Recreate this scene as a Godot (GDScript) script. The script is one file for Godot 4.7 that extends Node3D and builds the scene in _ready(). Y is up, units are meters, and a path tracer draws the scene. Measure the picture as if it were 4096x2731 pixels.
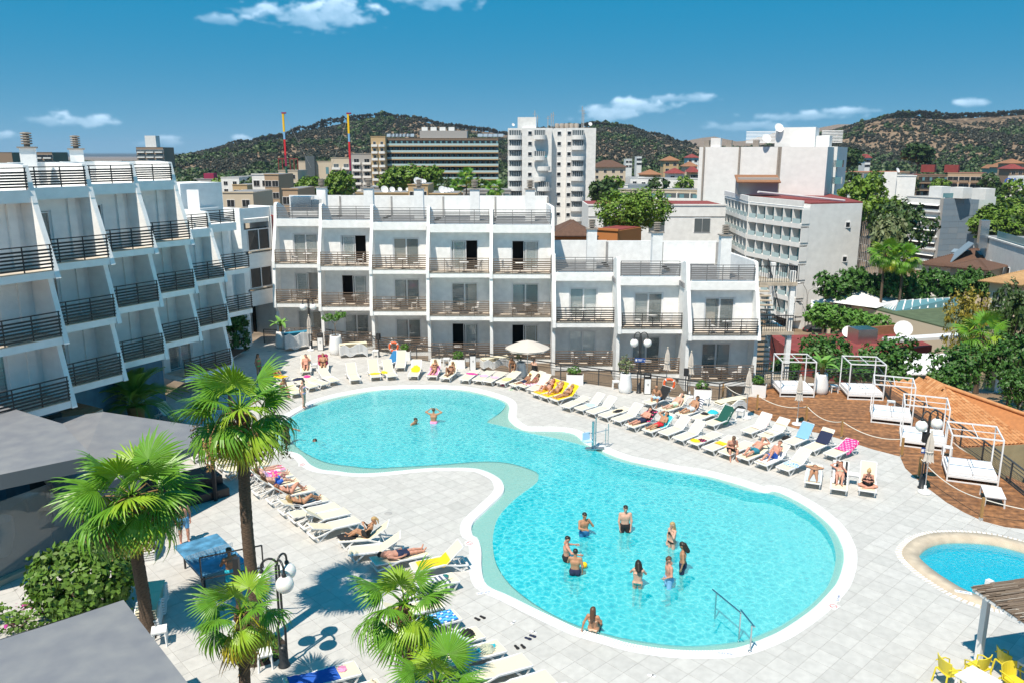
extends Node3D
# A seaside hotel: pool court, two balcony wings, the town and the hills behind it. Units are metres, y is up, the pool deck is y = 0.
const ORD = ["first", "second", "third", "fourth", "fifth", "sixth", "seventh", "eighth", "ninth", "tenth", "eleventh", "twelfth", "thirteenth", "fourteenth", "fifteenth", "sixteenth", "seventeenth", "eighteenth", "nineteenth", "twentieth", "twenty-first", "twenty-second", "twenty-third", "twenty-fourth", "twenty-fifth", "last"]
var M = {}
var used = {}
var mesh_of = {}
var rng = RandomNumberGenerator.new()
class B:
	var st = SurfaceTool.new()
	var c = Color.WHITE
	func _init():
		st.begin(Mesh.PRIMITIVE_TRIANGLES)
	func tri(p, q, r, g = -1):
		st.set_smooth_group(g)
		for v in [p, q, r]:
			st.set_color(c)
			st.add_vertex(v)
	func quad(p, q, r, s, g = -1):
		tri(p, q, r, g)
		tri(p, r, s, g)
	func box(at, size, bs = Basis()):
		var h = size / 2.0
		var k = []
		for i in 8:
			k.append(at + bs * Vector3(h.x if i & 1 else -h.x, h.y if i & 2 else -h.y, h.z if i & 4 else -h.z))
		for f in [[4, 6, 7, 5], [1, 3, 2, 0], [5, 7, 3, 1], [0, 2, 6, 4], [6, 2, 3, 7], [0, 4, 5, 1]]:
			quad(k[f[0]], k[f[1]], k[f[2]], k[f[3]])
	func bar(p, q, w, d, side = Vector3.UP):   # a straight bar of section w x d between two points
		var y = (q - p).normalized()
		var x = y.cross(side)
		x = x.normalized() if x.length() > 0.01 else y.cross(Vector3.RIGHT).normalized()
		box((p + q) / 2.0, Vector3(w, p.distance_to(q), d), Basis(x, y, x.cross(y)))
	func tube(pts, rad, n = 8, caps = true):   # a round rod through points; rad is one radius or one for each point
		var rings = []
		var x = Vector3.ZERO
		for i in pts.size():
			var y = (pts[mini(i + 1, pts.size() - 1)] - pts[maxi(i - 1, 0)]).normalized()
			if x == Vector3.ZERO:
				x = y.cross(Vector3.UP if absf(y.y) < 0.9 else Vector3.RIGHT).normalized()
			x = (x - y * x.dot(y)).normalized()
			var z = x.cross(y)
			var r = rad[i] if rad is Array else rad
			var ring = []
			for k in n:
				var a = TAU * k / n
				ring.append(pts[i] + (x * cos(a) + z * sin(a)) * r)
			rings.append(ring)
		for i in rings.size() - 1:
			for k in n:
				var l = (k + 1) % n
				quad(rings[i][k], rings[i + 1][k], rings[i + 1][l], rings[i][l], 1)
		if caps:
			for k in range(1, n - 1):
				tri(rings[0][0], rings[0][k], rings[0][k + 1])
				tri(rings[-1][0], rings[-1][k + 1], rings[-1][k])
	func lathe(prof, n = 16, at = Vector3.ZERO, g = 1):   # prof: Vector2(radius, height) upwards
		for i in prof.size() - 1:
			for k in n:
				var a = TAU * k / n
				var b = TAU * (k + 1) / n
				var f = func(p, t): return at + Vector3(cos(t) * p.x, p.y, sin(t) * p.x)
				quad(f.call(prof[i], a), f.call(prof[i + 1], a), f.call(prof[i + 1], b), f.call(prof[i], b), g)
	func ball(at, r, n = 10):
		var prof = []
		for i in n / 2 + 1:
			var a = -PI / 2 + PI * i / (n / 2)
			prof.append(Vector2(maxf(cos(a), 0.001), sin(a)))
		for i in prof.size() - 1:
			for k in n:
				var a = TAU * k / n
				var b = TAU * (k + 1) / n
				var f = func(p, t): return at + Vector3(cos(t) * p.x, p.y, sin(t) * p.x) * r
				quad(f.call(prof[i], a), f.call(prof[i + 1], a), f.call(prof[i + 1], b), f.call(prof[i], b), 2)
	func flat(poly, y, up = true):   # a level polygon
		var t = Geometry2D.triangulate_polygon(poly)
		for i in range(0, t.size(), 3):
			var p = [poly[t[i]], poly[t[i + 1]], poly[t[i + 2]]]
			var turn = (p[1] - p[0]).cross(p[2] - p[0]) > 0
			if turn != up:
				p = [p[0], p[2], p[1]]
			tri(Vector3(p[0].x, y, p[0].y), Vector3(p[1].x, y, p[1].y), Vector3(p[2].x, y, p[2].y))
	func prism(poly, y0, y1, bottom = true):   # an upright prism over a level polygon
		flat(poly, y1)
		if bottom:
			flat(poly, y0, false)
		var s = 1 if Geometry2D.is_polygon_clockwise(poly) else -1
		for i in poly.size():
			var a = poly[i]
			var b = poly[(i + 1) % poly.size()]
			if s > 0:
				quad(Vector3(a.x, y0, a.y), Vector3(a.x, y1, a.y), Vector3(b.x, y1, b.y), Vector3(b.x, y0, b.y))
			else:
				quad(Vector3(b.x, y0, b.y), Vector3(b.x, y1, b.y), Vector3(a.x, y1, a.y), Vector3(a.x, y0, a.y))
	func mesh():
		st.generate_normals()
		return st.commit()
func V(x, y, z):
	return Vector3(x, y, z)
func pl(a):
	var r = PackedVector2Array()
	for i in range(0, a.size(), 2):
		r.append(Vector2(a[i], a[i + 1]))
	return r
func boxed(size):
	var key = "box%.3f,%.3f,%.3f" % [size.x, size.y, size.z]
	if not mesh_of.has(key):
		var m = BoxMesh.new()
		m.size = size
		mesh_of[key] = m
	return mesh_of[key]
func numbered(n):
	used[n] = used.get(n, -1) + 1
	return n if used[n] == 0 else "%s_%03d" % [n, used[n]]
func tag(o, label, cat, group = ""):
	o.set_meta("label", label)
	o.set_meta("category", cat)
	if group != "":
		o.set_meta("group", group)
	return o
func thing(n, label, cat, at = Vector3.ZERO, yaw = 0.0, group = ""):
	var o = Node3D.new()
	o.name = numbered(n)
	add_child(o)
	o.position = at
	o.rotation_degrees.y = yaw
	return tag(o, label, cat, group)
func part(p, n, mesh, m, at = Vector3.ZERO, bs = Basis()):
	var o = MeshInstance3D.new()
	o.name = n
	o.mesh = mesh
	o.material_override = M[m] if m is String else m
	p.add_child(o, true)
	o.transform = Transform3D(bs, at)
	return o
func group_part(p, n, at = Vector3.ZERO, bs = Basis()):
	var o = Node3D.new()
	o.name = n
	p.add_child(o, true)
	o.transform = Transform3D(bs, at)
	return o
func one(n, mesh, m, label, cat, at = Vector3.ZERO, yaw = 0.0, group = ""):   # a thing that is one mesh
	var o = MeshInstance3D.new()
	o.name = numbered(n)
	o.mesh = mesh
	o.material_override = M[m] if m is String else m
	add_child(o)
	o.position = at
	o.rotation_degrees.y = yaw
	return tag(o, label, cat, group)
func struct(n, mesh, m, parent = null):
	var o = MeshInstance3D.new()
	o.name = numbered(n) if parent == null else n
	o.mesh = mesh
	o.material_override = M[m] if m is String else m
	(self if parent == null else parent).add_child(o, true)
	if parent == null:
		o.set_meta("kind", "structure")
	return o
func dup(o, label, at, yaw, group = ""):
	var r = o.duplicate()
	r.name = numbered(o.name.rstrip("0123456789").trim_suffix("_"))
	add_child(r)
	r.position = at
	r.rotation_degrees.y = yaw
	r.set_meta("label", label)
	if group != "":
		r.set_meta("group", group)
	return r
func noise(f, type = FastNoiseLite.TYPE_SIMPLEX_SMOOTH, oct = 4, sd = 1):
	var q = FastNoiseLite.new()
	q.noise_type = type
	q.frequency = f
	q.fractal_octaves = oct
	q.seed = sd
	return q
func ntex(q, a, b, size = 512, stops = []):   # a tiling noise picture between two colours
	var t = NoiseTexture2D.new()
	t.width = size
	t.height = size
	t.seamless = true
	t.noise = q
	var g = Gradient.new()
	if stops.is_empty():
		g.set_color(0, a)
		g.set_color(1, b)
	else:
		g.offsets = PackedFloat32Array(stops.map(func(s): return s[0]))
		g.colors = PackedColorArray(stops.map(func(s): return s[1]))
	t.color_ramp = g
	return t
func mat(n, r, g, b, rough = 0.8, tex = null, scale = 0.3, metal = 0.0):
	var m = StandardMaterial3D.new()
	m.resource_name = n
	m.albedo_color = Color(r, g, b).linear_to_srgb()
	m.roughness = rough
	m.metallic = metal
	if tex:
		m.albedo_texture = tex
		m.uv1_triplanar = true
		m.uv1_world_triplanar = true
		m.uv1_scale = Vector3.ONE * scale
	M[n] = m
	return m
func relief(m, tex, cm):
	m.heightmap_enabled = true
	m.heightmap_texture = tex
	m.heightmap_scale = cm
	return m
func leafy(n, r, g, b, back = 0.5, rough = 0.55):
	var m = mat(n, r, g, b, rough)
	m.backlight_enabled = true
	m.backlight = Color(back * 0.85, back, back * 0.3)
	m.vertex_color_use_as_albedo = true
	return m
func grey(v):
	return Color(v, v, v)
func materials():
	var soft = ntex(noise(0.012, FastNoiseLite.TYPE_SIMPLEX_SMOOTH, 5, 3), grey(0.92), grey(1.0))
	var blot = ntex(noise(0.008, FastNoiseLite.TYPE_SIMPLEX_SMOOTH, 6, 8), grey(0.82), grey(1.0))
	var fine = ntex(noise(0.08, FastNoiseLite.TYPE_SIMPLEX_SMOOTH, 3, 5), grey(0.0), grey(1.0))
	var worn = ntex(noise(0.01, FastNoiseLite.TYPE_SIMPLEX_SMOOTH, 6, 21), grey(0.6), grey(1.0))
	relief(mat("white_wall", 0.92, 0.92, 0.91, 0.85, soft, 0.25), fine, 0.6)
	mat("far_white", 0.82, 0.82, 0.81, 0.85, soft, 0.1)
	mat("grey_paint", 0.16, 0.175, 0.2, 0.7, blot, 0.2)
	mat("roof_grey", 0.28, 0.28, 0.29, 0.85, blot, 0.25)
	mat("canopy_grey", 0.235, 0.245, 0.265, 0.6, ntex(noise(0.009, FastNoiseLite.TYPE_SIMPLEX_SMOOTH, 6, 31), Color(0.86, 0.86, 0.88), Color(1.0, 0.99, 0.97)), 0.22)
	mat("fascia_grey", 0.11, 0.13, 0.15, 0.6)
	mat("black_steel", 0.015, 0.015, 0.018, 0.45)
	mat("dark_rail", 0.022, 0.02, 0.02, 0.5)
	mat("brown_rail", 0.16, 0.115, 0.085, 0.5)
	mat("grey_rail", 0.17, 0.165, 0.165, 0.5)
	mat("ledge_stone", 0.55, 0.47, 0.37, 0.8, blot, 0.4)
	mat("balcony_tile", 0.62, 0.55, 0.47, 0.8, blot, 0.5)
	mat("white_frame", 0.75, 0.75, 0.76, 0.4)
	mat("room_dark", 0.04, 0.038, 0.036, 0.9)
	mat("curtain", 0.36, 0.36, 0.35, 0.9)
	mat("curtain_tan", 0.42, 0.34, 0.26, 0.9)
	var gl = mat("glass", 0.75, 0.85, 0.85, 0.03)
	gl.transparency = BaseMaterial3D.TRANSPARENCY_ALPHA
	gl.albedo_color.a = 0.14
	mat("dark_glass", 0.02, 0.025, 0.03, 0.06)
	mat("mid_glass", 0.10, 0.12, 0.13, 0.1)
	mat("teal_glass", 0.12, 0.26, 0.30, 0.1)
	mat("concrete", 0.42, 0.41, 0.4, 0.9, blot, 0.3)
	mat("cap_stone", 0.36, 0.32, 0.28, 0.9, blot, 0.8)
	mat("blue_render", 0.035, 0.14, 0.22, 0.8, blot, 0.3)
	var bg = mat("bar_glass", 0.3, 0.33, 0.34, 0.03)
	bg.transparency = BaseMaterial3D.TRANSPARENCY_ALPHA
	bg.albedo_color.a = 0.5
	mat("rail_glass", 0.42, 0.56, 0.58, 0.15)
	mat("car_black", 0.012, 0.013, 0.016, 0.15)
	mat("pipe_red", 0.5, 0.02, 0.02, 0.4)
	mat("terracotta", 0.34, 0.16, 0.08, 0.85, blot, 0.4)
	mat("white_plastic", 0.78, 0.78, 0.78, 0.4)
	mat("sling", 0.72, 0.64, 0.47, 0.85)
	mat("sling_blue", 0.02, 0.2, 0.32, 0.85)
	mat("trunk_grey", 0.2, 0.16, 0.12, 0.9)
	leafy("leaf_olive", 0.16, 0.2, 0.09, 0.3)
	mat("steel", 0.6, 0.62, 0.64, 0.25, null, 1.0, 1.0)
	mat("lamp_black", 0.025, 0.027, 0.03, 0.4)
	var lg = mat("lamp_globe", 0.8, 0.8, 0.78, 0.25)
	lg.subsurf_scatter_enabled = true
	lg.subsurf_scatter_strength = 0.2
	mat("pot_white", 0.8, 0.8, 0.8, 0.35)
	mat("soil", 0.06, 0.04, 0.03, 1.0)
	mat("orange", 0.75, 0.12, 0.03, 0.5)
	mat("umbrella_cloth", 0.55, 0.5, 0.45, 0.9)
	mat("post_wood", 0.36, 0.2, 0.07, 0.8)
	mat("rope", 0.7, 0.66, 0.58, 0.9)
	mat("sign_blue", 0.01, 0.06, 0.25, 0.5)
	mat("blue_table", 0.13, 0.38, 0.62, 0.5, worn, 0.35)
	mat("yellow_plastic", 0.68, 0.56, 0.04, 0.45)
	mat("asphalt", 0.13, 0.125, 0.12, 0.95, blot, 0.15)
	mat("street_paving", 0.33, 0.3, 0.28, 0.95, blot, 0.2)
	mat("yellow_wall", 0.6, 0.5, 0.3, 0.9, blot, 0.2)
	mat("grout", 0.3, 0.29, 0.28, 0.95)
	var vt = mat("tinted", 1, 1, 1, 0.8)
	vt.vertex_color_use_as_albedo = true
	vt = mat("tile_field", 1, 1, 1, 0.6, soft, 0.4)
	vt.vertex_color_use_as_albedo = true
	for i in 5:
		var k = [1.0, 0.975, 0.95, 1.015, 0.93][i]
		mat("deck_tile_%d" % i, 0.57 * k, 0.555 * k, 0.53 * k, 0.6, soft, 0.4)
	for i in 4:
		var k = [1.0, 0.8, 1.2, 0.9][i]
		mat("deck_plank_%d" % i, 0.42 * k, 0.19 * k, 0.075 * k, 0.65, worn, 0.5)
		mat("roof_tile_%d" % i, [0.62, 0.68, 0.55, 0.5][i], [0.29, 0.35, 0.24, 0.2][i], [0.12, 0.16, 0.09, 0.07][i], 0.85, blot, 0.8)
	mat("coping_white", 0.78, 0.79, 0.8, 0.6)
	mat("kids_coping", 0.62, 0.52, 0.4, 0.8, blot, 0.4)
	var mos = ntex(noise(0.25, FastNoiseLite.TYPE_CELLULAR, 1, 4), Color(0.82, 0.9, 0.88), Color(1, 1, 1), 512, [])
	mos.noise.cellular_return_type = FastNoiseLite.RETURN_CELL_VALUE
	mat("ledge_mosaic", 0.3, 0.53, 0.48, 0.4, mos, 0.55)
	mat("basin_mosaic", 0.42, 0.8, 0.78, 0.4, mos, 0.4)
	mat("basin_wall", 0.1, 0.6, 0.64, 0.4, mos, 0.4)
	mat("kids_mosaic", 0.03, 0.50, 0.68, 0.4, mos, 0.5)
	# the water: a rippled clear sheet, and below it a cyan sheet, caustic light lines painted into its colour and opacity
	var caustic_noise = noise(0.011, FastNoiseLite.TYPE_CELLULAR, 2, 12)
	caustic_noise.cellular_return_type = FastNoiseLite.RETURN_DISTANCE2_SUB
	caustic_noise.domain_warp_enabled = true
	caustic_noise.domain_warp_amplitude = 75.0
	caustic_noise.domain_warp_frequency = 0.012
	var body = ntex(caustic_noise, grey(0), grey(1), 2048, [[0.0, Color(0.62, 0.95, 0.95, 0.8)], [0.06, Color(0.45, 0.9, 0.92, 0.76)], [0.15, Color(0.3, 0.84, 0.87, 0.75)], [0.35, Color(0.16, 0.78, 0.83, 0.76)], [0.6, Color(0.0, 0.7, 0.77, 0.8)], [1.0, Color(0.0, 0.62, 0.71, 0.85)]])  # the pale first stops paint the bright caustic lines
	var w = mat("caustic_water", 1, 1, 1, 0.12, body, 0.15)
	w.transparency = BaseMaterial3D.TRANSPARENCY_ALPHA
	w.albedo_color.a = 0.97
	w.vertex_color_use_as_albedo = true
	var w2 = mat("kids_water", 0.5, 0.9, 1, 0.12, body, 0.35)  # carries the same painted caustic lines, at a finer scale
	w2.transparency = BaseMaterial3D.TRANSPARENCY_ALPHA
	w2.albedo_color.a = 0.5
	w = mat("water_film", 1, 1, 1, 0.02)
	w.transparency = BaseMaterial3D.TRANSPARENCY_ALPHA
	w.albedo_color.a = 0.0
	var wn = NoiseTexture2D.new()
	wn.width = 1024
	wn.height = 1024
	wn.seamless = true
	wn.as_normal_map = true
	wn.bump_strength = 6.0
	wn.noise = noise(0.02, FastNoiseLite.TYPE_SIMPLEX_SMOOTH, 3, 17)
	w.normal_enabled = true
	w.normal_texture = wn
	w.normal_scale = 0.8
	w.uv1_triplanar = true
	w.uv1_world_triplanar = true
	w.uv1_scale = Vector3.ONE * 0.25
func _ready():
	rng.seed = 7
	var cam = Camera3D.new()
	cam.name = "camera"
	add_child(cam)
	cam.position = V(0, 14, 0)
	cam.rotation_degrees = V(-13.046, 0, 0)
	cam.fov = 45.711
	cam.near = 0.5
	cam.far = 9000.0
	cam.current = true
	var sun = DirectionalLight3D.new()
	sun.name = "sun"
	add_child(sun)
	sun.look_at_from_position(Vector3.ZERO, V(0.242, -0.875, -0.42))
	sun.light_color = Color(1.0, 0.955, 0.89)
	sun.light_energy = 1.45
	sun.light_angular_distance = 0.5
	sun.shadow_enabled = true
	var we = WorldEnvironment.new()
	we.name = "world_environment"
	var e = Environment.new()
	e.background_mode = Environment.BG_SKY
	e.tonemap_mode = Environment.TONE_MAPPER_LINEAR
	e.tonemap_exposure = 1.4
	e.sdfgi_enabled = true
	e.ssao_enabled = true
	e.ssil_enabled = true
	var sm = ProceduralSkyMaterial.new()
	sm.sky_top_color = Color8(0, 142, 192)
	sm.sky_horizon_color = Color8(132, 184, 214)
	sm.sky_curve = 0.043
	sm.sky_energy_multiplier = 0.86
	sm.ground_horizon_color = Color8(120, 140, 130)
	sm.ground_bottom_color = Color8(70, 70, 60)
	sm.sun_angle_max = 0.6
	sm.sky_cover = clouds()
	e.sky = Sky.new()
	e.sky.sky_material = sm
	e.fog_enabled = true
	e.fog_density = 0.00007
	e.fog_light_color = Color8(150, 178, 205)
	we.environment = e
	add_child(we)
	materials()
	pool_court()
	hotel()
	loungers()
	furniture()
	bar()
	plants()
	town()
func clouds():   # a few small fair-weather clouds low over the hills, and more of the same round the rest of the sky
	var w = 4096
	var h = 2048
	var im = Image.create(w, h, false, Image.FORMAT_RGBA8)
	im.fill(Color(0, 0, 0, 0))
	var q = noise(0.9, FastNoiseLite.TYPE_SIMPLEX_SMOOTH, 5, 40)
	# azimuth in degrees right of straight ahead, elevation, half width, half height, density
	var list = [[-13.1, 8.55, 4.4, 1.1, 1.0], [-11.6, 8.9, 1.6, 1.3, 1.1], [-16.6, 8.75, 1.7, 0.5, 0.8], [-4.9, 9.75, 2.9, 0.9, 0.95], [-18.9, 8.1, 1.4, 0.4, 0.5], [-27.0, 1.95, 1.7, 0.55, 0.9], [-29.2, 1.9, 1.6, 0.4, 0.6], [-32.0, 1.0, 1.4, 0.4, 0.6], [-23.0, 0.7, 1.6, 0.4, 0.5], [-17.9, 0.95, 0.8, 0.28, 0.7], [8.6, 2.95, 3.4, 0.7, 0.8], [11.2, 3.55, 2.4, 0.35, 0.6], [6.6, 2.6, 2.2, 0.8, 0.75], [19.4, 2.35, 3.8, 0.35, 0.65], [22.2, 2.65, 2.2, 0.25, 0.75], [15.4, 1.75, 2.8, 0.35, 0.4], [28.8, 3.0, 1.0, 0.36, 1.1]]
	for i in 26:
		list.append([40.0 + 280.0 * i / 26.0 + rng.randf() * 5.0, rng.randf_range(1.0, 16.0), rng.randf_range(1.5, 5.0), rng.randf_range(0.4, 1.0), rng.randf_range(0.4, 0.9)])
	for c in list:
		var px = int(c[0] / 360.0 * w)
		var py = int((90.0 - c[1]) / 180.0 * h)
		var rx = int(c[2] * 1.6 / 360.0 * w) + 2
		var ry = int(c[3] * 1.8 / 180.0 * h) + 2
		for y in range(py - ry, py + ry + 1):
			for x in range(px - rx, px + rx + 1):
				var az = x * 360.0 / w - c[0]
				var el = 90.0 - y * 180.0 / h - c[1]
				var base = el * 1.6 if el < 0 else el
				var d = 1.0 - sqrt(pow(az / c[2], 2) + pow(base / c[3], 2))
				var n = q.get_noise_3d(x * 0.05, y * 0.11, c[0])
				var a = clampf((d * 0.9 + n * 0.85) * 2.6, 0, 1) * c[4]
				if a > 0:
					var xx = posmod(x, w)
					var old = im.get_pixel(xx, y)
					if a > old.a:
						var l = clampf(0.62 + 0.25 * el / c[3] + n * 0.2, 0.4, 0.92)
						im.set_pixel(xx, y, Color(l, l * 1.01, l * 1.03, a * 0.8))
	return ImageTexture.create_from_image(im)
func smooth_loop(raw, step):   # an even closed curve through traced points
	var c = Curve2D.new()
	var n = raw.size()
	for i in n + 1:
		var t = (raw[(i + 1) % n] - raw[(i - 1 + n) % n]) / 6.0
		c.add_point(raw[i % n], -t, t)
	c.bake_interval = 0.1
	var r = PackedVector2Array()
	var k = int(c.get_baked_length() / step)
	for i in k:
		r.append(c.sample_baked(c.get_baked_length() * i / k, true))
	return r
func grown(loop, by):   # the loop moved outwards, point by point
	var r = PackedVector2Array()
	var n = loop.size()
	var s = 1.0 if Geometry2D.is_polygon_clockwise(loop) else -1.0
	for i in n:
		var t = (loop[(i + 1) % n] - loop[(i - 1 + n) % n]).normalized()
		r.append(loop[i] + Vector2(-t.y, t.x) * by * s)
	return r
func without(poly, holes):   # poly minus holes, cut into pieces that have no holes
	var pieces = [poly]
	for h in holes:
		var mid = Vector2.ZERO
		for p in h:
			mid += p / h.size()
		var out = []
		for q in pieces:
			for side in [-1, 1]:
				var half = PackedVector2Array([Vector2(mid.x, -500), Vector2(mid.x, 500), Vector2(mid.x + side * 1000, 500), Vector2(mid.x + side * 1000, -500)])
				for a in Geometry2D.intersect_polygons(q, half):
					for b in Geometry2D.clip_polygons(a, h):
						out.append(b)
		pieces = out
	return pieces
var pool_edge
var basin_edge
var kids_edge
var wood_area
var deck_area
func ring(b, a, c, ya, yc):
	for i in a.size():
		var j = (i + 1) % a.size()
		b.quad(V(a[i].x, ya, a[i].y), V(a[j].x, ya, a[j].y), V(c[j].x, yc, c[j].y), V(c[i].x, yc, c[i].y), 1)
func pool_court():
	var e1 = pl([-12.15, -38.58, -12.27, -40.03, -12.21, -42.13, -11.72, -43.99, -11.13, -45.37, -9.97, -46.58, -8.24, -47.68, -6.32, -47.99, -3.39, -47.85, -1.89, -47, -0.9, -46.01, -0.33, -45.21, -0.14, -44.14, -0.2, -42.69, -0.14, -41.86, 0.25, -40.8, 0.79, -40.22])
	var e2 = pl([1.49, -40.16, 2.53, -40.09, 3.13, -39.78, 3.41, -39.17, 3.58, -38.52, 3.83, -38.01, 5.19, -36.23, 6.32, -35.42, 7.43, -34.76, 8.74, -34.13, 9.91, -33.16, 10.79, -32.24, 11.34, -32.39, 12.02, -31.1, 12.32, -29.84, 12.39, -28.67, 12.18, -27.37, 11.92, -26.56])
	var e3 = pl([11.52, -25.7, 10.95, -24.71, 10.42, -24.04, 9.55, -23.08, 8.47, -22.12, 7.69, -21.56, 6.66, -21.02, 5.84, -20.86, 4.7, -20.89, 3.58, -21.16, 2.85, -21.52, 2.01, -21.97, 1.32, -22.55, 0.63, -23.16, -0.13, -23.87, -0.74, -24.37, -0.96, -24.89, -1.07, -25.79, -1.12, -26.96, -1.29, -27.9])
	var e4 = pl([-1.48, -28.11, -1.54, -29.15, -0.99, -30.55, -0.39, -32.07, -0.4, -33.1, -0.7, -33.88, -1.42, -34.67, -2.16, -34.88, -2.89, -34.88, -3.98, -34.81, -6.07, -34.29, -7.14, -34.24, -7.91, -34.48, -8.68, -34.67, -9.33, -35.25, -9.82, -36.06, -10.29, -36.69, -10.83, -37.01, -11.47, -37.23, -11.87, -37.78])
	pool_edge = smooth_loop(e1 + e2 + e3 + e4, 0.25)
	var b1 = pl([-10.58, -37.67, -11.03, -38.47, -11.61, -39.91, -12.11, -41.59, -12.01, -42.69, -11.62, -43.62, -10.98, -44.74, -9.85, -46.01, -8.18, -47.34, -6.3, -47.85, -3.86, -47.59, -2.36, -46.83, -1.14, -45.85, -0.52, -45.05, -0.37, -44.44, -0.59, -43.4, -0.97, -42.41, -1.36, -41.59, -1.29, -41.39, -0.38, -40.73])
	var b2 = pl([0.86, -39.78, 2.06, -39.05, 2.84, -38.47, 3.76, -37.67, 4.77, -36.09, 5.58, -35.42, 6.92, -34.64, 8.24, -34.07, 9.24, -33.28, 10.14, -32.36, 11.18, -31.91, 11.84, -30.59, 12.1, -29.25, 12.03, -28.12, 11.79, -27.06, 11.54, -26.36])
	var b3 = pl([11.14, -25.51, 10.68, -24.71, 10.31, -24.2, 9.44, -23.23, 8.32, -22.26, 7.56, -21.77, 6.75, -21.36, 5.13, -21.12, 3.62, -21.42, 2.49, -21.9, 1.72, -22.4, 0.93, -23.16, 0.22, -24.12, -0.22, -24.97, -0.56, -26.08, -0.7, -27.27])
	var b4 = pl([-0.71, -28.33, -0.52, -29.84, 0.12, -31.5, 1.05, -33.18, 1.17, -33.78, 1.2, -34.15, 1.13, -34.43, 0.58, -35.05, -0.15, -35.55, -0.9, -35.75, -1.83, -35.7, -2.94, -35.45, -4.03, -35.25, -5.46, -35.05, -6.32, -34.91, -7.31, -35.15, -8.51, -35.55, -9.42, -36.27, -10.1, -37.01])
	basin_edge = smooth_loop(b1 + b2 + b3 + b4, 0.3)
	var k1 = pl([14.53, -26.46, 14.81, -26.86, 15.35, -27.37, 16, -27.69, 16.59, -27.77, 17.27, -27.74, 17.91, -27.58, 18.43, -27.21, 18.82, -26.76, 19.14, -26.08, 19.14, -25.24])
	var k2 = pl([18.76, -24.29, 17.95, -23.47, 17.02, -23.08, 16.25, -23.2, 15.72, -23.43, 15.26, -23.67, 14.9, -24.12, 14.69, -24.71, 14.54, -25.29, 14.47, -25.98])
	kids_edge = smooth_loop(k1 + k2, 0.25)
	wood_area = pl([12.77, -45.05, 13.27, -43.35, 13.8, -41.95, 14.82, -40.37, 16.07, -39.38, 16.88, -38.27, 17.59, -37.2, 18.46, -36.27, 18.01, -34.8, 17.93, -33.71, 17.91, -32.42, 17.94, -31.1, 18.15, -30.09, 18.45, -29.3, 19.02, -28.78, 19.62, -28.61, 20.8, -28.22, 22.66, -29.84, 22.77, -31.63, 22.11, -33.93, 21.76, -33.18, 21.97, -35.52, 21.87, -37.36, 22.19, -39.75, 22.7, -43.26, 23.06, -47.64, 23.03, -49.2, 16.17, -48.67, 14.08, -45.93])
	deck_area = pl([-14.64, -14.49, -26.61, -31.18, -23.1, -38.52, -20.74, -41.96, -20.62, -48.82, -20.54, -53.1, -19.8, -59.98, -19.76, -62.24, -18.62, -62.24, -15.42, -60.71, -9.75, -57.3, -6.66, -54.89, -1.75, -52.36, 3.09, -49.62, 5.38, -48.42, 9.6, -45.9, 12.08, -45.26, 16.09, -48.41, 22.91, -48.94, 22.14, -39.66, 21.68, -33.05, 19.68, -25.13, 17.33, -17.13, 4.61, -10.85])
	var rim = grown(pool_edge, 0.44)
	var kids_rim = grown(kids_edge, 0.75)
	# coping
	var pool = Node3D.new()
	pool.name = "swimming_pool"
	add_child(pool)
	pool.set_meta("kind", "structure")
	var b = B.new()
	var mid = grown(pool_edge, 0.2)
	for i in pool_edge.size():
		var j = (i + 1) % pool_edge.size()
		for s in 3:
			var f0 = s / 3.0 + 0.03
			var f1 = (s + 1) / 3.0 - 0.04
			var v = 0.74 + 0.08 * rng.randf()
			b.c = Color(v, v * 1.005, v * 1.01)
			var k = [pool_edge[i].lerp(pool_edge[j], f0), pool_edge[i].lerp(pool_edge[j], f1), rim[i].lerp(rim[j], f1), rim[i].lerp(rim[j], f0)]
			var y = [-0.012, -0.012, 0.006, 0.006]
			var q = []
			for m in 4:
				q.append(V(k[m].x, y[m], k[m].y))
			b.quad(q[0], q[1], q[2], q[3])
	part(pool, "coping_bars", b.mesh(), "tinted").set_meta("kind", "stuff")
	b = B.new()
	ring(b, pool_edge, rim, -0.03, -0.012)
	ring(b, grown(pool_edge, -0.004), pool_edge, -0.3, -0.03)
	part(pool, "coping_bed", b.mesh(), "coping_white")
	b = B.new()
	for q in without(pool_edge, [basin_edge]):
		b.flat(q, -0.1)
	part(pool, "shallow_ledge", b.mesh(), "ledge_mosaic")
	b = B.new()
	var inner = grown(basin_edge, -0.003)
	ring(b, inner, basin_edge, -1.2, -0.1)
	part(pool, "basin_wall", b.mesh(), "basin_wall")
	b = B.new()
	for i in range(-16, 20):
		for j in range(-62, -20):
			var sq = PackedVector2Array([Vector2(i, j), Vector2(i + 1, j), Vector2(i + 1, j + 1), Vector2(i, j + 1)])
			for q in Geometry2D.intersect_polygons(sq, basin_edge):
				var t = Geometry2D.triangulate_polygon(q)
				for m in range(0, t.size(), 3):
					var v = [q[t[m]], q[t[m + 1]], q[t[m + 2]]].map(func(p): return V(p.x, water_floor(p.x, p.y), p.y))
					b.tri(v[0], v[1], v[2], 1)
	part(pool, "basin_floor", b.mesh(), "basin_mosaic")
	var water = Node3D.new()
	water.name = "water"
	add_child(water)
	water.set_meta("kind", "structure")
	b = B.new()
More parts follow.
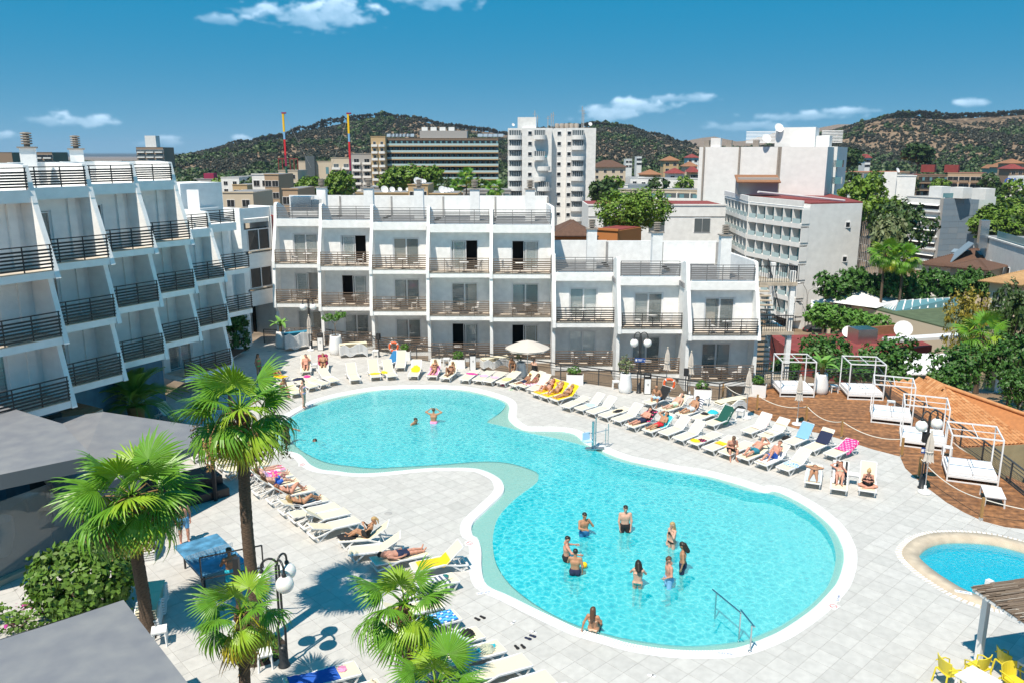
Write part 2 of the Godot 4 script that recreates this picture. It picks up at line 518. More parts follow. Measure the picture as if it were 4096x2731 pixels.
	for i in range(-16, 20):
		for j in range(-62, -20):
			for q in Geometry2D.intersect_polygons(PackedVector2Array([Vector2(i, j), Vector2(i + 1, j), Vector2(i + 1, j + 1), Vector2(i, j + 1)]), basin_edge):
				var t = Geometry2D.triangulate_polygon(q)
				for m in range(0, t.size(), 3):
					for n in [0, 1, 2]:   # the sheet grows more opaque over the deeper floor
						var v = q[t[m + n]]
						b.st.set_smooth_group(1)
						b.st.set_color(Color(1, 1, 1, lerpf(0.42, 1.0, clampf(-water_floor(v.x, v.y) * 1.7 - 0.62, 0, 1))))
						b.st.add_vertex(V(v.x, -0.055, v.y))
	part(water, "cloudy_water", b.mesh(), "caustic_water")  # cyan water sheet with caustic light painted in
	b = B.new()
	b.flat(pool_edge, -0.045)
	part(water, "water_surface", b.mesh(), "water_film")
	# the children's pool
	var kp = Node3D.new()
	kp.name = "paddling_pool"
	add_child(kp)
	kp.set_meta("kind", "structure")
	var kin = grown(kids_edge, 0.5)
	var ko0 = grown(kids_edge, 0.52)
	b = B.new()
	ring(b, kids_edge, kin, 0.05, 0.05)
	ring(b, kin, grown(kids_edge, 0.53), 0.05, -0.02)
	ring(b, grown(kids_edge, -0.003), kids_edge, -0.2, 0.05)
	ring(b, ko0, grown(kids_edge, 0.76), -0.003, -0.003)
	part(kp, "stone_coping", b.mesh(), "kids_coping")
	b = B.new()
	var ko = grown(kids_edge, 0.54)
	for i in ko.size():
		var j = (i + 1) % ko.size()
		for s in 2:
			var f0 = s / 2.0 + 0.05
			var f1 = (s + 1) / 2.0 - 0.1
			var v = 0.6 + 0.2 * rng.randf()
			b.c = Color(v, v, v)
			var k = [ko[i].lerp(ko[j], f0), ko[i].lerp(ko[j], f1), kids_rim[i].lerp(kids_rim[j], f1), kids_rim[i].lerp(kids_rim[j], f0)]
			b.quad(V(k[0].x, 0, k[0].y), V(k[1].x, 0, k[1].y), V(k[2].x, 0, k[2].y), V(k[3].x, 0, k[3].y))
	part(kp, "overflow_bars", b.mesh(), "tinted").set_meta("kind", "stuff")
	b = B.new()
	ring(b, grown(kids_edge, -0.006), grown(kids_edge, -0.002), -0.6, -0.18)
	b.flat(kids_edge, -0.5)
	part(kp, "basin", b.mesh(), "kids_mosaic")
	var kw = Node3D.new()
	kw.name = "water"
	add_child(kw, true)
	kw.set_meta("kind", "structure")
	b = B.new()
	b.flat(kids_edge, -0.16)
	part(kw, "cloudy_water", b.mesh(), "kids_water")  # paddling pool sheet, caustic light in its colour too
	b = B.new()
	b.flat(kids_edge, -0.15)
	part(kw, "water_surface", b.mesh(), "water_film")
	paving(rim, kids_rim)
	planks()
func paving(rim, kids_rim):
	var deck = Node3D.new()
	deck.name = "pool_deck"
	add_child(deck)
	deck.set_meta("kind", "structure")
	var o = Vector2(2.239, -20.711)
	var ang = deg_to_rad(47.2)
	var u = Vector2(cos(ang), sin(ang))
	var w = Vector2(-u.y, u.x)
	var size = 0.63
	var bed = B.new()
	var field = B.new()
	var cells = []
	var holes = [rim, kids_rim, wood_area]
	for i in range(-75, 50):
		for j in range(-60, 75):
			var c = o + u * (i + 0.5) * size + w * (j + 0.5) * size
			if c.y > -15.0 or absf(c.x) > 30.0 or c.y < -68.0:
				continue
			var near = false
			var hit = 0
			var cell = PackedVector2Array()
			var small = PackedVector2Array()
			for k in [[-0.5, -0.5], [0.5, -0.5], [0.5, 0.5], [-0.5, 0.5]]:
				cell.append(c + (u * k[0] + w * k[1]) * size)
				small.append(c + (u * k[0] + w * k[1]) * (size - 0.009))
			for p in cell:
				if Geometry2D.is_point_in_polygon(p, deck_area):
					hit += 1
			if hit == 0:
				continue
			var whole = hit == 4
			var gone = false
			for h in holes:
				var n = 0
				for p in cell:
					if Geometry2D.is_point_in_polygon(p, h):
						n += 1
				if n > 0:
					whole = false
				if n == 4:
					gone = true
			if gone:
				continue
			if whole:
				bed.quad(V(cell[0].x, -0.006, cell[0].y), V(cell[1].x, -0.006, cell[1].y), V(cell[2].x, -0.006, cell[2].y), V(cell[3].x, -0.006, cell[3].y))
				cells.append([c.length(), c])
				continue
			for pass_ in 2:
				var ps = [cell if pass_ == 0 else small]
				var cut = []
				for q in ps:
					cut += Geometry2D.intersect_polygons(q, deck_area)
				for h in holes:
					var nx = []
					for q in cut:
						nx += Geometry2D.clip_polygons(q, h)
					cut = nx
				var k = 0.93 + 0.1 * rng.randf()
				field.c = Color(0.57 * k, 0.555 * k, 0.53 * k)
				for q in cut:
					if q.size() > 2:
						(bed if pass_ == 0 else field).flat(q, -0.006 if pass_ == 0 else 0.0)
	cells.sort_custom(func(a, b): return a[0] < b[0])
	var bs = Basis(V(u.x, 0, u.y), Vector3.UP, V(-u.y, 0, u.x) * -1.0)
	bs = Basis(Vector3.UP, -ang)
	var shown = 0
	for cl in cells:
		var c = cl[1]
		var inside = absf(c.x / c.y) < 0.62 and c.y < -19.2
		if inside and shown < 298:
			shown += 1
			part(deck, "tile", boxed(V(size - 0.009, 0.02, size - 0.009)), "deck_tile_%d" % rng.randi_range(0, 4), V(c.x, -0.01, c.y), bs)
		else:
			var k = 0.93 + 0.1 * rng.randf()
			if rng.randf() < 0.03:
				k *= 0.93
			field.c = Color(0.57 * k, 0.555 * k, 0.53 * k)
			var s = size / 2.0 - 0.0045
			var q = []
			for m in [[-1, -1], [1, -1], [1, 1], [-1, 1]]:
				var p = c + u * m[0] * s + w * m[1] * s
				q.append(V(p.x, 0, p.y))
			field.quad(q[0], q[1], q[2], q[3])
	part(deck, "joint_bed", bed.mesh(), "grout")
	part(deck, "far_tiles", field.mesh(), "tile_field").set_meta("kind", "stuff")
func planks():   # the raised sun terrace: every board is laid on its own
	var deck = Node3D.new()
	deck.name = "timber_deck"
	add_child(deck)
	deck.set_meta("kind", "structure")
	var b = B.new()
	b.prism(wood_area, -0.3, -0.03)
	part(deck, "deck_frame", b.mesh(), "soil")
	var ang = deg_to_rad(6.0)
	var u = Vector2(cos(ang), sin(ang))
	var w = Vector2(-u.y, u.x)
	var pitch = 0.142
	var n = 0
	var i = 0
	for k in range(-60, 330):
		var c = Vector2(10.0, -52.0) + w * k * pitch
		i += 1
		var strip = PackedVector2Array([c - u * 14.0, c + u * 26.0, c + u * 26.0 + w * (pitch - 0.008), c - u * 14.0 + w * (pitch - 0.008)])
		for q in Geometry2D.intersect_polygons(strip, wood_area):
			if q.size() > 2 and n < 299:
				n += 1
				b = B.new()
				b.prism(q, -0.03, 0.012, false)
				part(deck, "plank", b.mesh(), "deck_plank_%d" % (rng.randi() % 4))
func put(p, n, t, mesh, m, at = Vector3.ZERO, bs = Basis()):   # a part in the frame t of its bay
	return part(p, n, mesh, m, t * at, t.basis * bs)
func rail(p, t, x0, x1, y, m, n = 6, high = 1.0):   # a balcony railing: uprights, a handrail and level slats
	var w = x1 - x0
	var b = B.new()
	var k = maxi(2, int(round(w / 1.15)) + 1)
	for i in k:
		b.box(V(x0 + 0.04 + (w - 0.08) * i / (k - 1), y + high / 2.0, 0), V(0.035, high, 0.045))
	var r = put(p, "railing", t, b.mesh(), m)
	for i in n:
		part(r, "slat", boxed(V(w, 0.072, 0.025)), m, V((x0 + x1) / 2.0, y + 0.12 + (high - 0.3) * i / (n - 1), 0.035))
	part(r, "handrail", boxed(V(w, 0.04, 0.07)), m, V((x0 + x1) / 2.0, y + high, 0.0))
	return r
func sliding_door(p, t, x, w, y, high, open_ = 0, tan_ = false, m = "white_frame"):   # open_: 0 shut, 1 right half open, 2 left half open
	var b = B.new()
	var f = 0.06
	b.box(V(x - w / 2 + f / 2, y + high / 2, 0), V(f, high, 0.09))
	b.box(V(x + w / 2 - f / 2, y + high / 2, 0), V(f, high, 0.09))
	b.box(V(x, y + high - f / 2, 0), V(w - 2 * f, f, 0.09))
	b.box(V(x, y + f / 4, 0), V(w - 2 * f, f / 2, 0.09))
	var d = put(p, "sliding_door", t, b.mesh(), m)
	var half = (w - 2 * f) / 2.0
	for s in [-1, 1]:
		var shift = 0.0
		if open_ == 1 and s == 1:
			shift = -half * 0.85
		if open_ == 2 and s == -1:
			shift = half * 0.85
		var z = 0.022 * s
		var cx = x + s * half / 2 + shift
		var lf = B.new()
		for q in [-1, 1]:
			lf.box(V(cx + q * (half / 2 - 0.025), y + high / 2, z), V(0.05, high - 0.16, 0.035))
			lf.box(V(cx, y + high / 2 + q * (high / 2 - 0.105), z), V(half - 0.1, 0.05, 0.035))
		part(d, "leaf_frame", lf.mesh(), m)
		part(d, "pane", boxed(V(half - 0.09, high - 0.24, 0.008)), "glass", V(cx, y + high / 2, z))
	var c = B.new()
	var gaps = [[-0.5, 0.5], [-0.5, 0.02], [-0.02, 0.5], [-0.5, -0.1], [0.12, 0.5]][rng.randi() % 5]
	if open_ == 1:
		gaps = [-0.5, 0.05]
	if open_ == 2:
		gaps = [0.0, 0.5]
	var n = 22
	for i in n:
		var a = lerpf(gaps[0], gaps[1], float(i) / n) * (w - 0.12)
		var e = lerpf(gaps[0], gaps[1], float(i + 1) / n) * (w - 0.12)
		var za = -0.24 + 0.05 * (i % 2)
		var zb = -0.24 + 0.05 * ((i + 1) % 2)
		c.quad(V(x + a, y + 0.04, za), V(x + a, y + high - 0.1, za), V(x + e, y + high - 0.1, zb), V(x + e, y + 0.04, zb), 1)
	part(d, "curtain", c.mesh(), "curtain_tan" if tan_ else "curtain")
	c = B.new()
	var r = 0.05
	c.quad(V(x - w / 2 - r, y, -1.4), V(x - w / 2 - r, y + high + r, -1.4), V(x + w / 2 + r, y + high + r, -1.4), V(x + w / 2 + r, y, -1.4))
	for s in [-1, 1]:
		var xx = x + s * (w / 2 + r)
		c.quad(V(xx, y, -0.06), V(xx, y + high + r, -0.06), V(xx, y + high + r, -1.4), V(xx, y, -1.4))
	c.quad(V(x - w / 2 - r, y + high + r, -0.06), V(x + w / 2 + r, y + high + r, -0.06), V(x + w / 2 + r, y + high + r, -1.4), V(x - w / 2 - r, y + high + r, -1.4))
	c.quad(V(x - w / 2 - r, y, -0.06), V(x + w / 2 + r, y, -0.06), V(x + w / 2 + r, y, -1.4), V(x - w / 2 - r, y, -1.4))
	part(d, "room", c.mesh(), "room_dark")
	return d
func fin(p, t, x, prof, thick = 0.22):   # an upright side wall with the outline prof (z, y)
	var b = B.new()
	var q = pl(prof)
	var tri = Geometry2D.triangulate_polygon(q)
	for i in range(0, tri.size(), 3):
		for s in [-1, 1]:
			var v = [q[tri[i]], q[tri[i + 1]], q[tri[i + 2]]]
			b.tri(V(s * thick / 2, v[0].y, v[0].x), V(s * thick / 2, v[1 if s > 0 else 2].y, v[1 if s > 0 else 2].x), V(s * thick / 2, v[2 if s > 0 else 1].y, v[2 if s > 0 else 1].x))
	for i in q.size():
		var a = q[i]
		var e = q[(i + 1) % q.size()]
		b.quad(V(-thick / 2, a.y, a.x), V(-thick / 2, e.y, e.x), V(thick / 2, e.y, e.x), V(thick / 2, a.y, a.x))
	return put(p, "side_wall", t, b.mesh(), "white_wall", V(x, 0, 0))
func bay(p, t, w, h, dep, o = {}):   # one balcony: slab, rear wall with a sliding door, and its railing
	var th = o.get("slab", 0.3)
	put(p, "balcony_slab", t, boxed(V(w - 0.23, th, dep + 0.2)), "white_wall", V(w / 2, th / 2, -(dep + 0.2) / 2 - 0.02))
	put(p, "balcony_floor", t, boxed(V(w - 0.24, 0.012, dep - 0.06)), "balcony_tile", V(w / 2, th + 0.006, -dep / 2 - 0.05))
	put(p, "edge_stone", t, boxed(V(w - 0.24, 0.035, 0.2)), "ledge_stone", V(w / 2, th + 0.02, -0.1))
	var dw = o.get("door_w", 1.9)
	var dx = o.get("door_x", w * 0.52)
	var dh = o.get("door_h", 2.15)
	var z = -dep - 0.08
	var l = dx - dw / 2 - 0.1
	put(p, "wall", t, boxed(V(l, h - th, 0.16)), "white_wall", V(0.1 + l / 2, th + (h - th) / 2, z))
	var r = w - 0.1 - dx - dw / 2
	put(p, "wall", t, boxed(V(r, h - th, 0.16)), "white_wall", V(dx + dw / 2 + r / 2, th + (h - th) / 2, z))
	put(p, "wall", t, boxed(V(dw, h - th - dh, 0.16)), "white_wall", V(dx, th + dh + (h - th - dh) / 2, z))
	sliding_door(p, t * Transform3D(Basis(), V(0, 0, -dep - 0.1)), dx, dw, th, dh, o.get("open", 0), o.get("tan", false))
	if o.get("pier", false):   # a shallow pier on the rear wall beside the door
		put(p, "pier", t, boxed(V(0.35, h - th, 0.12)), "white_wall", V(w - 0.55, th + (h - th) / 2, -dep + 0.06))
	if o.has("rail"):
		rail(p, t, 0.13, w - 0.13, th + 0.04, o.rail)
func louvred_chimney(p, at, high, w, yaw = 0.0):
	var bs = Basis(Vector3.UP, deg_to_rad(yaw))
	var c = part(p, "chimney", boxed(V(w, high, w)), "white_wall", at + V(0, high / 2, 0), bs)
	part(c, "cap_slab", boxed(V(w + 0.16, 0.07, w + 0.16)), "cap_stone", V(0, high / 2 + 0.035, 0))
	var b = B.new()
	for i in 5:
		b.lathe([Vector2(0.001, 0.12 + i * 0.11), Vector2(w * 0.33, 0.12 + i * 0.11), Vector2(w * 0.38, 0.16 + i * 0.11), Vector2(w * 0.33, 0.19 + i * 0.11), Vector2(0.001, 0.19 + i * 0.11)], 12, Vector3.ZERO, -1)
	b.lathe([Vector2(w * 0.2, 0.0), Vector2(w * 0.2, 0.65)], 8)
	part(c, "louvred_cowl", b.mesh(), "cap_stone", V(0, high / 2 + 0.05, 0))
func hotel():
	west_wing()
	link_block()
	court_wing()
	balcony_sets()
func balcony_sets():   # white chairs and little tables on the balconies
	var c = null
	var t = null
	var x = [-17.95, -14.2, -10.1, -5.85, -1.44, 2.83, 6.95, 11.1]
	var dz = [60.3, 58.9, 57.1, 55.35, 54.95, 53.0, 51.1, 49.2]
	for i in 8:
		for l in (3 if i < 5 else 2):
			var y = [-0.04, 2.98, 5.94][l]
			var z = -dz[i] - 0.75
			var where = "%s floor in the %s bay of the court wing" % [["ground", "first", "second"][l], ORD[i]]
			for s in 2:
				var at = V(x[i] + [1.0, 3.0][s] + 0.25 * ((i + l) % 3), y, z)
				var lb = "%s white chair on the %s" % [["left", "right"][s], where]
				if c == null:
					c = thing("balcony_chair", lb, "chair", at, 90.0, "white balcony chairs")
					part(c, "seat", boxed(V(0.42, 0.03, 0.42)), "white_plastic", V(0, 0.44, 0))
					part(c, "backrest", boxed(V(0.42, 0.42, 0.03)), "white_plastic", V(0, 0.68, -0.21), Basis(Vector3.RIGHT, -0.15))
					for k in 4:
						part(c, "leg", boxed(V(0.03, 0.44, 0.03)), "white_plastic", V(-0.18 + 0.36 * (k % 2), 0.22, -0.18 + 0.36 * (k / 2)))
				else:
					dup(c, lb, at, 90.0 - 180.0 * s + 20.0 * ((i + l + s) % 3 - 1))
			var at = V(x[i] + 2.0 + 0.25 * ((i + l) % 3), y, z)
			var lb = "round table on the " + where
			if t == null:
				t = thing("balcony_table", lb, "table", at, 0, "balcony tables")
				var b = B.new()
				b.lathe([Vector2(0.001, 0.7), Vector2(0.34, 0.7), Vector2(0.34, 0.73), Vector2(0.001, 0.74)], 16)
				part(t, "table_top", b.mesh(), "white_plastic")
				b = B.new()
				b.lathe([Vector2(0.22, 0), Vector2(0.03, 0.05), Vector2(0.03, 0.7)], 10)
				part(t, "pedestal", b.mesh(), "lamp_black")
			else:
				dup(t, lb, at, 0)
func west_wing():
	var p = thing("hotel_wing", "tall white balcony wing in shade on the left, slanting side walls and black slatted railings", "building")
	var phi = deg_to_rad(3.2)
	var e = V(sin(phi), 0, -cos(phi))
	var n = V(cos(phi), 0, sin(phi))
	var d2 = V(0.497, 0, -0.868)
	var bs = Basis(d2, Vector3.UP, V(0.868, 0, 0.497))
	var lev = [1.0, 3.75, 6.45, 9.15, 12.1]
	var w = 3.67
	for k in range(0, 6):
		var tip = e * (31.15 + 4.1 * k) + n * -20.0
		var top = 4 if k < 4 else 3
		for l in range(0 if k > 3 else 1, top):
			var h = lev[l + 1] - lev[l]
			var t = Transform3D(bs, tip + V(0, lev[l], 0) - d2 * w)
			if k == 5 and l == 0:
				continue
			bay(p, t, w, h, 1.75, {"rail": "dark_rail", "pier": true, "door_x": 1.35, "door_w": 1.7, "open": [0, 0, 0, 1, 0, 2][(k * 3 + l + 6) % 6]})
			if k < 5:
				fin(p, t, w, [0.06, -0.02, -0.55 if l < top - 1 else -0.9, h - 0.02, -3.8, h - 0.02, -3.8, -0.02])
		# roof terrace
		var h2 = lev[top]
		var t2 = Transform3D(bs, tip + V(0, h2, 0) - d2 * w)
		put(p, "roof_slab", t2, boxed(V(w - 0.23, 0.5, 3.4)), "white_wall", V(w / 2, 0.25, -2.65))
		if not (k == 4 and top == 4):
			rail(p, t2 * Transform3D(Basis(), V(0, 0, -1.05)), 0.13, w - 0.13, 0.5, "dark_rail", 6, 0.85)
		if k < 5:
			fin(p, t2, w, [-0.88, -0.02, -1.25, 1.45, -2.4, 1.5, -4.2, 1.5, -4.2, -0.02])
		if top == 4:
			put(p, "parapet", t2, boxed(V(w + 2.2, 1.0, 0.2)), "white_wall", V(w / 2 + 0.4, 1.0, -4.1))
		else:
			put(p, "parapet", t2, boxed(V(w + 2.2, 0.8, 0.2)), "white_wall", V(w / 2 + 0.2, 0.9, -4.15))
	# the mass behind the rooms
	var b = B.new()
	var q = PackedVector2Array()
	for v in [e * 29.0 + n * -23.8, e * 46.0 + n * -23.6, e * 46.0 + n * -34.0, e * 29.0 + n * -34.0]:
		q.append(Vector2(v.x, v.z))
	b.prism(q, 0.0, 12.45)
	part(p, "rear_block", b.mesh(), "white_wall")
	b = B.new()
	q = PackedVector2Array()
	for v in [e * 46.05 + n * -24.2, e * 62.0 + n * -24.2, e * 62.0 + n * -34.0, e * 46.05 + n * -34.0]:
		q.append(Vector2(v.x, v.z))
	b.prism(q, 0.0, 9.5)
	part(p, "rear_block", b.mesh(), "white_wall")
	# stair head on the lower roof
	b = B.new()
	b.box(Vector3.ZERO, V(3.4, 3.2, 3.0))
	part(p, "stair_head", b.mesh(), "white_wall", V(-21.36, 11.09, -56) + V(-0.8, -0.6, 0), bs)
	part(p, "roof_door", boxed(V(0.8, 1.9, 0.06)), "white_frame", V(-21.02, 10.66, -54) + V(0.2, 0.1, 0.4), Basis(Vector3.UP, -0.05))
	# ground storey under the lowest balconies
	b = B.new()
	q = PackedVector2Array()
	for v in [e * 29.0 + n * -21.9, e * 42.5 + n * -21.9, e * 42.5 + n * -30.0, e * 29.0 + n * -30.0]:
		q.append(Vector2(v.x, v.z))
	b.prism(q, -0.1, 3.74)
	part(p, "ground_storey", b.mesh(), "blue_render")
	for k in 2:
		louvred_chimney(p, [V(-22.02, 12.94, -42), V(-21.56, 13.03, -37)][k] - V(0, 0.4, 0), [1.65, 1.6][k], 0.62, 27.0)
	# pipe stub on the blue wall
	b = B.new()
	b.tube([Vector3.ZERO, V(0.18, 0.05, 0.05), V(0.24, -0.1, 0.07)], 0.04)
	part(p, "waste_pipe", b.mesh(), "grey_paint", V(-20.74, 2.7, -37.85) + V(0.1, 0, 0))
func link_block():
	var p = thing("stair_block", "narrow grey-white block with two dark sliding windows over a dark passage", "building")
	var d2 = V(0.497, 0, -0.868)
	var bs = Basis(d2, Vector3.UP, V(0.868, 0, 0.497))
	var t = Transform3D(bs, V(-19.81, 0, -60.12))
	var w = 2.75
	var high = 10.1
	var dz = -3.0
	put(p, "wall", t, boxed(V(w, 0.75, 0.25)), "white_wall", V(w / 2, high - 0.4, -0.13))
	for y in [5.75, 2.9]:
		put(p, "wall", t, boxed(V(w, 1.15, 0.25)), "white_wall", V(w / 2, y + 0.58 - 0.2, -0.13))
		for x in [[0.12, 0.24], [w - 0.15, 0.3]]:
			put(p, "wall", t, boxed(V(x[1], 1.62, 0.25)), "white_wall", V(x[0], y + 1.94, -0.13))
		var b = B.new()
		var cx = w / 2
		for s in [-1, 0, 1]:
			b.box(V(cx + s * 1.06, y + 1.94, 0), V(0.07, 1.6, 0.1))
		for s in [-1, 1]:
			b.box(V(cx, y + 1.94 + s * 0.77, 0), V(2.05, 0.07, 0.1))
		var wd = put(p, "window", t, b.mesh(), "white_frame", V(0, 0, -0.05))
		part(wd, "pane", boxed(V(1.0, 1.48, 0.02)), "dark_glass", V(cx - 0.53, y + 1.94, -0.01))
		part(wd, "pane", boxed(V(1.0, 1.48, 0.02)), "dark_glass", V(cx + 0.53, y + 1.94, -0.03))
		part(wd, "sill", boxed(V(2.3, 0.06, 0.3)), "ledge_stone", V(cx, y + 1.1, 0.05))
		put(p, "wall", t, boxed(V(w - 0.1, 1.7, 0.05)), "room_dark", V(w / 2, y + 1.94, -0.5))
	put(p, "side_wall", t, boxed(V(0.3, high, 2.4)), "white_wall", V(-0.15, high / 2, -1.2))
	put(p, "side_wall", t, boxed(V(0.3, high, 2.4)), "white_wall", V(w + 0.15, high / 2, -1.2))
	put(p, "roof_slab", t, boxed(V(w, 0.3, 3.0)), "white_wall", V(w / 2, high - 1.0, -1.8))
	put(p, "passage_ceiling", t, boxed(V(w - 0.02, 0.2, 5.0)), "white_wall", V(w / 2, 2.92, -2.8))
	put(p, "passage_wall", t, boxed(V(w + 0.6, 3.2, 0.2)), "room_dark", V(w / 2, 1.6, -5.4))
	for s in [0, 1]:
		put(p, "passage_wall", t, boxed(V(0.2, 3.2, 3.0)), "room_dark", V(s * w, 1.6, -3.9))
	var b = B.new()
	b.tube([t * V(w + 0.05, 0.1, 0.12), t * V(w + 0.05, 9.4, 0.12), t * V(w - 0.12, 9.4, 0.12)], 0.06)
	part(p, "red_pipe", b.mesh(), "pipe_red")
	b = B.new()
	b.tube([t * V(w - 0.12, 3.0, 0.08), t * V(w - 0.12, high, 0.08)], 0.045)
	part(p, "drain_pipe", b.mesh(), "white_plastic")
func court_wing():
	var p = thing("hotel_wing", "long white sunlit balcony wing behind the pool stepping down to the right", "building")
	var x = [-17.95, -14.2, -10.1, -5.85, -1.44, 2.83, 6.95, 11.1, 15.42]
	var dz = [60.3, 58.9, 57.1, 55.35, 54.95, 53.0, 51.1, 49.2]
	var lev = [-0.35, 2.67, 5.63, 8.65]
	for i in 8:
		var w = x[i + 1] - x[i]
		var top = 3 if i < 5 else 2
		var jut = 1.2 if i == 0 else dz[i - 1] - dz[i]
		for l in top:
			var h = lev[l + 1] - lev[l]
			var z = -dz[i] - [0.25, 0.0, 0.3][l]
			var t = Transform3D(Basis(), V(x[i], lev[l], z))
			var o = {"rail": "brown_rail", "door_x": w * (0.56 if i < 5 else 0.5), "door_w": 1.95, "open": [0, 2, 1, 0, 0, 2, 0, 1, 0, 2, 0][(i * 3 + l * 2) % 11], "tan": (i + l) % 4 == 0}
			if i >= 5:
				o.rail = "dark_rail" if l == 1 else "brown_rail"
				o.open = 0
			bay(p, t, w, h, 1.6, o)
			var back = -1.8 - maxf(jut, 0.4) - (1.9 if i < 5 else 2.2)
			if l == 0:
				fin(p, t, 0.0, [-0.25, -0.4, -0.35, 2.6, -0.05, h - 0.02, back, h - 0.02, back, -0.4])
			else:
				fin(p, t, 0.0, [0.05, -0.02, 0.04, 0.5, -0.35 if l < top - 1 else -1.0, h - 0.02, back, h - 0.02, back, -0.02])
			if i == 7 or (i == 4 and l == 2):
				fin(p, t, w, [0.05 if l else -0.3, -0.02, -0.35 if l < top - 1 else -1.0, h - 0.02, -9.0, h - 0.02, -9.0, -0.4 if l == 0 else -0.02])
		var t2 = Transform3D(Basis(), V(x[i], lev[top], -dz[i] - (1.35 if i < 5 else 1.15)))
		put(p, "roof_slab", t2, boxed(V(w - 0.23, 0.55, 0.6)), "white_wall", V(w / 2, 0.275, -0.32))
		put(p, "roof_deck", t2, boxed(V(w + 0.4, 0.3, 8.4)), "roof_grey", V(w / 2, 0.2, -4.8))
		rail(p, t2 * Transform3D(Basis(), V(0, 0, -0.2)), 0.13, w - 0.13, 0.56, "grey_rail", 7, 1.0)
		fin(p, t2, 0.0, [0.03, -0.02, -0.45, 1.7, -0.9, 1.75, -2.6, 1.3, -3.6, 0.5, -3.6, -0.02])
		if i == 7 or i == 4:
			fin(p, t2, w, [0.03, -0.02, -0.45, 1.7, -0.9, 1.75, -9.0, 1.5, -9.0, -0.02])
	# rear parapets, in lengths with piers
	for q in [[x[0] - 0.5, x[5] + 0.1, -68.0, 8.9, 1.75], [x[5] + 0.25, x[8], -61.5, 5.8, 1.8]]:
		var nn = int((q[1] - q[0]) / 4.0)
		for i in nn:
			var a = lerpf(q[0], q[1], float(i) / nn)
			var c = lerpf(q[0], q[1], float(i + 1) / nn)
			part(p, "parapet", boxed(V(c - a - 0.01, q[4], 0.2)), "white_wall", V((a + c) / 2, q[3] + q[4] / 2, q[2] + i * 0.25))
			part(p, "parapet_pier", boxed(V(0.16, q[4] - 0.15, 0.35)), "concrete", V(c, q[3] + q[4] / 2, q[2] + i * 0.25 + 0.18))
			part(p, "roof_flashing", boxed(V(c - a - 0.2, 0.3, 0.03)), "grey_paint", V((a + c) / 2, q[3] - 0.05, q[2] + i * 0.25 + 0.12))
	# the mass behind the rooms
	part(p, "rear_block", boxed(V(x[5] - x[0], 9.6, 8.0)), "white_wall", V((x[0] + x[5]) / 2, 3.9, -66.8))
	part(p, "rear_block", boxed(V(x[8] - x[5] - 0.1, 6.6, 7.4)), "white_wall", V((x[5] + x[8]) / 2, 2.4, -58.7))
	part(p, "end_wall", boxed(V(0.25, 8.0, 9.5)), "white_wall", V(x[8] - 0.02, 1.85, -56.3))
	for c in [[747, 66, 1], [853, 65, 1], [966, 64, 1], [1092, 63, 1], [1217, 62.5, 1]]:
		louvred_chimney(p, V(0.9736 * (c[0] - 1176) / 1860.0 * c[1] * 1.03, 8.8, -c[1]), 2.55, 0.72)
	for c in [[1353, 57.5], [1498, 55.0], [1650, 53.0]]:
		louvred_chimney(p, V(0.9736 * (c[0] - 1176) / 1860.0 * c[1] * 1.06, 5.8, -c[1]), 3.0, 0.68)
	# a metal duct on the roof, left
	var b = B.new()
	b.box(Vector3.ZERO, V(1.6, 1.1, 1.2))
	b.box(V(1.1, -0.1, 0), V(0.6, 0.8, 0.9))
	part(p, "roof_duct", b.mesh(), "steel", V(-16.6, 10.16, -65))
# ---- figures: a skeleton of joints, tapered bones joined by a smooth minimum, meshed as surface nets ----
func field_of(bones, cell, k, grow = 0.06):
	var lo = Vector3.ONE * 1e9
	var hi = Vector3.ONE * -1e9
	for b in bones:
		for i in 2:
			var r = Vector3.ONE * (b[2 + i] + grow)
			lo = lo.min(b[i] - r)
			hi = hi.max(b[i] + r)
	var nx = int((hi.x - lo.x) / cell) + 2
	var ny = int((hi.y - lo.y) / cell) + 2
	var nz = int((hi.z - lo.z) / cell) + 2
	var f = PackedFloat32Array()
	f.resize(nx * ny * nz)
	f.fill(1.0)
	for b in bones:
		var a: Vector3 = b[0]
		var d: Vector3 = b[1] - a
		var l2: float = maxf(d.length_squared(), 1e-8)
		var ra: float = b[2]
		var rb: float = b[3]
		var m: float = maxf(ra, rb) + k + cell * 1.5
		var p0: Vector3 = (a.min(b[1]) - Vector3.ONE * m - lo) / cell
		var p1: Vector3 = (a.max(b[1]) + Vector3.ONE * m - lo) / cell
		for z in range(maxi(0, int(p0.z)), mini(nz, int(p1.z) + 1)):
			for y in range(maxi(0, int(p0.y)), mini(ny, int(p1.y) + 1)):
				var row: int = (z * ny + y) * nx
				for x in range(maxi(0, int(p0.x)), mini(nx, int(p1.x) + 1)):
					var p: Vector3 = lo + V(x, y, z) * cell - a
					var t: float = clampf(p.dot(d) / l2, 0.0, 1.0)
					var v: float = (p - d * t).length() - ra - (rb - ra) * t
					if v < m:
						var o: float = f[row + x]
						var h: float = maxf(k - absf(v - o), 0.0) / k
						f[row + x] = minf(v, o) - h * h * k * 0.25
	return [f, lo, nx, ny, nz, cell]
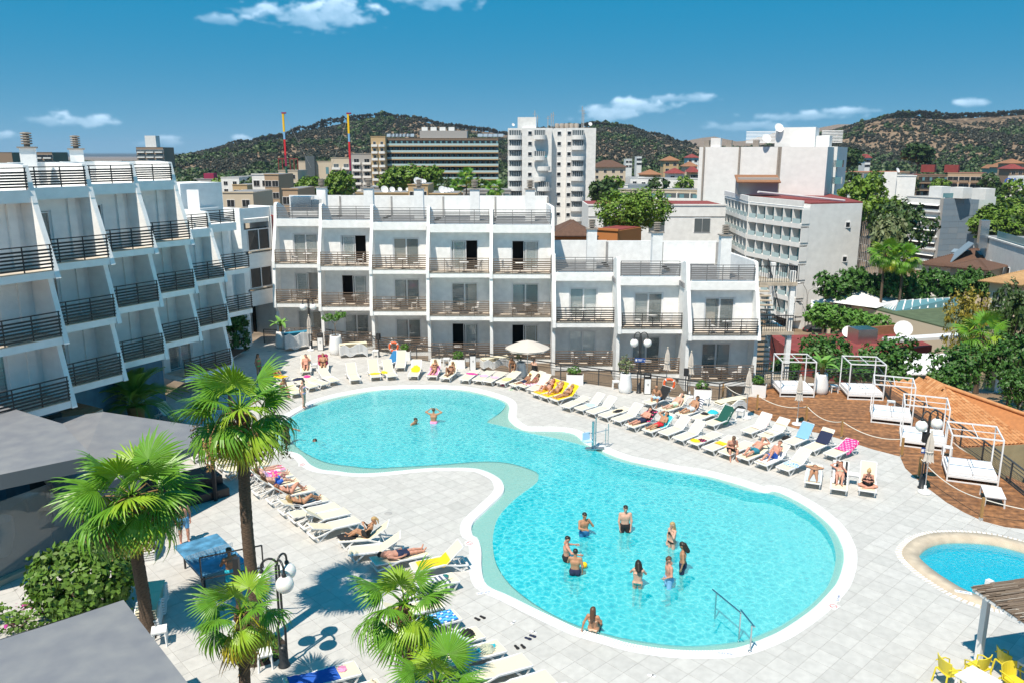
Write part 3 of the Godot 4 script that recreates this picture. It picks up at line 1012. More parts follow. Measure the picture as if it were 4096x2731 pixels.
func zone_cut(g, inflate, zones):   # the same field grown a little and kept only inside the zones: a garment
	var f: PackedFloat32Array = g[0].duplicate()
	var lo: Vector3 = g[1]
	var nx: int = g[2]
	var ny: int = g[3]
	var i = 0
	for z in g[4]:
		for y in ny:
			for x in nx:
				var v: float = f[i] - inflate
				if v < 0.06:
					var p: Vector3 = lo + V(x, y, z) * g[5]
					var best = 1.0
					for q in zones:
						if q.size() == 4:   # a slab: point, normal, half height, reach
							var r: Vector3 = p - q[0]
							best = minf(best, maxf(absf(r.dot(q[1])) - q[2], r.length() - q[3]))
						else:   # a capsule: a, b, radius
							var dd: Vector3 = q[1] - q[0]
							var t: float = clampf((p - q[0]).dot(dd) / dd.length_squared(), 0.0, 1.0)
							best = minf(best, (p - q[0] - dd * t).length() - q[2])
					v = maxf(v, best)
				f[i] = v
				i += 1
	return [f, lo, nx, ny, g[4], g[5]]
func nets(g, into = null, xf = Transform3D()):   # surface nets of a field, added to [positions, normals, indices]
	var f: PackedFloat32Array = g[0]
	var lo: Vector3 = g[1]
	var nx: int = g[2]
	var ny: int = g[3]
	var nz: int = g[4]
	var cell: float = g[5]
	if into == null:
		into = [PackedVector3Array(), PackedVector3Array(), PackedInt32Array()]
	var pos: PackedVector3Array = into[0]
	var idx: PackedInt32Array = into[2]
	var first = pos.size()
	var at = PackedInt32Array()
	at.resize(nx * ny * nz)
	at.fill(-1)
	var off = [0, 1, nx, nx + 1, nx * ny, nx * ny + 1, nx * ny + nx, nx * ny + nx + 1]
	var edges = [[0, 1], [2, 3], [4, 5], [6, 7], [0, 2], [1, 3], [4, 6], [5, 7], [0, 4], [1, 5], [2, 6], [3, 7]]
	for z in nz - 1:
		for y in ny - 1:
			var row: int = (z * ny + y) * nx
			for x in nx - 1:
				var i: int = row + x
				if f[i] > 0.09:
					continue
				var mask = 0
				for c in 8:
					if f[i + off[c]] < 0.0:
						mask |= 1 << c
				if mask == 0 or mask == 255:
					continue
				var s = Vector3.ZERO
				var n = 0
				for e in edges:
					var va: float = f[i + off[e[0]]]
					var vb: float = f[i + off[e[1]]]
					if (va < 0.0) != (vb < 0.0):
						var t: float = va / (va - vb)
						var pa = V(e[0] & 1, (e[0] >> 1) & 1, e[0] >> 2)
						var pb = V(e[1] & 1, (e[1] >> 1) & 1, e[1] >> 2)
						s += pa.lerp(pb, t)
						n += 1
				at[i] = pos.size()
				pos.append(xf * (lo + (V(x, y, z) + s / n) * cell))
	for z in range(1, nz - 1):
		for y in range(1, ny - 1):
			for x in range(1, nx - 1):
				var i: int = (z * ny + y) * nx + x
				if at[i] < 0:
					continue
				var v: float = f[i]
				for ax in 3:
					var st_: int = [1, nx, nx * ny][ax]
					var w: float = f[i + st_]
					if (v < 0.0) == (w < 0.0):
						continue
					var su: int = [nx, nx * ny, 1][ax]
					var sv: int = [nx * ny, 1, nx][ax]
					var q = [at[i], at[i - su], at[i - su - sv], at[i - sv]]
					if q[1] < 0 or q[2] < 0 or q[3] < 0:
						continue
					if v < 0.0:
						idx.append_array([q[0], q[1], q[2], q[0], q[2], q[3]])
					else:
						idx.append_array([q[0], q[2], q[1], q[0], q[3], q[2]])
	into[0] = pos
	into[2] = idx
	return into
func arrays_mesh(into):
	var pos: PackedVector3Array = into[0]
	var idx: PackedInt32Array = into[2]
	var nor = PackedVector3Array()
	nor.resize(pos.size())
	for i in range(0, idx.size(), 3):
		var n: Vector3 = (pos[idx[i + 2]] - pos[idx[i]]).cross(pos[idx[i + 1]] - pos[idx[i]])
		for k in 3:
			nor[idx[i + k]] += n
	for i in nor.size():
		nor[i] = nor[i].normalized()
	var a = []
	a.resize(Mesh.ARRAY_MAX)
	a[Mesh.ARRAY_VERTEX] = pos
	a[Mesh.ARRAY_NORMAL] = nor
	a[Mesh.ARRAY_INDEX] = idx
	var m = ArrayMesh.new()
	if idx.size() > 0:
		m.add_surface_from_arrays(Mesh.PRIMITIVE_TRIANGLES, a)
	return m
func append(into, part_, xf):
	var n = into[0].size()
	var p: PackedVector3Array = into[0]
	var id: PackedInt32Array = into[2]
	for v in part_[0]:
		p.append(xf * v)
	for i in part_[2]:
		id.append(i + n)
	into[0] = p
	into[2] = id
var head_net
var hand_net
var hair_mesh = {}
var body_cache = {}
func figures_setup():
	# head, centred between the ears, facing +z
	var hb = [[V(0, 0.03, -0.012), V(0, 0.03, 0.012), 0.085, 0.082], [V(0, -0.03, 0.015), V(0, -0.085, 0.052), 0.062, 0.03], [V(0, 0.01, 0.085), V(0, -0.028, 0.106), 0.009, 0.014], [V(-0.078, 0.008, 0), V(-0.082, -0.03, 0.004), 0.014, 0.009], [V(0.078, 0.008, 0), V(0.082, -0.03, 0.004), 0.014, 0.009], [V(0, -0.02, -0.02), V(0, -0.16, -0.03), 0.055, 0.052], [V(-0.018, -0.062, 0.078), V(0.018, -0.062, 0.078), 0.009, 0.009]]
	head_net = nets(field_of(hb, 0.012, 0.025))
	# hand: palm and five unequal, slightly curled fingers; wrist at the origin, fingers along +z, palm facing -y, thumb on +x
	var fb = [[V(-0.02, 0, 0.03), V(-0.02, 0, 0.085), 0.016, 0.014], [V(0.012, 0, 0.025), V(0.02, 0, 0.085), 0.018, 0.014], [V(0, 0, 0), V(0, 0, 0.03), 0.024, 0.022]]
	for i in 4:
		var x = 0.03 - i * 0.02
		var l = [0.072, 0.082, 0.076, 0.058][i]
		var k = V(x, -0.002, 0.09)
		var m = k + V((1.5 - i) * 0.003, -0.008, l * 0.5)
		fb.append([k, m, 0.0085, 0.008])
		fb.append([m, m + V((1.5 - i) * 0.002, -0.024, l * 0.42), 0.008, 0.0065])
	fb.append([V(0.025, -0.004, 0.025), V(0.055, -0.012, 0.058), 0.012, 0.009])
	fb.append([V(0.055, -0.012, 0.058), V(0.062, -0.022, 0.09), 0.009, 0.007])
	hand_net = nets(field_of(fb, 0.0075, 0.008, 0.02))
	var skull = [[V(0, 0.035, -0.02), V(0, 0.035, 0.008), 0.098, 0.09]]
	var sets = {
		"short": [[], [[V(0, 0.06, -0.05), V(0, 0.09, 0.03), 0.085]]],
		"bald": [[], [[V(0, 0.3, 0), V(0, 0.31, 0), 0.01]]],
		"long": [[[V(0, 0.02, -0.06), V(0, -0.2, -0.11), 0.075, 0.08], [V(0, -0.2, -0.11), V(0.02, -0.38, -0.12), 0.08, 0.045], [V(-0.075, 0.0, -0.02), V(-0.085, -0.18, -0.02), 0.03, 0.03], [V(0.075, 0.0, -0.02), V(0.085, -0.18, -0.02), 0.03, 0.03]], [[V(0, 0.06, -0.055), V(0, 0.085, 0.025), 0.085], [V(0, 0, -0.1), V(0, -0.4, -0.13), 0.125]]],
		"bun": [[[V(0, 0.11, -0.075), V(0, 0.125, -0.085), 0.042, 0.04]], [[V(0, 0.06, -0.05), V(0, 0.09, 0.025), 0.085], [V(0, 0.12, -0.08), V(0, 0.13, -0.09), 0.08]]],
		"tail": [[[V(0, 0.07, -0.1), V(0.0, -0.02, -0.15), 0.03, 0.035], [V(0, -0.02, -0.15), V(0, -0.2, -0.14), 0.035, 0.015]], [[V(0, 0.06, -0.05), V(0, 0.09, 0.025), 0.085], [V(0, 0.05, -0.14), V(0, -0.2, -0.15), 0.1]]],
		"curly": [[[V(-0.06, 0.05, -0.02), V(-0.09, -0.12, -0.03), 0.06, 0.06], [V(0.06, 0.05, -0.02), V(0.09, -0.12, -0.03), 0.06, 0.06], [V(0, 0.02, -0.07), V(0, -0.22, -0.1), 0.09, 0.08], [V(0, 0.1, -0.02), V(0, 0.1, 0.02), 0.07, 0.06]], [[V(0, 0.08, -0.06), V(0, 0.11, 0.02), 0.1], [V(0, 0, -0.11), V(0, -0.3, -0.12), 0.14]]],
		"cap": [[[V(0, 0.07, 0.03), V(0, 0.06, 0.13), 0.05, 0.02]], [[V(0, 0.11, -0.03), V(0, 0.1, 0.12), 0.085]]],
	}
	for k in sets:
		var g = field_of(skull + sets[k][0], 0.014, 0.02)
		hair_mesh[k] = arrays_mesh(nets(zone_cut(g, 0.0, sets[k][1])))
	var gb = B.new()
	for s in [-1, 1]:
		gb.box(V(s * 0.034, 0.016, 0.092), V(0.052, 0.034, 0.012))
		gb.box(V(s * 0.084, 0.02, 0.045), V(0.006, 0.01, 0.1))
	gb.box(V(0, 0.022, 0.097), V(0.03, 0.008, 0.008))
	mesh_of.glasses = gb.mesh()
	gb = B.new()
	for s in [-1, 1]:
		gb.ball(V(s * 0.033, 0.018, 0.083), V(0.016, 0.008, 0.008), 6)
	mesh_of.eyes = gb.mesh()
	gb = B.new()
	gb.ball(V(0, -0.062, 0.086), V(0.024, 0.007, 0.006), 6)
	mesh_of.mouth = gb.mesh()
	for s in [["skin_fair", 0.56, 0.33, 0.24], ["skin_pink", 0.55, 0.27, 0.19], ["skin_tan", 0.42, 0.215, 0.12], ["skin_brown", 0.28, 0.135, 0.075]]:
		var m = mat(s[0], s[1], s[2], s[3], 0.6)
		m.subsurf_scatter_enabled = true
		m.subsurf_scatter_strength = 0.06
	mat("hair_dark", 0.02, 0.014, 0.01, 0.5)
	mat("hair_brown", 0.09, 0.045, 0.022, 0.5)
	mat("hair_blond", 0.42, 0.28, 0.12, 0.5)
	mat("hair_red", 0.26, 0.09, 0.03, 0.5)
	for s in [["black", 0.012, 0.012, 0.014], ["navy", 0.012, 0.02, 0.06], ["sky_blue", 0.12, 0.36, 0.66], ["pink", 0.8, 0.3, 0.5], ["hot_pink", 0.8, 0.05, 0.28], ["lilac", 0.62, 0.42, 0.66], ["yellow", 0.85, 0.52, 0.01], ["pale_yellow", 0.75, 0.6, 0.25], ["maroon", 0.28, 0.02, 0.07], ["turquoise", 0.02, 0.42, 0.52], ["royal_blue", 0.02, 0.11, 0.5], ["mid_blue", 0.02, 0.16, 0.36], ["mint", 0.5, 0.7, 0.5], ["dark_green", 0.005, 0.08, 0.06], ["red", 0.6, 0.02, 0.03], ["cream", 0.68, 0.6, 0.48], ["pale_grey", 0.5, 0.55, 0.58], ["white_cloth", 0.78, 0.78, 0.8], ["nude", 0.72, 0.5, 0.36], ["sea_green", 0.01, 0.16, 0.16], ["baby_blue", 0.42, 0.62, 0.82], ["brown_cloth", 0.07, 0.04, 0.03], ["sage", 0.42, 0.44, 0.34], ["bright_green", 0.05, 0.6, 0.12], ["teal", 0.02, 0.2, 0.28], ["steel_blue", 0.2, 0.42, 0.66]]:
		mat(s[0], s[1], s[2], s[3], 0.85)
func pose(o):   # joints of a pose; o.kind names it
	var k = o.kind
	var J = {"pel": V(0, 0.95, 0), "u": Vector3.UP, "f": Vector3.BACK, "look": Vector3.BACK, "kn": [], "an": [], "toe": [], "el": [], "wr": []}
	var fem = o.get("fem", false)
	var sw = 0.165 if fem else 0.19
	var side = [-1, 1]
	if k in ["stand", "wade", "bend"]:
		var lean = o.get("lean", 0.0)
		J.u = V(0, cos(lean), sin(lean))
		J.f = V(0, -sin(lean), cos(lean))
		J.look = o.get("look", J.f)
		if k == "bend":
			J.pel = V(0, 0.93, -0.1)
		for s in side:
			var st_ = o.get("stance", 0.11)
			J.kn.append(V(s * st_, 0.49, 0.03 + s * o.get("step", 0.0)))
			J.an.append(V(s * st_ * 1.05, 0.075, -0.03 + s * o.get("step", 0.0) * 1.6))
			J.toe.append(V(s * (st_ * 1.05 + 0.04), 0.03, 0.14 + s * o.get("step", 0.0) * 1.6))
	elif k == "recline":
		var a = deg_to_rad(o.get("back", 40.0))
		J.pel = V(0, 0.455, -0.02)
		J.u = V(0, sin(a), -cos(a))
		J.f = V(0, cos(a), sin(a))
		J.look = o.get("look", (J.f + V(0, 0.1, 0.5)).normalized())
		for i in 2:
			var s = side[i]
			var up = o.get("knees", [0.0, 0.0])[i]
			J.kn.append(V(s * (0.1 + 0.04 * up), 0.45 + 0.36 * up, 0.42 - 0.14 * up))
			J.an.append(V(s * 0.1, 0.405, 0.86 - 0.36 * up))
			J.toe.append(V(s * 0.14, 0.52 - 0.12 * up, 0.94 - 0.26 * up))
	elif k == "prone":
		J.pel = V(0, 0.45, -0.02)
		J.u = V(0, 0.06, -1).normalized()
		J.f = V(0, -1, 0)
		J.look = V(0.8, -0.2, 0.1).normalized()
		for s in side:
			J.kn.append(V(s * 0.13, 0.42, 0.42))
			J.an.append(V(s * 0.17, 0.43, 0.84))
			J.toe.append(V(s * 0.16, 0.4, 0.99))
	elif k == "sit":
		J.pel = V(0, 0.47, -0.02)
		var lean = o.get("lean", 0.35)
		J.u = V(0, cos(lean), sin(lean))
		J.f = V(0, -sin(lean), cos(lean))
		J.look = o.get("look", (J.f + V(0, -0.3, 0)).normalized())
		for s in side:
			J.kn.append(V(s * 0.18, 0.5, 0.4))
			J.an.append(V(s * 0.14, 0.08, 0.44))
			J.toe.append(V(s * 0.18, 0.03, 0.6))
	elif k == "cross":
		J.pel = V(0, 0.46, -0.1)
		var lean = 0.3
		J.u = V(0, cos(lean), sin(lean))
		J.f = V(0, -sin(lean), cos(lean))
		J.look = V(-0.2, -0.35, 0.9).normalized()
		for s in side:
			J.kn.append(V(s * 0.36, 0.48, 0.2))
			J.an.append(V(s * -0.1, 0.4, 0.3 + 0.05 * s))
			J.toe.append(V(s * -0.22, 0.39, 0.34 + 0.05 * s))
	elif k == "hug":   # sitting up with the knees drawn up
		J.pel = V(0, 0.46, -0.1)
		J.u = V(0, 0.93, -0.36)
		J.f = V(0, 0.36, 0.93)
		J.look = V(0.2, 0.1, 0.9).normalized()
		for s in side:
			J.kn.append(V(s * 0.13, 0.84, 0.2))
			J.an.append(V(s * 0.15, 0.42, 0.5))
			J.toe.append(V(s * 0.18, 0.38, 0.64))
	elif k == "rim":   # seated on the pool rim with the legs in the water
		J.pel = V(0, 0.11, 0)
		J.u = V(0, 0.97, -0.22)
		J.f = V(0, 0.22, 0.97)
		J.look = V(0, 0.1, 1).normalized()
		for s in side:
			J.kn.append(V(s * 0.12, 0.1, 0.42))
			J.an.append(V(s * 0.1, -0.3, 0.5))
			J.toe.append(V(s * 0.12, -0.36, 0.64))
	elif k == "swim":
		J.pel = V(0, -0.28, -0.2)
		J.u = V(0, 0.55, 0.83)
		J.f = V(0, -0.83, 0.55)
		J.look = V(0, 0.1, 1).normalized()
		for s in side:
			J.kn.append(V(s * 0.2, -0.4, -0.55))
			J.an.append(V(s * 0.16, -0.36, -0.92))
			J.toe.append(V(s * 0.2, -0.42, -1.05))
	elif k == "float":   # sitting low in the water
		J.pel = V(0, -0.28, 0)
		J.u = V(0, 0.9, 0.43)
		J.f = V(0, -0.43, 0.9)
		J.look = V(0.3, 0.1, 1).normalized()
		for s in side:
			J.kn.append(V(s * 0.2, -0.3, 0.4))
			J.an.append(V(s * 0.16, -0.6, 0.5))
			J.toe.append(V(s * 0.2, -0.63, 0.65))
	var u: Vector3 = J.u
	var f: Vector3 = J.f
	for i in 2:
		var s = side[i]
		var sh: Vector3 = J.pel + u * 0.465 + Vector3.RIGHT * s * sw
		var arm = o.get("arms", ["side", "side"])[i]
		var e: Vector3
		var w: Vector3
		match arm:
			"side":
				e = sh - u * 0.27 + Vector3.RIGHT * s * 0.07 - f * 0.03
				w = e - u * 0.24 + f * 0.06 + Vector3.RIGHT * s * -0.01
			"lap":
				e = sh - u * 0.25 + Vector3.RIGHT * s * 0.08 + f * 0.02
				w = e - u * 0.12 + f * 0.16 - Vector3.RIGHT * s * 0.13
			"belly":
				e = sh - u * 0.24 + Vector3.RIGHT * s * 0.1 + f * 0.03
				w = e - u * 0.02 + f * 0.1 - Vector3.RIGHT * s * 0.21
			"face":
				e = sh - u * 0.18 + Vector3.RIGHT * s * 0.1 + f * 0.16
				w = e + u * 0.2 + f * 0.03 - Vector3.RIGHT * s * 0.16
			"head":
				e = sh + u * 0.1 + Vector3.RIGHT * s * 0.24 + f * 0.06
				w = e + u * 0.13 - Vector3.RIGHT * s * 0.2 + f * 0.03
			"behind":
				e = sh - u * 0.25 + Vector3.RIGHT * s * 0.07 - f * 0.1
				w = e - u * 0.2 - f * 0.08 - Vector3.RIGHT * s * 0.12
			"out":
				e = sh - u * 0.16 + Vector3.RIGHT * s * 0.16 + f * 0.14
				w = e - u * 0.04 + f * 0.24 + Vector3.RIGHT * s * 0.04
			"front":
				e = sh - u * 0.22 + Vector3.RIGHT * s * 0.06 + f * 0.12
				w = e + u * 0.02 + f * 0.2 - Vector3.RIGHT * s * 0.14
			"phone":
				e = sh - u * 0.24 + Vector3.RIGHT * s * 0.06 + f * 0.1
				w = e + u * 0.12 + f * 0.18 - Vector3.RIGHT * s * 0.13
			"knee":
				e = J.kn[i] * 0.45 + sh * 0.55 + Vector3.RIGHT * s * 0.06
				w = J.kn[i] + V(0, 0.03, 0.06)
			"up":
				e = sh + u * 0.06 + Vector3.RIGHT * s * 0.06 + f * 0.26
				w = e - Vector3.RIGHT * s * 0.14 + u * 0.16
			"fwd":
				e = sh + Vector3.RIGHT * s * 0.12 + u * 0.22
				w = e + u * 0.22 - Vector3.RIGHT * s * 0.05
			"pillow":
				e = sh + u * 0.12 + Vector3.RIGHT * s * 0.2
				w = e + u * 0.1 - Vector3.RIGHT * s * 0.22 - f * 0.0
			"down":
				e = sh + V(s * 0.04, -0.27, 0.05)
				w = e + V(-s * 0.03, -0.24, 0.04)
			"prop":
				e = sh - u * 0.24 + Vector3.RIGHT * s * 0.12 - f * 0.1
				w = e - u * 0.24 + Vector3.RIGHT * s * 0.05 - f * 0.06
		J.el.append(e)
		J.wr.append(w)
	return J
func person(label, o, at, yaw, group = ""):
	var key = str(o.get("kind"), o.get("fem", false), o.get("arms", 0), o.get("knees", 0), o.get("back", 0), o.get("lean", 0), o.get("wear", ""), o.get("look", 0), o.get("step", 0), o.get("heavy", 0))
	if not body_cache.has(key):
		body_cache[key] = body(o)
	var c = body_cache[key]
	var sc = o.get("size", 0.95 if o.get("fem", false) else 1.0)
	var n = one("person", c[0], o.get("skin", "skin_tan"), label, "person", at, yaw, group)
	n.scale = Vector3.ONE * sc
	if c[1] and c[1].get_surface_count():
		part(n, {"shorts": "swim_shorts", "brief": "swim_briefs"}.get(o.wear, "swimsuit"), c[1], o.get("cloth", "black"))
	if o.get("hair", "short") != "bald":
		part(n, "cap" if o.get("hair") == "cap" else "hair", hair_mesh[o.get("hair", "short")], o.get("hair_color", "hair_dark"), c[2].origin, c[2].basis)
	if o.get("shades", false):
		part(n, "sunglasses", mesh_of.glasses, "black", c[2].origin, c[2].basis)
	else:
		part(n, "eyes", mesh_of.eyes, "hair_dark", c[2].origin, c[2].basis)
	part(n, "mouth", mesh_of.mouth, "maroon", c[2].origin, c[2].basis)
	return n
func body(o):
	var J = pose(o)
	var fem = o.get("fem", false)
	var hv = o.get("heavy", 0.0)
	var u: Vector3 = J.u
	var f: Vector3 = J.f
	var X = Vector3.RIGHT
	var pel: Vector3 = J.pel
	var sw = 0.165 if fem else 0.19
	var ch = pel + u * 0.33
	var bones = [
		[pel - X * 0.075, pel + X * 0.075, 0.105 + hv, 0.105 + hv],
		[pel - X * 0.05 + u * 0.05, ch - X * 0.06 - u * 0.06, 0.092 + hv if fem else 0.1 + hv, 0.1],
		[pel + X * 0.05 + u * 0.05, ch + X * 0.06 - u * 0.06, 0.092 + hv if fem else 0.1 + hv, 0.1],
		[ch - X * 0.07, ch + X * 0.07, 0.1 if fem else 0.115, 0.1 if fem else 0.115],
		[pel + u * 0.46 - X * sw * 0.85, pel + u * 0.46 + X * sw * 0.85, 0.058, 0.058],
		[pel + u * 0.44, pel + u * 0.6 + f * 0.01, 0.065, 0.05],
	]
	if fem:
		for s in [-1, 1]:
			bones.append([ch + X * s * 0.075 + f * 0.06 + u * 0.02, ch + X * s * 0.075 + f * 0.085 + u * 0.0, 0.055, 0.05])
	else:
		for s in [-1, 1]:
			bones.append([ch + X * s * 0.05 + f * 0.045 + u * 0.06, ch + X * s * 0.11 + f * 0.04 + u * 0.06, 0.065, 0.06])
	for i in 2:
		var s = -1 if i == 0 else 1
		var sh = pel + u * 0.465 + X * s * sw
		var hip = pel + X * s * 0.09 - u * 0.02
		var q = 0.9 if fem else 1.0
		bones.append([sh, J.el[i], 0.052 * q, 0.041 * q])
		bones.append([J.el[i], J.wr[i], 0.041 * q, 0.027 * q])
		bones.append([hip, J.kn[i], 0.09 + hv * 0.3, 0.057])
		bones.append([J.kn[i], J.kn[i].lerp(J.an[i], 0.35), 0.054, 0.056])
		bones.append([J.kn[i].lerp(J.an[i], 0.35), J.an[i], 0.056, 0.036])
		bones.append([J.an[i] + (J.an[i] - J.toe[i]).normalized() * 0.03 - V(0, 0.02, 0), J.toe[i], 0.034, 0.026])
		bones.append([hip - f * 0.04, hip - f * 0.05 - u * 0.02, 0.085, 0.08])
	var g = field_of(bones, 0.021, 0.035)
	var skin = nets(g)
	# head
	var hc = pel + u * 0.685 + f * 0.015 + J.look * 0.02
	var z = (J.look as Vector3).normalized()
	var up = (u - z * u.dot(z)).normalized()
	if absf(u.dot(z)) > 0.97:
		up = (-f - z * (-f).dot(z)).normalized()
	var hx = up.cross(z)
	var hb = Transform3D(Basis(hx, up, z), hc)
	append(skin, head_net, hb)
	for i in 2:
		var s = -1 if i == 0 else 1
		var d = (J.wr[i] - J.el[i]).normalized()
		var inward = (-X * s + f * 0.4)
		inward = (inward - d * inward.dot(d)).normalized()
		var hy = -inward
		var hxx = hy.cross(d)
		var hs = Basis(hxx, hy, d)
		append(skin, hand_net, Transform3D(hs, J.wr[i]))
	var cloth = null
	var zones = []
	var grow = 0.008
	match o.get("wear", ""):
		"shorts":
			grow = 0.016
			zones = [[pel + u * 0.0, u, 0.1, 0.2]]
			for i in 2:
				var hip = pel + X * (-0.09 if i == 0 else 0.09)
				zones.append([hip, hip.lerp(J.kn[i], 0.55), 0.12])
		"brief":
			zones = [[pel - u * 0.02, u, 0.07, 0.17]]
		"bikini":
			zones = [[pel + u * -0.015, u, 0.04, 0.18], [pel - u * 0.08 - f * 0.1, pel - u * 0.08 + f * 0.1, 0.045], [ch + u * 0.01, u, 0.018, 0.16], [ch - X * 0.075 + f * 0.1, ch - X * 0.07 + f * 0.13, 0.06], [ch + X * 0.075 + f * 0.1, ch + X * 0.07 + f * 0.13, 0.06]]
		"suit":
			zones = [[pel + u * 0.14, u, 0.2, 0.3], [pel - u * 0.05 - f * 0.1, pel - u * 0.05 + f * 0.1, 0.06], [ch - X * 0.09 + f * 0.09, ch - X * 0.09 + u * 0.16, 0.04], [ch + X * 0.09 + f * 0.09, ch + X * 0.09 + u * 0.16, 0.04]]
		"top_shorts":
			zones = [[pel, u, 0.1, 0.2], [ch, u, 0.16, 0.2]]
	if zones.size():
		cloth = arrays_mesh(nets(zone_cut(g, grow, zones)))
	return [arrays_mesh(skin), cloth, hb]
# ---- sun loungers, what lies on them and who ----
var lounger_kind = {}
func lounger_proto(a):   # a white frame with a cream sling, its back raised by a degrees; the foot is at +z
	var o = Node3D.new()
	o.name = "sun_lounger"
	var ar = deg_to_rad(a)
	var d = V(0, sin(ar), -cos(ar))
	var b = B.new()
	for s in [-1, 1]:
		var x = s * 0.32
		b.bar(V(x, 0.3, 0.95), V(x, 0.33, 0.3), 0.055, 0.05)
		b.bar(V(x, 0.33, 0.3), V(x, 0.36, -0.1), 0.055, 0.05)
		b.bar(V(x, 0.36, -0.1), V(x, 0.24, -0.62), 0.05, 0.045)
		b.bar(V(x, 0.24, -0.62), V(x, 0.2, -0.96), 0.05, 0.045)
	b.box(V(0, 0.3, 0.95), V(0.66, 0.05, 0.06))
	b.box(V(0, 0.2, -0.94), V(0.6, 0.05, 0.06))
	b.box(V(0, 0.27, -0.5), V(0.6, 0.03, 0.05))
	part(o, "frame", b.mesh(), "white_plastic")
	for s in [-1, 1]:
		for q in [[V(s * 0.31, 0.29, 0.9), V(s * 0.29, 0.0, 0.74)], [V(s * 0.31, 0.3, 0.42), V(s * 0.29, 0.0, 0.72)], [V(s * 0.31, 0.22, -0.92), V(s * 0.29, 0.0, -0.78)], [V(s * 0.31, 0.3, -0.35), V(s * 0.29, 0.0, -0.74)]]:
			b = B.new()
			b.bar(q[0], q[1], 0.05, 0.045, Vector3.RIGHT)
			part(o, "leg", b.mesh(), "white_plastic")
	b = B.new()
	var n = 6
	for i in n:
		var z0 = lerpf(0.96, -0.14, float(i) / n)
		var z1 = lerpf(0.96, -0.14, float(i + 1) / n)
		var y0 = 0.345 - 0.012 * sin(PI * i / n)
		var y1 = 0.345 - 0.012 * sin(PI * (i + 1) / n)
		b.quad(V(-0.3, y0, z0), V(-0.3, y1, z1), V(0.3, y1, z1), V(0.3, y0, z0), 1)
		b.quad(V(-0.3, y0 - 0.02, z0), V(0.3, y0 - 0.02, z0), V(0.3, y1 - 0.02, z1), V(-0.3, y1 - 0.02, z1), 2)
		for s in [-1, 1]:
			b.quad(V(s * 0.3, y0 - 0.02, z0), V(s * 0.3, y0, z0), V(s * 0.3, y1, z1), V(s * 0.3, y1 - 0.02, z1))
	b.quad(V(-0.3, 0.325, 0.96), V(-0.3, 0.345, 0.96), V(0.3, 0.345, 0.96), V(0.3, 0.325, 0.96))
	part(o, "seat_sling", b.mesh(), "sling")
	var h = V(0, 0.345, -0.15)
	var bs = Basis(Vector3.RIGHT, d.cross(Vector3.RIGHT) * -1.0, d * -1.0)
	part(o, "back_sling", boxed(V(0.6, 0.022, 0.84)), "sling", h + d * 0.42, Basis(Vector3.RIGHT, ar))
	b = B.new()
	for s in [-1, 1]:
		b.bar(h + d * 0.02 + V(s * 0.31, -0.01, 0), h + d * 0.84 + V(s * 0.31, -0.01, 0), 0.03, 0.03)
		if a > 12:
			b.bar(h + d * 0.5 + V(s * 0.25, -0.02, 0), V(s * 0.27, 0.27, -0.62 - 0.1 * cos(ar)), 0.025, 0.025)
	b.box(h + d * 0.845, V(0.62, 0.03, 0.03))
	part(o, "back_frame", b.mesh(), "white_plastic")
	return o
func lounger(x, z, yaw, a, label, group = "sun loungers round the pool"):
	var o
	if not lounger_kind.has(a):
		o = lounger_proto(a)
		lounger_kind[a] = o
		o.name = numbered("sun_lounger")
		add_child(o)
	else:
		o = lounger_kind[a].duplicate()
		o.name = numbered("sun_lounger")
		add_child(o)
	o.position = V(x, 0, z)
	o.rotation_degrees.y = yaw
	tag(o, label, "sun lounger", group)
	return o
func along(s, a):   # a point and normal on the sling: s metres from the foot
	if s < 1.1:
		return [V(0, 0.348, 0.96 - s), Vector3.UP]
	var r = deg_to_rad(a)
	var d = V(0, sin(r), -cos(r))
	return [V(0, 0.35, -0.14) + d * (s - 1.1), V(0, cos(r), sin(r))]
func towel(x, z, yaw, a, m, label, s0, s1, w = 0.62, x0 = 0.0, over = 0.0, wavy = 0.012):   # a towel laid on the sling from s0 to s1; over hangs it behind the top
	var b = B.new()
	var n = 16
	var k = 8
	var q = noise(2.2, FastNoiseLite.TYPE_SIMPLEX_SMOOTH, 2, int(absf(x * 37 + z * 11)) + 3)
	var f = func(i, j, low):
		var s = lerpf(s0, s1, float(i) / n)
		var xx = x0 + w * (float(j) / k - 0.5)
		var r = along(minf(s, 1.93), a)
		var p = r[0] + r[1] * (0.012 + wavy * (1.0 + q.get_noise_2d(s * 2.0, xx * 3.0)) - (0.008 if low else 0.0)) + V(xx, 0, 0)
		if s > 1.93:
			p += V(0, -(s - 1.93), -0.04)
		if absf(xx) > 0.31:
			p.y -= (absf(xx) - 0.31) * 1.4
			p.x = signf(xx) * (0.33 + (absf(xx) - 0.31) * 0.2)
		p.x += 0.02 * q.get_noise_2d(s * 3.0, 7.0)
		return p
	if over > 0:
		s1 = 1.93 + over
	for i in n:
		for j in k:
			b.c = stripe(m, float(i) / n, float(j) / k, i, j)
			b.quad(f.call(i, j, false), f.call(i + 1, j, false), f.call(i + 1, j + 1, false), f.call(i, j + 1, false), 1)
			b.quad(f.call(i, j, true), f.call(i, j + 1, true), f.call(i + 1, j + 1, true), f.call(i + 1, j, true), 2)
	return one("towel", b.mesh(), "tinted" if m in STRIPES else m, label, "towel", V(x, 0, z), yaw, "towels on the loungers")
const STRIPES = ["blue_stripe", "black_white", "pink_stripe", "floral", "pink_leaf", "grey_stripe", "pink_white", "cream_stripe", "blue_print"]
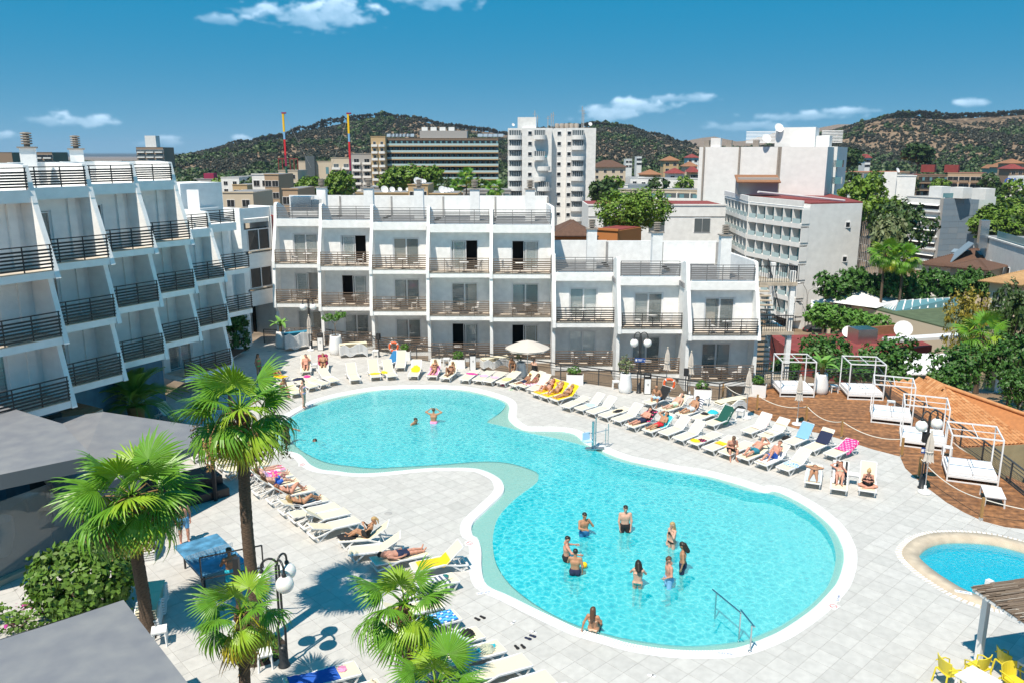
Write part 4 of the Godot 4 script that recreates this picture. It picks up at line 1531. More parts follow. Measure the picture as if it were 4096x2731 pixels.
func stripe(m, u, v, i, j):   # woven or printed colours of a towel
	match m:
		"blue_stripe":
			return Color(0.1, 0.3, 0.62) if (i + j) % 3 == 0 else Color(0.6, 0.7, 0.8)
		"black_white":
			return Color(0.02, 0.02, 0.025) if j % 2 == 0 else Color(0.72, 0.72, 0.72)
		"pink_stripe":
			return Color(0.8, 0.5, 0.52) if i % 4 == 1 else Color(0.82, 0.74, 0.72)
		"floral":
			return Color(0.75, 0.05, 0.2) if (i * 7 + j * 5) % 11 < 2 else Color(0.015, 0.012, 0.018)
		"pink_leaf":
			return Color(0.82, 0.35, 0.5) if (i * 5 + j * 3) % 7 < 2 else Color(0.72, 0.03, 0.22)
		"grey_stripe":
			return Color(0.08, 0.1, 0.16) if i % 2 == 0 else Color(0.66, 0.66, 0.68)
		"pink_white":
			return Color(0.75, 0.25, 0.42) if (i / 2 + j / 2) % 2 == 0 else Color(0.8, 0.72, 0.74)
		"cream_stripe":
			return Color(0.5, 0.42, 0.34) if i % 5 == 1 else Color(0.72, 0.66, 0.56)
		"blue_print":
			return Color(0.02, 0.16, 0.5) if (i * 3 + j * 5) % 9 < 4 else (Color(0.1, 0.45, 0.75) if j % 3 else Color(0.7, 0.75, 0.8))
	return Color.WHITE
func heap(x, z, yaw, a, m, label, s, w, l, high = 0.09, x0 = 0.0, n0 = "towel"):   # a crumpled cloth
	var b = B.new()
	var n = 12
	var q = noise(5.0, FastNoiseLite.TYPE_SIMPLEX_SMOOTH, 2, int(absf(x * 31 + z * 17)) + 1)
	var f = func(i, j):
		var u = float(i) / n * 2 - 1
		var v = float(j) / n * 2 - 1
		var edge = 1.0 + 0.28 * q.get_noise_2d(atan2(u, v) * 0.9, 3.0)
		var r = maxf(absf(u), absf(v))
		var len_ = maxf(sqrt(u * u + v * v), 0.001)
		var p = Vector2(u, v) / len_ * r * edge
		var y = (1.0 - r * r) * high * (0.65 + 0.7 * q.get_noise_2d(u * 0.8, v * 0.8)) + 0.03 * q.get_noise_2d(u * 2.6, v * 2.6) * (1.0 - r) + 0.006
		var t = along(s - p.y * l / 2, a)
		return t[0] + t[1] * maxf(y, 0.004) + V(x0 + p.x * w / 2, 0, 0)
	for i in n:
		for j in n:
			b.c = stripe(m, float(i) / n, float(j) / n, i, j)
			b.quad(f.call(i, j), f.call(i, j + 1), f.call(i + 1, j + 1), f.call(i + 1, j), 1)
	return one(n0, b.mesh(), "tinted" if m in STRIPES else m, label, "towel" if n0 == "towel" else "clothes", V(x, 0, z), yaw, "cloths left on the loungers")
func on(x, z, yaw, label, o):   # someone lying or sitting on a lounger placed like that
	o.kind = o.get("kind", "recline")
	return person(label, o, V(x, 0, z) + Basis(Vector3.UP, deg_to_rad(yaw)) * o.get("shift", Vector3.ZERO), yaw + o.get("turn", 0.0), "bathers on the loungers")
func loungers():
	figures_setup()
	# --- the far side, left to right
	var p = [-15.05, -49.47, 61]
	lounger(p[0], p[1], p[2], 45, "cream sun lounger covered by a yellow towel, under a blonde woman")
	towel(p[0], p[1], p[2], 45, "yellow", "bright yellow towel under the blonde woman left of the two men", 0.05, 1.9, 0.66, 0.0, 0.1)
	on(p[0], p[1], p[2], "blonde woman in a black bikini, knees up, on a yellow towel by the palm", {"fem": true, "wear": "bikini", "hair": "tail", "hair_color": "hair_blond", "back": 45.0, "knees": [0.9, 0.8], "skin": "skin_tan"})
	p = [-13.54, -51.44, 13]
	lounger(p[0], p[1], p[2], 55, "cream sun lounger under the tattooed man with a raised arm")
	on(p[0], p[1], p[2], "dark haired man in black trunks with one arm bent to his face", {"wear": "brief", "back": 55.0, "arms": ["side", "face"], "knees": [0.15, 0.1], "skin": "skin_pink"})
	p = [-12.55, -52.04, 13]
	lounger(p[0], p[1], p[2], 40, "sun lounger with a maroon towel under a man with his head back")
	towel(p[0], p[1], p[2], 40, "maroon", "maroon towel hung over the lounger back behind the second man", 0.9, 1.93, 0.68, 0.0, 0.12)
	on(p[0], p[1], p[2], "man in black trunks lying back on a maroon towel", {"wear": "brief", "back": 40.0, "arms": ["lap", "lap"], "look": V(0, 0.9, 0.3), "skin": "skin_tan", "hair": "short"})
	p = [-11.55, -48.99, 39]
	lounger(p[0], p[1], p[2], 28, "empty cream lounger with a small white and blue towel by the two men")
	heap(p[0], p[1], p[2], 28, "white_cloth", "small white and blue towel hanging on the lounger below the maroon towel", 0.95, 0.7, 0.35, 0.06)
	p = [-12.16, -48.18, 53]
	lounger(p[0], p[1], p[2], 12, "flat cream lounger with a pink dotted towel at its head")
	heap(p[0], p[1], p[2], 12, "hot_pink", "hot pink dotted towel bunched at the head of a flat lounger", 1.75, 0.5, 0.35, 0.12)
	p = [-12.66, -47.62, 48]
	lounger(p[0], p[1], p[2], 12, "flat cream lounger with a navy cloth hanging at its head")
	heap(p[0], p[1], p[2], 12, "navy", "navy cloth draped over the head end of a flat lounger", 1.7, 0.75, 0.35, 0.09)
	p = [-13.13, -46.46, 34]
	lounger(p[0], p[1], p[2], 12, "flat cream lounger behind the standing woman in the pink bikini")
	person("seated woman in a white bikini half hidden by palm fronds", {"kind": "sit", "fem": true, "wear": "bikini", "cloth": "white_cloth", "hair": "tail", "hair_color": "hair_brown", "arms": ["lap", "down"], "skin": "skin_tan"}, V(-13.59, 0, -46.07), 40)
	person("woman in a bright green bikini standing behind the tall palm", {"kind": "stand", "fem": true, "wear": "bikini", "cloth": "bright_green", "hair": "long", "hair_color": "hair_brown", "skin": "skin_tan"}, V(-16.16, 0, -49.85), 60)
	person("slim woman in a pink bikini standing on the pool rim looking down", {"kind": "stand", "fem": true, "wear": "bikini", "cloth": "lilac", "hair": "bun", "arms": ["behind", "behind"], "look": V(0, -0.6, 0.8), "stance": 0.06, "skin": "skin_fair"}, V(-11.78, 0, -43.84) + V(0, 0.0, 0), 70)
	p = [-10.09, -49.49, 21]
	lounger(p[0], p[1], p[2], 50, "empty raised cream lounger standing alone at the head of the pool")
	p = [-8.86, -50.2, 17]
	lounger(p[0], p[1], p[2], 58, "raised cream lounger with a yellow towel across its seat")
	heap(p[0], p[1], p[2], 58, "yellow", "yellow towel laid across the seat of a raised lounger", 0.62, 0.75, 0.42, 0.06)
	p = [-7.91, -50.31, 21]
	lounger(p[0], p[1], p[2], 52, "raised cream lounger with a yellow towel hanging off its left side")
	heap(p[0], p[1], p[2], 52, "yellow", "yellow towel hanging off the side of a raised lounger", 0.9, 0.4, 0.6, 0.07, -0.33)
	p = [-8.16, -52.88, -28]
	lounger(p[0], p[1], p[2], 45, "raised lounger with a blue towel over its back beside the lifebuoy")
	towel(p[0], p[1], p[2], 45, "mid_blue", "plain blue towel over the lounger back beside the lifebuoy", 0.85, 1.93, 0.64, 0.0, 0.2)
	p = [-7.44, -52.54, 3]
	lounger(p[0], p[1], p[2], 60, "steeply raised cream lounger in front of the planter by the lifebuoy")
	p = [-6.24, -50.43, -3]
	lounger(p[0], p[1], p[2], 45, "cream lounger with a yellow towel bunched on its back, beside sunglasses women")
	heap(p[0], p[1], p[2], 45, "yellow", "yellow towel bunched on a raised lounger left of two women", 1.15, 0.6, 0.7, 0.08)
	p = [-5.01, -50.37, -5]
	lounger(p[0], p[1], p[2], 50, "lounger with a pink towel under a woman in sunglasses")
	towel(p[0], p[1], p[2], 50, "pink", "pale pink towel under the woman in sunglasses", 0.15, 1.5, 0.66)
	on(p[0], p[1], p[2], "woman in sunglasses and dark bikini drinking on a pink towel", {"fem": true, "wear": "bikini", "cloth": "brown_cloth", "back": 50.0, "hair": "long", "hair_color": "hair_blond", "shades": true, "arms": ["belly", "face"], "knees": [0.1, 0.2]})
	p = [-3.95, -49.92, -18]
	lounger(p[0], p[1], p[2], 45, "lounger under a tanned woman with one knee up by the white planter")
	on(p[0], p[1], p[2], "tanned woman in a black bikini with one knee drawn up by the white planter", {"fem": true, "wear": "bikini", "back": 45.0, "hair": "long", "hair_color": "hair_blond", "shades": true, "arms": ["lap", "side"], "knees": [1.0, 0.1], "skin": "skin_brown"})
	p = [-2.67, -49.5, -21]
	lounger(p[0], p[1], p[2], 6, "flat lounger with a bright pink towel before the stacked loungers")
	heap(p[0], p[1], p[2], 6, "hot_pink", "bright pink towel flung across a flat lounger", 1.25, 0.8, 0.35, 0.06)
	p = [-1.79, -49.33, -25]
	lounger(p[0], p[1], p[2], 6, "flat lounger with a lilac shirt, left of another with lilac cloth")
	heap(p[0], p[1], p[2], 6, "lilac", "crumpled lilac shirt on the left of two flat loungers", 1.0, 0.5, 0.6, 0.06)
	p = [-1.07, -49.03, -30]
	lounger(p[0], p[1], p[2], 6, "flat lounger with a lilac cloth, left of the bending woman")
	heap(p[0], p[1], p[2], 6, "lilac", "crumpled lilac cloth on the flat lounger next to yellow towels", 0.95, 0.55, 0.5, 0.06)
	p = [-0.2, -48.73, -34]
	lounger(p[0], p[1], p[2], 18, "lounger with pale yellow towels in front of the bending woman")
	heap(p[0], p[1], p[2], 18, "pale_yellow", "pale yellow towels heaped before the bending woman", 0.75, 0.65, 0.6, 0.09)
	p = [0.78, -47.99, -53]
	lounger(p[0], p[1], p[2], 40, "lounger in the open umbrella's shade under a child in a yellow cap")
	on(p[0], p[1], p[2], "child in a yellow cap lying in the shade of the open umbrella", {"wear": "shorts", "cloth": "navy", "back": 40.0, "hair": "cap", "hair_color": "yellow", "size": 0.8, "skin": "skin_brown"})
	p = [1.31, -47.74, -53]
	lounger(p[0], p[1], p[2], 45, "lounger with a pink towel in the shade behind the woman in black")
	towel(p[0], p[1], p[2], 45, "pink_white", "pink and white towel on the shaded lounger behind the woman in black", 0.3, 1.3, 0.66)
	on(p[0], p[1], p[2], "girl with dark hair lying in the umbrella shade on a pink towel", {"fem": true, "wear": "bikini", "cloth": "maroon", "back": 45.0, "hair": "long", "size": 0.82, "knees": [0.3, 0.5], "skin": "skin_brown"})
	p = [1.7, -47.18, -36]
	lounger(p[0], p[1], p[2], 42, "lounger with a pale green towel and a white bag, right of the umbrella")
	towel(p[0], p[1], p[2], 42, "cream", "pale cream green towel on the lounger right of the umbrella pole", 0.9, 1.93, 0.66, 0.0, 0.1)
	heap(p[0], p[1], p[2], 42, "white_cloth", "white bag lying on the lounger with the pale towel", 1.25, 0.4, 0.45, 0.16, -0.05, "bag")
	person("woman in a black bikini bending over a lounger by the white pot", {"kind": "bend", "lean": 0.75, "fem": true, "wear": "bikini", "arms": ["down", "down"], "hair": "long", "hair_color": "hair_brown", "skin": "skin_tan"}, V(0.08, 0, -49.9), -20)
	person("dark haired woman in a black swimsuit standing beside the open umbrella, seen from behind", {"kind": "stand", "fem": true, "wear": "suit", "hair": "tail", "arms": ["side", "out"], "skin": "skin_fair"}, V(1.37, 0, -48.74), 150)
	# three on yellow towels
	var who = [["red haired woman in black on the first yellow towel, hand to her face", "hair_red", ["face", "face"], [0.7, 0.9]], ["blonde woman with an arm over her face on the middle yellow towel", "hair_blond", ["head", "phone"], [0.8, 0.7]], ["blonde woman in a brown bikini lying on the last yellow towel", "hair_blond", ["side", "lap"], [0.1, 0.15]]]
	var k = 0
	for q in [[2.08, -46.14, -53], [2.57, -45.55, -53], [3.12, -44.98, -53]]:
		lounger(q[0], q[1], q[2], 42, ["first", "middle", "last"][k] + " of three loungers with yellow towels by the curve of the pool")
		towel(q[0], q[1], q[2], 42, "yellow", ["first", "middle", "last"][k] + " of three yellow towels spread over loungers side by side", 0.1, 1.93, 0.68, 0.0, 0.18)
		on(q[0], q[1], q[2], who[k][0], {"fem": true, "wear": "bikini", "cloth": ["black", "nude", "brown_cloth"][k], "back": 42.0, "hair": "long", "hair_color": who[k][1], "arms": who[k][2], "knees": who[k][3], "skin": ["skin_pink", "skin_tan", "skin_tan"][k]})
		k += 1
	# --- the front row along the right side of the pool
	var row = [
		[[3.61, -43.77, -44], 8, "flat empty lounger beside the three yellow towels"],
		[[4.42, -43.23, -53], 42, "raised lounger with a pale blue cloth, second in the front row"],
		[[5.01, -42.61, -53], 42, "empty raised lounger right of the pale blue cloth"],
		[[5.61, -42, -53], 4, "flat lounger with a black cloth, front row"],
		[[6.24, -41.31, -53], 42, "empty raised lounger left of the man on a floral towel"],
		[[6.85, -40.37, -53], 38, "lounger under the man on a dark floral towel"],
		[[7.61, -39.64, -53], 42, "lounger under the man on a turquoise towel"],
		[[8.36, -39.2, -53], 42, "empty raised lounger right of the man on the turquoise towel"],
		[[8.94, -38.43, -53], 42, "empty raised lounger behind the pool lift, before the yellow towels"],
		[[9.54, -37.81, -53], 6, "flat lounger with yellow and floral towels at its foot"],
		[[10.08, -37.01, -53], 12, "lounger with a yellow towel beside the seated man"],
		[[10.72, -36.44, -53], 6, "flat lounger under the seated man with a phone"],
		[[11.42, -35.83, -53], 22, "lounger under the man in teal shorts holding a cup"],
		[[12.05, -35.14, -53], 38, "lounger with a white towel under the man in blue shorts"],
		[[12.84, -34.53, -53], 38, "raised lounger with a blue striped towel at the end of the front row"],
	]
	for r in row:
		lounger(r[0][0], r[0][1], r[0][2], r[1], r[2])
	p = row[1][0]
	heap(p[0], p[1], p[2], 42, "baby_blue", "pale blue patterned cloth on the second front row lounger", 0.95, 0.75, 0.5, 0.06)
	p = row[3][0]
	heap(p[0], p[1], p[2], 4, "black", "thin black cloth on a flat front row lounger", 1.2, 0.4, 0.7, 0.03)
	p = row[5][0]
	towel(p[0], p[1], p[2], 38, "floral", "black towel with pink flowers behind the lying man", 1.0, 1.93, 0.64, 0.0, 0.15)
	on(p[0], p[1], p[2], "man in navy shorts lying on a black floral towel", {"wear": "shorts", "cloth": "navy", "back": 38.0, "arms": ["lap", "lap"], "look": V(0, 0.8, 0.5), "skin": "skin_pink", "hair_color": "hair_brown"})
	p = row[6][0]
	towel(p[0], p[1], p[2], 42, "turquoise", "turquoise towel hanging over the lounger of the man in red shorts", 0.75, 1.8, 0.9, -0.1)
	on(p[0], p[1], p[2], "man in red and green shorts with an arm behind his head", {"wear": "shorts", "cloth": "red", "back": 42.0, "arms": ["head", "lap"], "skin": "skin_tan", "knees": [0.0, 0.2]})
	p = row[9][0]
	heap(p[0], p[1], p[2], 6, "yellow", "yellow towel heaped on the foot of a flat lounger", 0.3, 0.5, 0.42, 0.1, -0.08)
	heap(p[0], p[1], p[2], 6, "floral", "dark floral cloth beside the yellow heap on a flat lounger", 0.62, 0.45, 0.4, 0.08, 0.1)
	p = row[10][0]
	towel(p[0], p[1], p[2], 12, "yellow", "yellow towel laid across the lounger left of the seated man", 0.85, 1.2, 0.9)
	p = row[11][0]
	person("man in black shorts sitting sideways on a lounger looking at his phone", {"kind": "sit", "wear": "shorts", "cloth": "black", "arms": ["phone", "phone"], "skin": "skin_pink", "hair_color": "hair_brown", "lean": 0.45}, V(p[0], 0, p[1]) + Basis(Vector3.UP, deg_to_rad(p[2])) * V(0.05, 0, 0.5), p[2] + 55)
	p = row[12][0]
	on(p[0], p[1], p[2], "blond man in teal shorts leaning up with one hand at his head", {"wear": "shorts", "cloth": "teal", "back": 38.0, "arms": ["lap", "head"], "knees": [0.5, 0.2], "hair_color": "hair_blond", "skin": "skin_pink"})
	p = row[13][0]
	towel(p[0], p[1], p[2], 38, "white_cloth", "white towel under the man in blue shorts", 0.05, 1.5, 0.7)
	on(p[0], p[1], p[2], "man in royal blue shorts drinking, knees up, on a white towel", {"wear": "shorts", "cloth": "royal_blue", "back": 50.0, "arms": ["side", "face"], "knees": [0.3, 1.0], "hair_color": "hair_brown", "skin": "skin_pink"})
	p = row[14][0]
	heap(p[0], p[1], p[2], 38, "blue_stripe", "blue and white striped towel at the end of the front row", 0.7, 0.75, 0.55, 0.09)
	# --- the back row
	p = [8.38, -44.33, -53]
	lounger(p[0], p[1], p[2], 50, "lounger with a black towel under the bald man by the bin")
	towel(p[0], p[1], p[2], 50, "black", "black towel over the lounger back of the bald man", 0.7, 1.93, 0.66, 0.0, 0.2)
	person("bald bearded man in pale blue shorts sitting up by the bin", {"kind": "sit", "wear": "shorts", "cloth": "baby_blue", "hair": "bald", "shades": true, "arms": ["lap", "lap"], "lean": 0.3, "skin": "skin_tan", "look": V(0.1, 0, 1)}, V(p[0], 0, p[1]) + Basis(Vector3.UP, deg_to_rad(p[2])) * V(0, 0, 0.1), p[2] + 20)
	p = [9.08, -43.07, -53]
	lounger(p[0], p[1], p[2], 38, "lounger under the man in mint green shorts")
	on(p[0], p[1], p[2], "man in mint green shorts lying back, face to the sky", {"wear": "shorts", "cloth": "mint", "back": 38.0, "look": V(0, 0.85, 0.4), "skin": "skin_fair", "hair_color": "hair_brown", "knees": [0.0, 0.15]})
	p = [9.82, -42.23, -53]
	lounger(p[0], p[1], p[2], 48, "lounger with a grey striped towel under the man in sunglasses")
	towel(p[0], p[1], p[2], 48, "grey_stripe", "pale grey striped towel behind the man in sunglasses", 0.9, 1.93, 0.68, 0.0, 0.15)
	on(p[0], p[1], p[2], "dark haired man in sunglasses and pale shorts leaning on a striped towel", {"wear": "shorts", "cloth": "pale_grey", "back": 50.0, "shades": true, "arms": ["lap", "side"], "skin": "skin_tan", "knees": [0.15, 0.05]})
	p = [10.45, -41.57, -51]
	lounger(p[0], p[1], p[2], 6, "flat lounger heaped with turquoise and black towels")
	heap(p[0], p[1], p[2], 6, "turquoise", "turquoise towel heaped on a flat back row lounger", 1.45, 0.6, 0.55, 0.16, 0.08)
	heap(p[0], p[1], p[2], 6, "black", "black cloth heaped beside the turquoise towel", 1.0, 0.45, 0.4, 0.1, -0.12)
	p = [11, -40.67, -53]
	lounger(p[0], p[1], p[2], 50, "raised lounger under a dark green towel by the stacked loungers")
	towel(p[0], p[1], p[2], 50, "dark_green", "dark green towel over a raised lounger and down its seat", 0.75, 1.93, 0.72, 0.08, 0.25)
	var back = [
		[[12.62, -39.48, -53], 48, "raised lounger with a pink striped towel, first along the rope"],
		[[13.28, -38.8, -53], 42, "raised lounger with a cream blanket along the rope"],
		[[14.22, -37.81, -53], 55, "raised lounger with a sky blue towel along the rope"],
		[[14.89, -37.01, -53], 50, "raised lounger with a navy towel along the rope"],
		[[15.61, -36.24, -53], 22, "low lounger with a pink leaf towel, last along the rope"],
	]
	for r in back:
		lounger(r[0][0], r[0][1], r[0][2], r[1], r[2])
	p = back[0][0]
	towel(p[0], p[1], p[2], 48, "pink_stripe", "pink and white striped towel with fringe, first along the rope", 0.7, 1.93, 0.66, 0.06, 0.3)
	p = back[1][0]
	towel(p[0], p[1], p[2], 42, "cream_stripe", "cream blanket spread over a raised lounger by the rope", 0.45, 1.93, 0.72, 0.0, 0.1)
	heap(p[0], p[1], p[2], 42, "black", "black bag on the ground under the cream blanket lounger", 1.2, 0.5, 0.4, 0.14, 0.55, "bag").position.y = -0.33
	p = back[2][0]
	towel(p[0], p[1], p[2], 55, "steel_blue", "sky blue towel over a raised lounger by the rope", 0.95, 1.93, 0.66, 0.0, 0.2)
	p = back[3][0]
	towel(p[0], p[1], p[2], 50, "navy", "navy towel on the middle of a raised lounger back", 1.05, 1.75, 0.66)
	p = back[4][0]
	towel(p[0], p[1], p[2], 22, "pink_leaf", "pink towel with a leaf print, last along the rope", 0.85, 1.93, 0.78, 0.04, 0.05)
	# three facing the pool
	p = [13.23, -33.23, -23]
	lounger(p[0], p[1], p[2], 6, "lounger with a grey towel under the woman lying face down")
	towel(p[0], p[1], p[2], 6, "pale_grey", "pale grey towel under the woman lying face down", 0.05, 1.7, 0.7)
	on(p[0], p[1], p[2], "woman in a black thong bikini lying face down, arms up", {"kind": "prone", "fem": true, "wear": "bikini", "hair": "bun", "arms": ["pillow", "pillow"], "skin": "skin_tan", "hair_color": "hair_brown", "heavy": 0.01})
	p = [14.08, -32.55, -23]
	lounger(p[0], p[1], p[2], 48, "lounger with a black and white striped towel, middle of three")
	towel(p[0], p[1], p[2], 48, "black_white", "black and white striped towel on the middle of three loungers", 0.5, 1.93, 0.76, 0.0, 0.1)
	on(p[0], p[1], p[2], "woman with knees up shading her eyes on the striped towel", {"fem": true, "wear": "bikini", "cloth": "sage", "back": 46.0, "hair": "long", "hair_color": "hair_red", "arms": ["head", "face"], "knees": [0.95, 0.9], "skin": "skin_pink"})
	p = [15.21, -32.37, -23]
	lounger(p[0], p[1], p[2], 60, "raised lounger under the cross-legged woman in a black swimsuit")
	on(p[0], p[1], p[2], "heavy set woman in a black swimsuit sitting cross-legged with a phone", {"kind": "cross", "fem": true, "wear": "suit", "hair": "bun", "hair_color": "hair_blond", "arms": ["phone", "phone"], "skin": "skin_pink", "heavy": 0.045, "shift": V(0, -0.02, 0.45)})
	# --- the left column, heads towards the bar
	var left = [
		[[-14.16, -36.04, 127], 8, "flat empty lounger by the bar roof, farthest of the left column"],
		[[-13.26, -35.56, 127], 40, "raised empty lounger beside the black canopy post"],
		[[-12.56, -34.95, 127], 6, "flat empty lounger between the canopy post and the tall palm"],
		[[-11.91, -34.09, 127], 6, "flat empty lounger above the woman in the pale blue bikini"],
		[[-11.05, -33.53, 127], 6, "lounger with a pink and white towel under a woman lying face down"],
		[[-10.52, -32.82, 127], 40, "lounger under someone wrapped in a pink towel"],
		[[-10.02, -32.09, 127], 40, "lounger under the woman in blue shorts holding a phone"],
		[[-9.17, -31.24, 127], 40, "lounger under the red haired woman with knees up"],
		[[-8.39, -30.22, 127], 22, "lounger with a zebra towel under the blonde woman on her side"],
		[[-7.78, -29.53, 127], 6, "flat empty lounger below the blonde woman, left column"],
		[[-7.27, -28.99, 127], 38, "raised empty lounger, second below the blonde woman"],
		[[-6.73, -28.22, 127], 18, "slightly raised empty lounger above the black towel"],
	]
	for r in left:
		lounger(r[0][0], r[0][1], r[0][2], r[1], r[2])
	p = left[4][0]
	towel(p[0], p[1], p[2], 6, "pink_white", "pink and white checked towel under the woman in pale blue", 0.0, 1.9, 0.66)
	on(p[0], p[1], p[2], "woman in a pale blue bikini lying face down beside the palm trunk", {"kind": "prone", "fem": true, "wear": "bikini", "cloth": "baby_blue", "hair": "tail", "hair_color": "hair_brown", "arms": ["pillow", "side"], "skin": "skin_fair"})
	p = left[5][0]
	on(p[0], p[1], p[2], "person lying on their back under a pink towel", {"fem": true, "wear": "suit", "cloth": "lilac", "back": 38.0, "hair": "long", "hair_color": "hair_brown", "skin": "skin_fair", "knees": [0.1, 0.0]})
	heap(p[0], p[1], p[2], 38, "hot_pink", "crimson and pink towel spread over a lying person", 0.85, 0.66, 1.1, 0.3)
	p = left[6][0]
	on(p[0], p[1], p[2], "woman in blue shorts and a pink top reading a phone", {"fem": true, "wear": "shorts", "cloth": "royal_blue", "back": 38.0, "hair": "long", "hair_color": "hair_brown", "arms": ["phone", "lap"], "knees": [0.3, 0.8], "skin": "skin_fair"})
	p = left[7][0]
	on(p[0], p[1], p[2], "red haired woman in a brown bikini lying with both knees up", {"fem": true, "wear": "bikini", "cloth": "brown_cloth", "back": 30.0, "hair": "long", "hair_color": "hair_red", "arms": ["belly", "side"], "knees": [0.95, 0.6], "skin": "skin_pink"})
	p = left[8][0]
	towel(p[0], p[1], p[2], 22, "black_white", "black and white patterned towel under the blonde woman, left column", 0.3, 1.5, 0.8)
	on(p[0], p[1], p[2], "blonde woman in a floral bikini lying on her side on a zebra towel", {"fem": true, "wear": "bikini", "cloth": "sage", "back": 26.0, "hair": "long", "hair_color": "hair_blond", "arms": ["belly", "prop"], "knees": [0.7, 0.3], "skin": "skin_tan", "heavy": 0.01})
	# --- below, round the middle palm
	var low = [
		[[-5.34, -27.3, -89], 38, "lounger with a black towel and a ponytailed woman above the middle palm"],
		[[-4.82, -26.38, -83], 34, "lounger half hidden by the top of the middle palm"],
		[[-3.91, -25.77, 119], 6, "lounger under bare feet, behind the middle palm's fronds"],
		[[-2.51, -25.41, -69], 42, "raised lounger with a yellow towel right of the middle palm"],
		[[-2.71, -23.98, 119], 6, "lounger with a navy striped towel right of the middle palm"],
		[[-3.09, -22.43, 119], 26, "lounger with a dark phone case behind a hanging frond"],
		[[-2.51, -21.73, 119], 34, "lounger with a blue and white printed towel"],
		[[-1.78, -20.8, 119], 8, "lounger with a grey towel and a black bag"],
		[[-1.15, -20.13, 119], 8, "lounger with a crumpled sage shirt"],
		[[-0.43, -19.47, 119], 10, "empty lounger in front of the sage shirt, near the flip-flops"],
		[[0.2, -18.72, 119], 10, "empty lounger at the lower edge right of the front palm"],
		[[-5.07, -19.1, 119], 8, "lounger with a royal blue towel at the lower edge"],
		[[-4.31, -18.32, 119], 6, "lounger with a printed beach bag at the lower edge"],
		[[0.75, -18.18, 119], 8, "lounger cut by the lower edge, rightmost of its row"],
	]
	for r in low:
		lounger(r[0][0], r[0][1], r[0][2], r[1], r[2])
	p = low[0][0]
	heap(p[0], p[1], p[2], 38, "black", "black and white printed towel at the foot of the ponytailed woman", 0.25, 0.6, 0.8, 0.1)
	on(p[0], p[1], p[2], "blonde woman with a ponytail sitting up and reading above the middle palm", {"fem": true, "wear": "suit", "back": 62.0, "hair": "tail", "hair_color": "hair_blond", "arms": ["phone", "phone"], "look": V(0, -0.2, 0.9), "knees": [0.4, 0.5], "skin": "skin_tan"})
	p = low[2][0]
	on(p[0], p[1], p[2], "person lying behind the middle palm with only the feet in view", {"wear": "shorts", "cloth": "navy", "back": 10.0, "skin": "skin_pink"})
	p = low[3][0]
	towel(p[0], p[1], p[2], 42, "yellow", "yellow towel spread over the lounger behind the palm fronds", 0.2, 1.35, 0.7)
	p = low[4][0]
	towel(p[0], p[1], p[2], 6, "grey_stripe", "navy and white striped towel with lettering, right of the middle palm", 0.3, 1.6, 0.7, -0.1)
	heap(p[0], p[1], p[2], 6, "sea_green", "small dark green swim trunks on the striped towel lounger", 0.3, 0.28, 0.2, 0.06, 0.15, "trunks")
	p = low[6][0]
	towel(p[0], p[1], p[2], 34, "blue_print", "blue and white printed towel right of the middle palm", 0.1, 1.3, 0.62)
	heap(p[0], p[1], p[2], 34, "white_cloth", "white cloth on the printed towel", 1.2, 0.5, 0.6, 0.08, -0.1)
	p = low[7][0]
	towel(p[0], p[1], p[2], 8, "pale_grey", "pale grey towel hanging over the lounger with a black bag", 0.45, 1.75, 0.86, -0.06)
	heap(p[0], p[1], p[2], 8, "black", "black bag and cap on the grey towel", 0.4, 0.5, 0.45, 0.16, 0.05, "bag")
	p = low[8][0]
	heap(p[0], p[1], p[2], 8, "sage", "crumpled sage shirt over a turquoise cloth", 0.45, 0.5, 0.45, 0.13, 0.0, "shirt")
	heap(p[0], p[1], p[2], 8, "turquoise", "turquoise cloth under the sage shirt", 0.45, 0.3, 0.62, 0.04, 0.05)
	p = low[11][0]
	towel(p[0], p[1], p[2], 8, "royal_blue", "royal blue towel on the lounger at the lower edge", 0.55, 1.85, 0.6)
	heap(p[0], p[1], p[2], 8, "pink", "pale pink cloth beside the royal blue towel", 0.4, 0.3, 0.25, 0.05, 0.1)
	p = low[12][0]
	heap(p[0], p[1], p[2], 6, "cream", "beige printed beach bag at the lower edge", 0.25, 0.4, 0.4, 0.22, 0.0, "bag")
	# single ones under the trees on the left
	p = [-18.4, -41.61, 60]
	lounger(p[0], p[1], p[2], 40, "raised lounger with a navy cloth beside the date palm")
	heap(p[0], p[1], p[2], 40, "mid_blue", "navy cloth on the lounger beside the date palm", 0.8, 0.4, 0.4, 0.08)
	bathers()
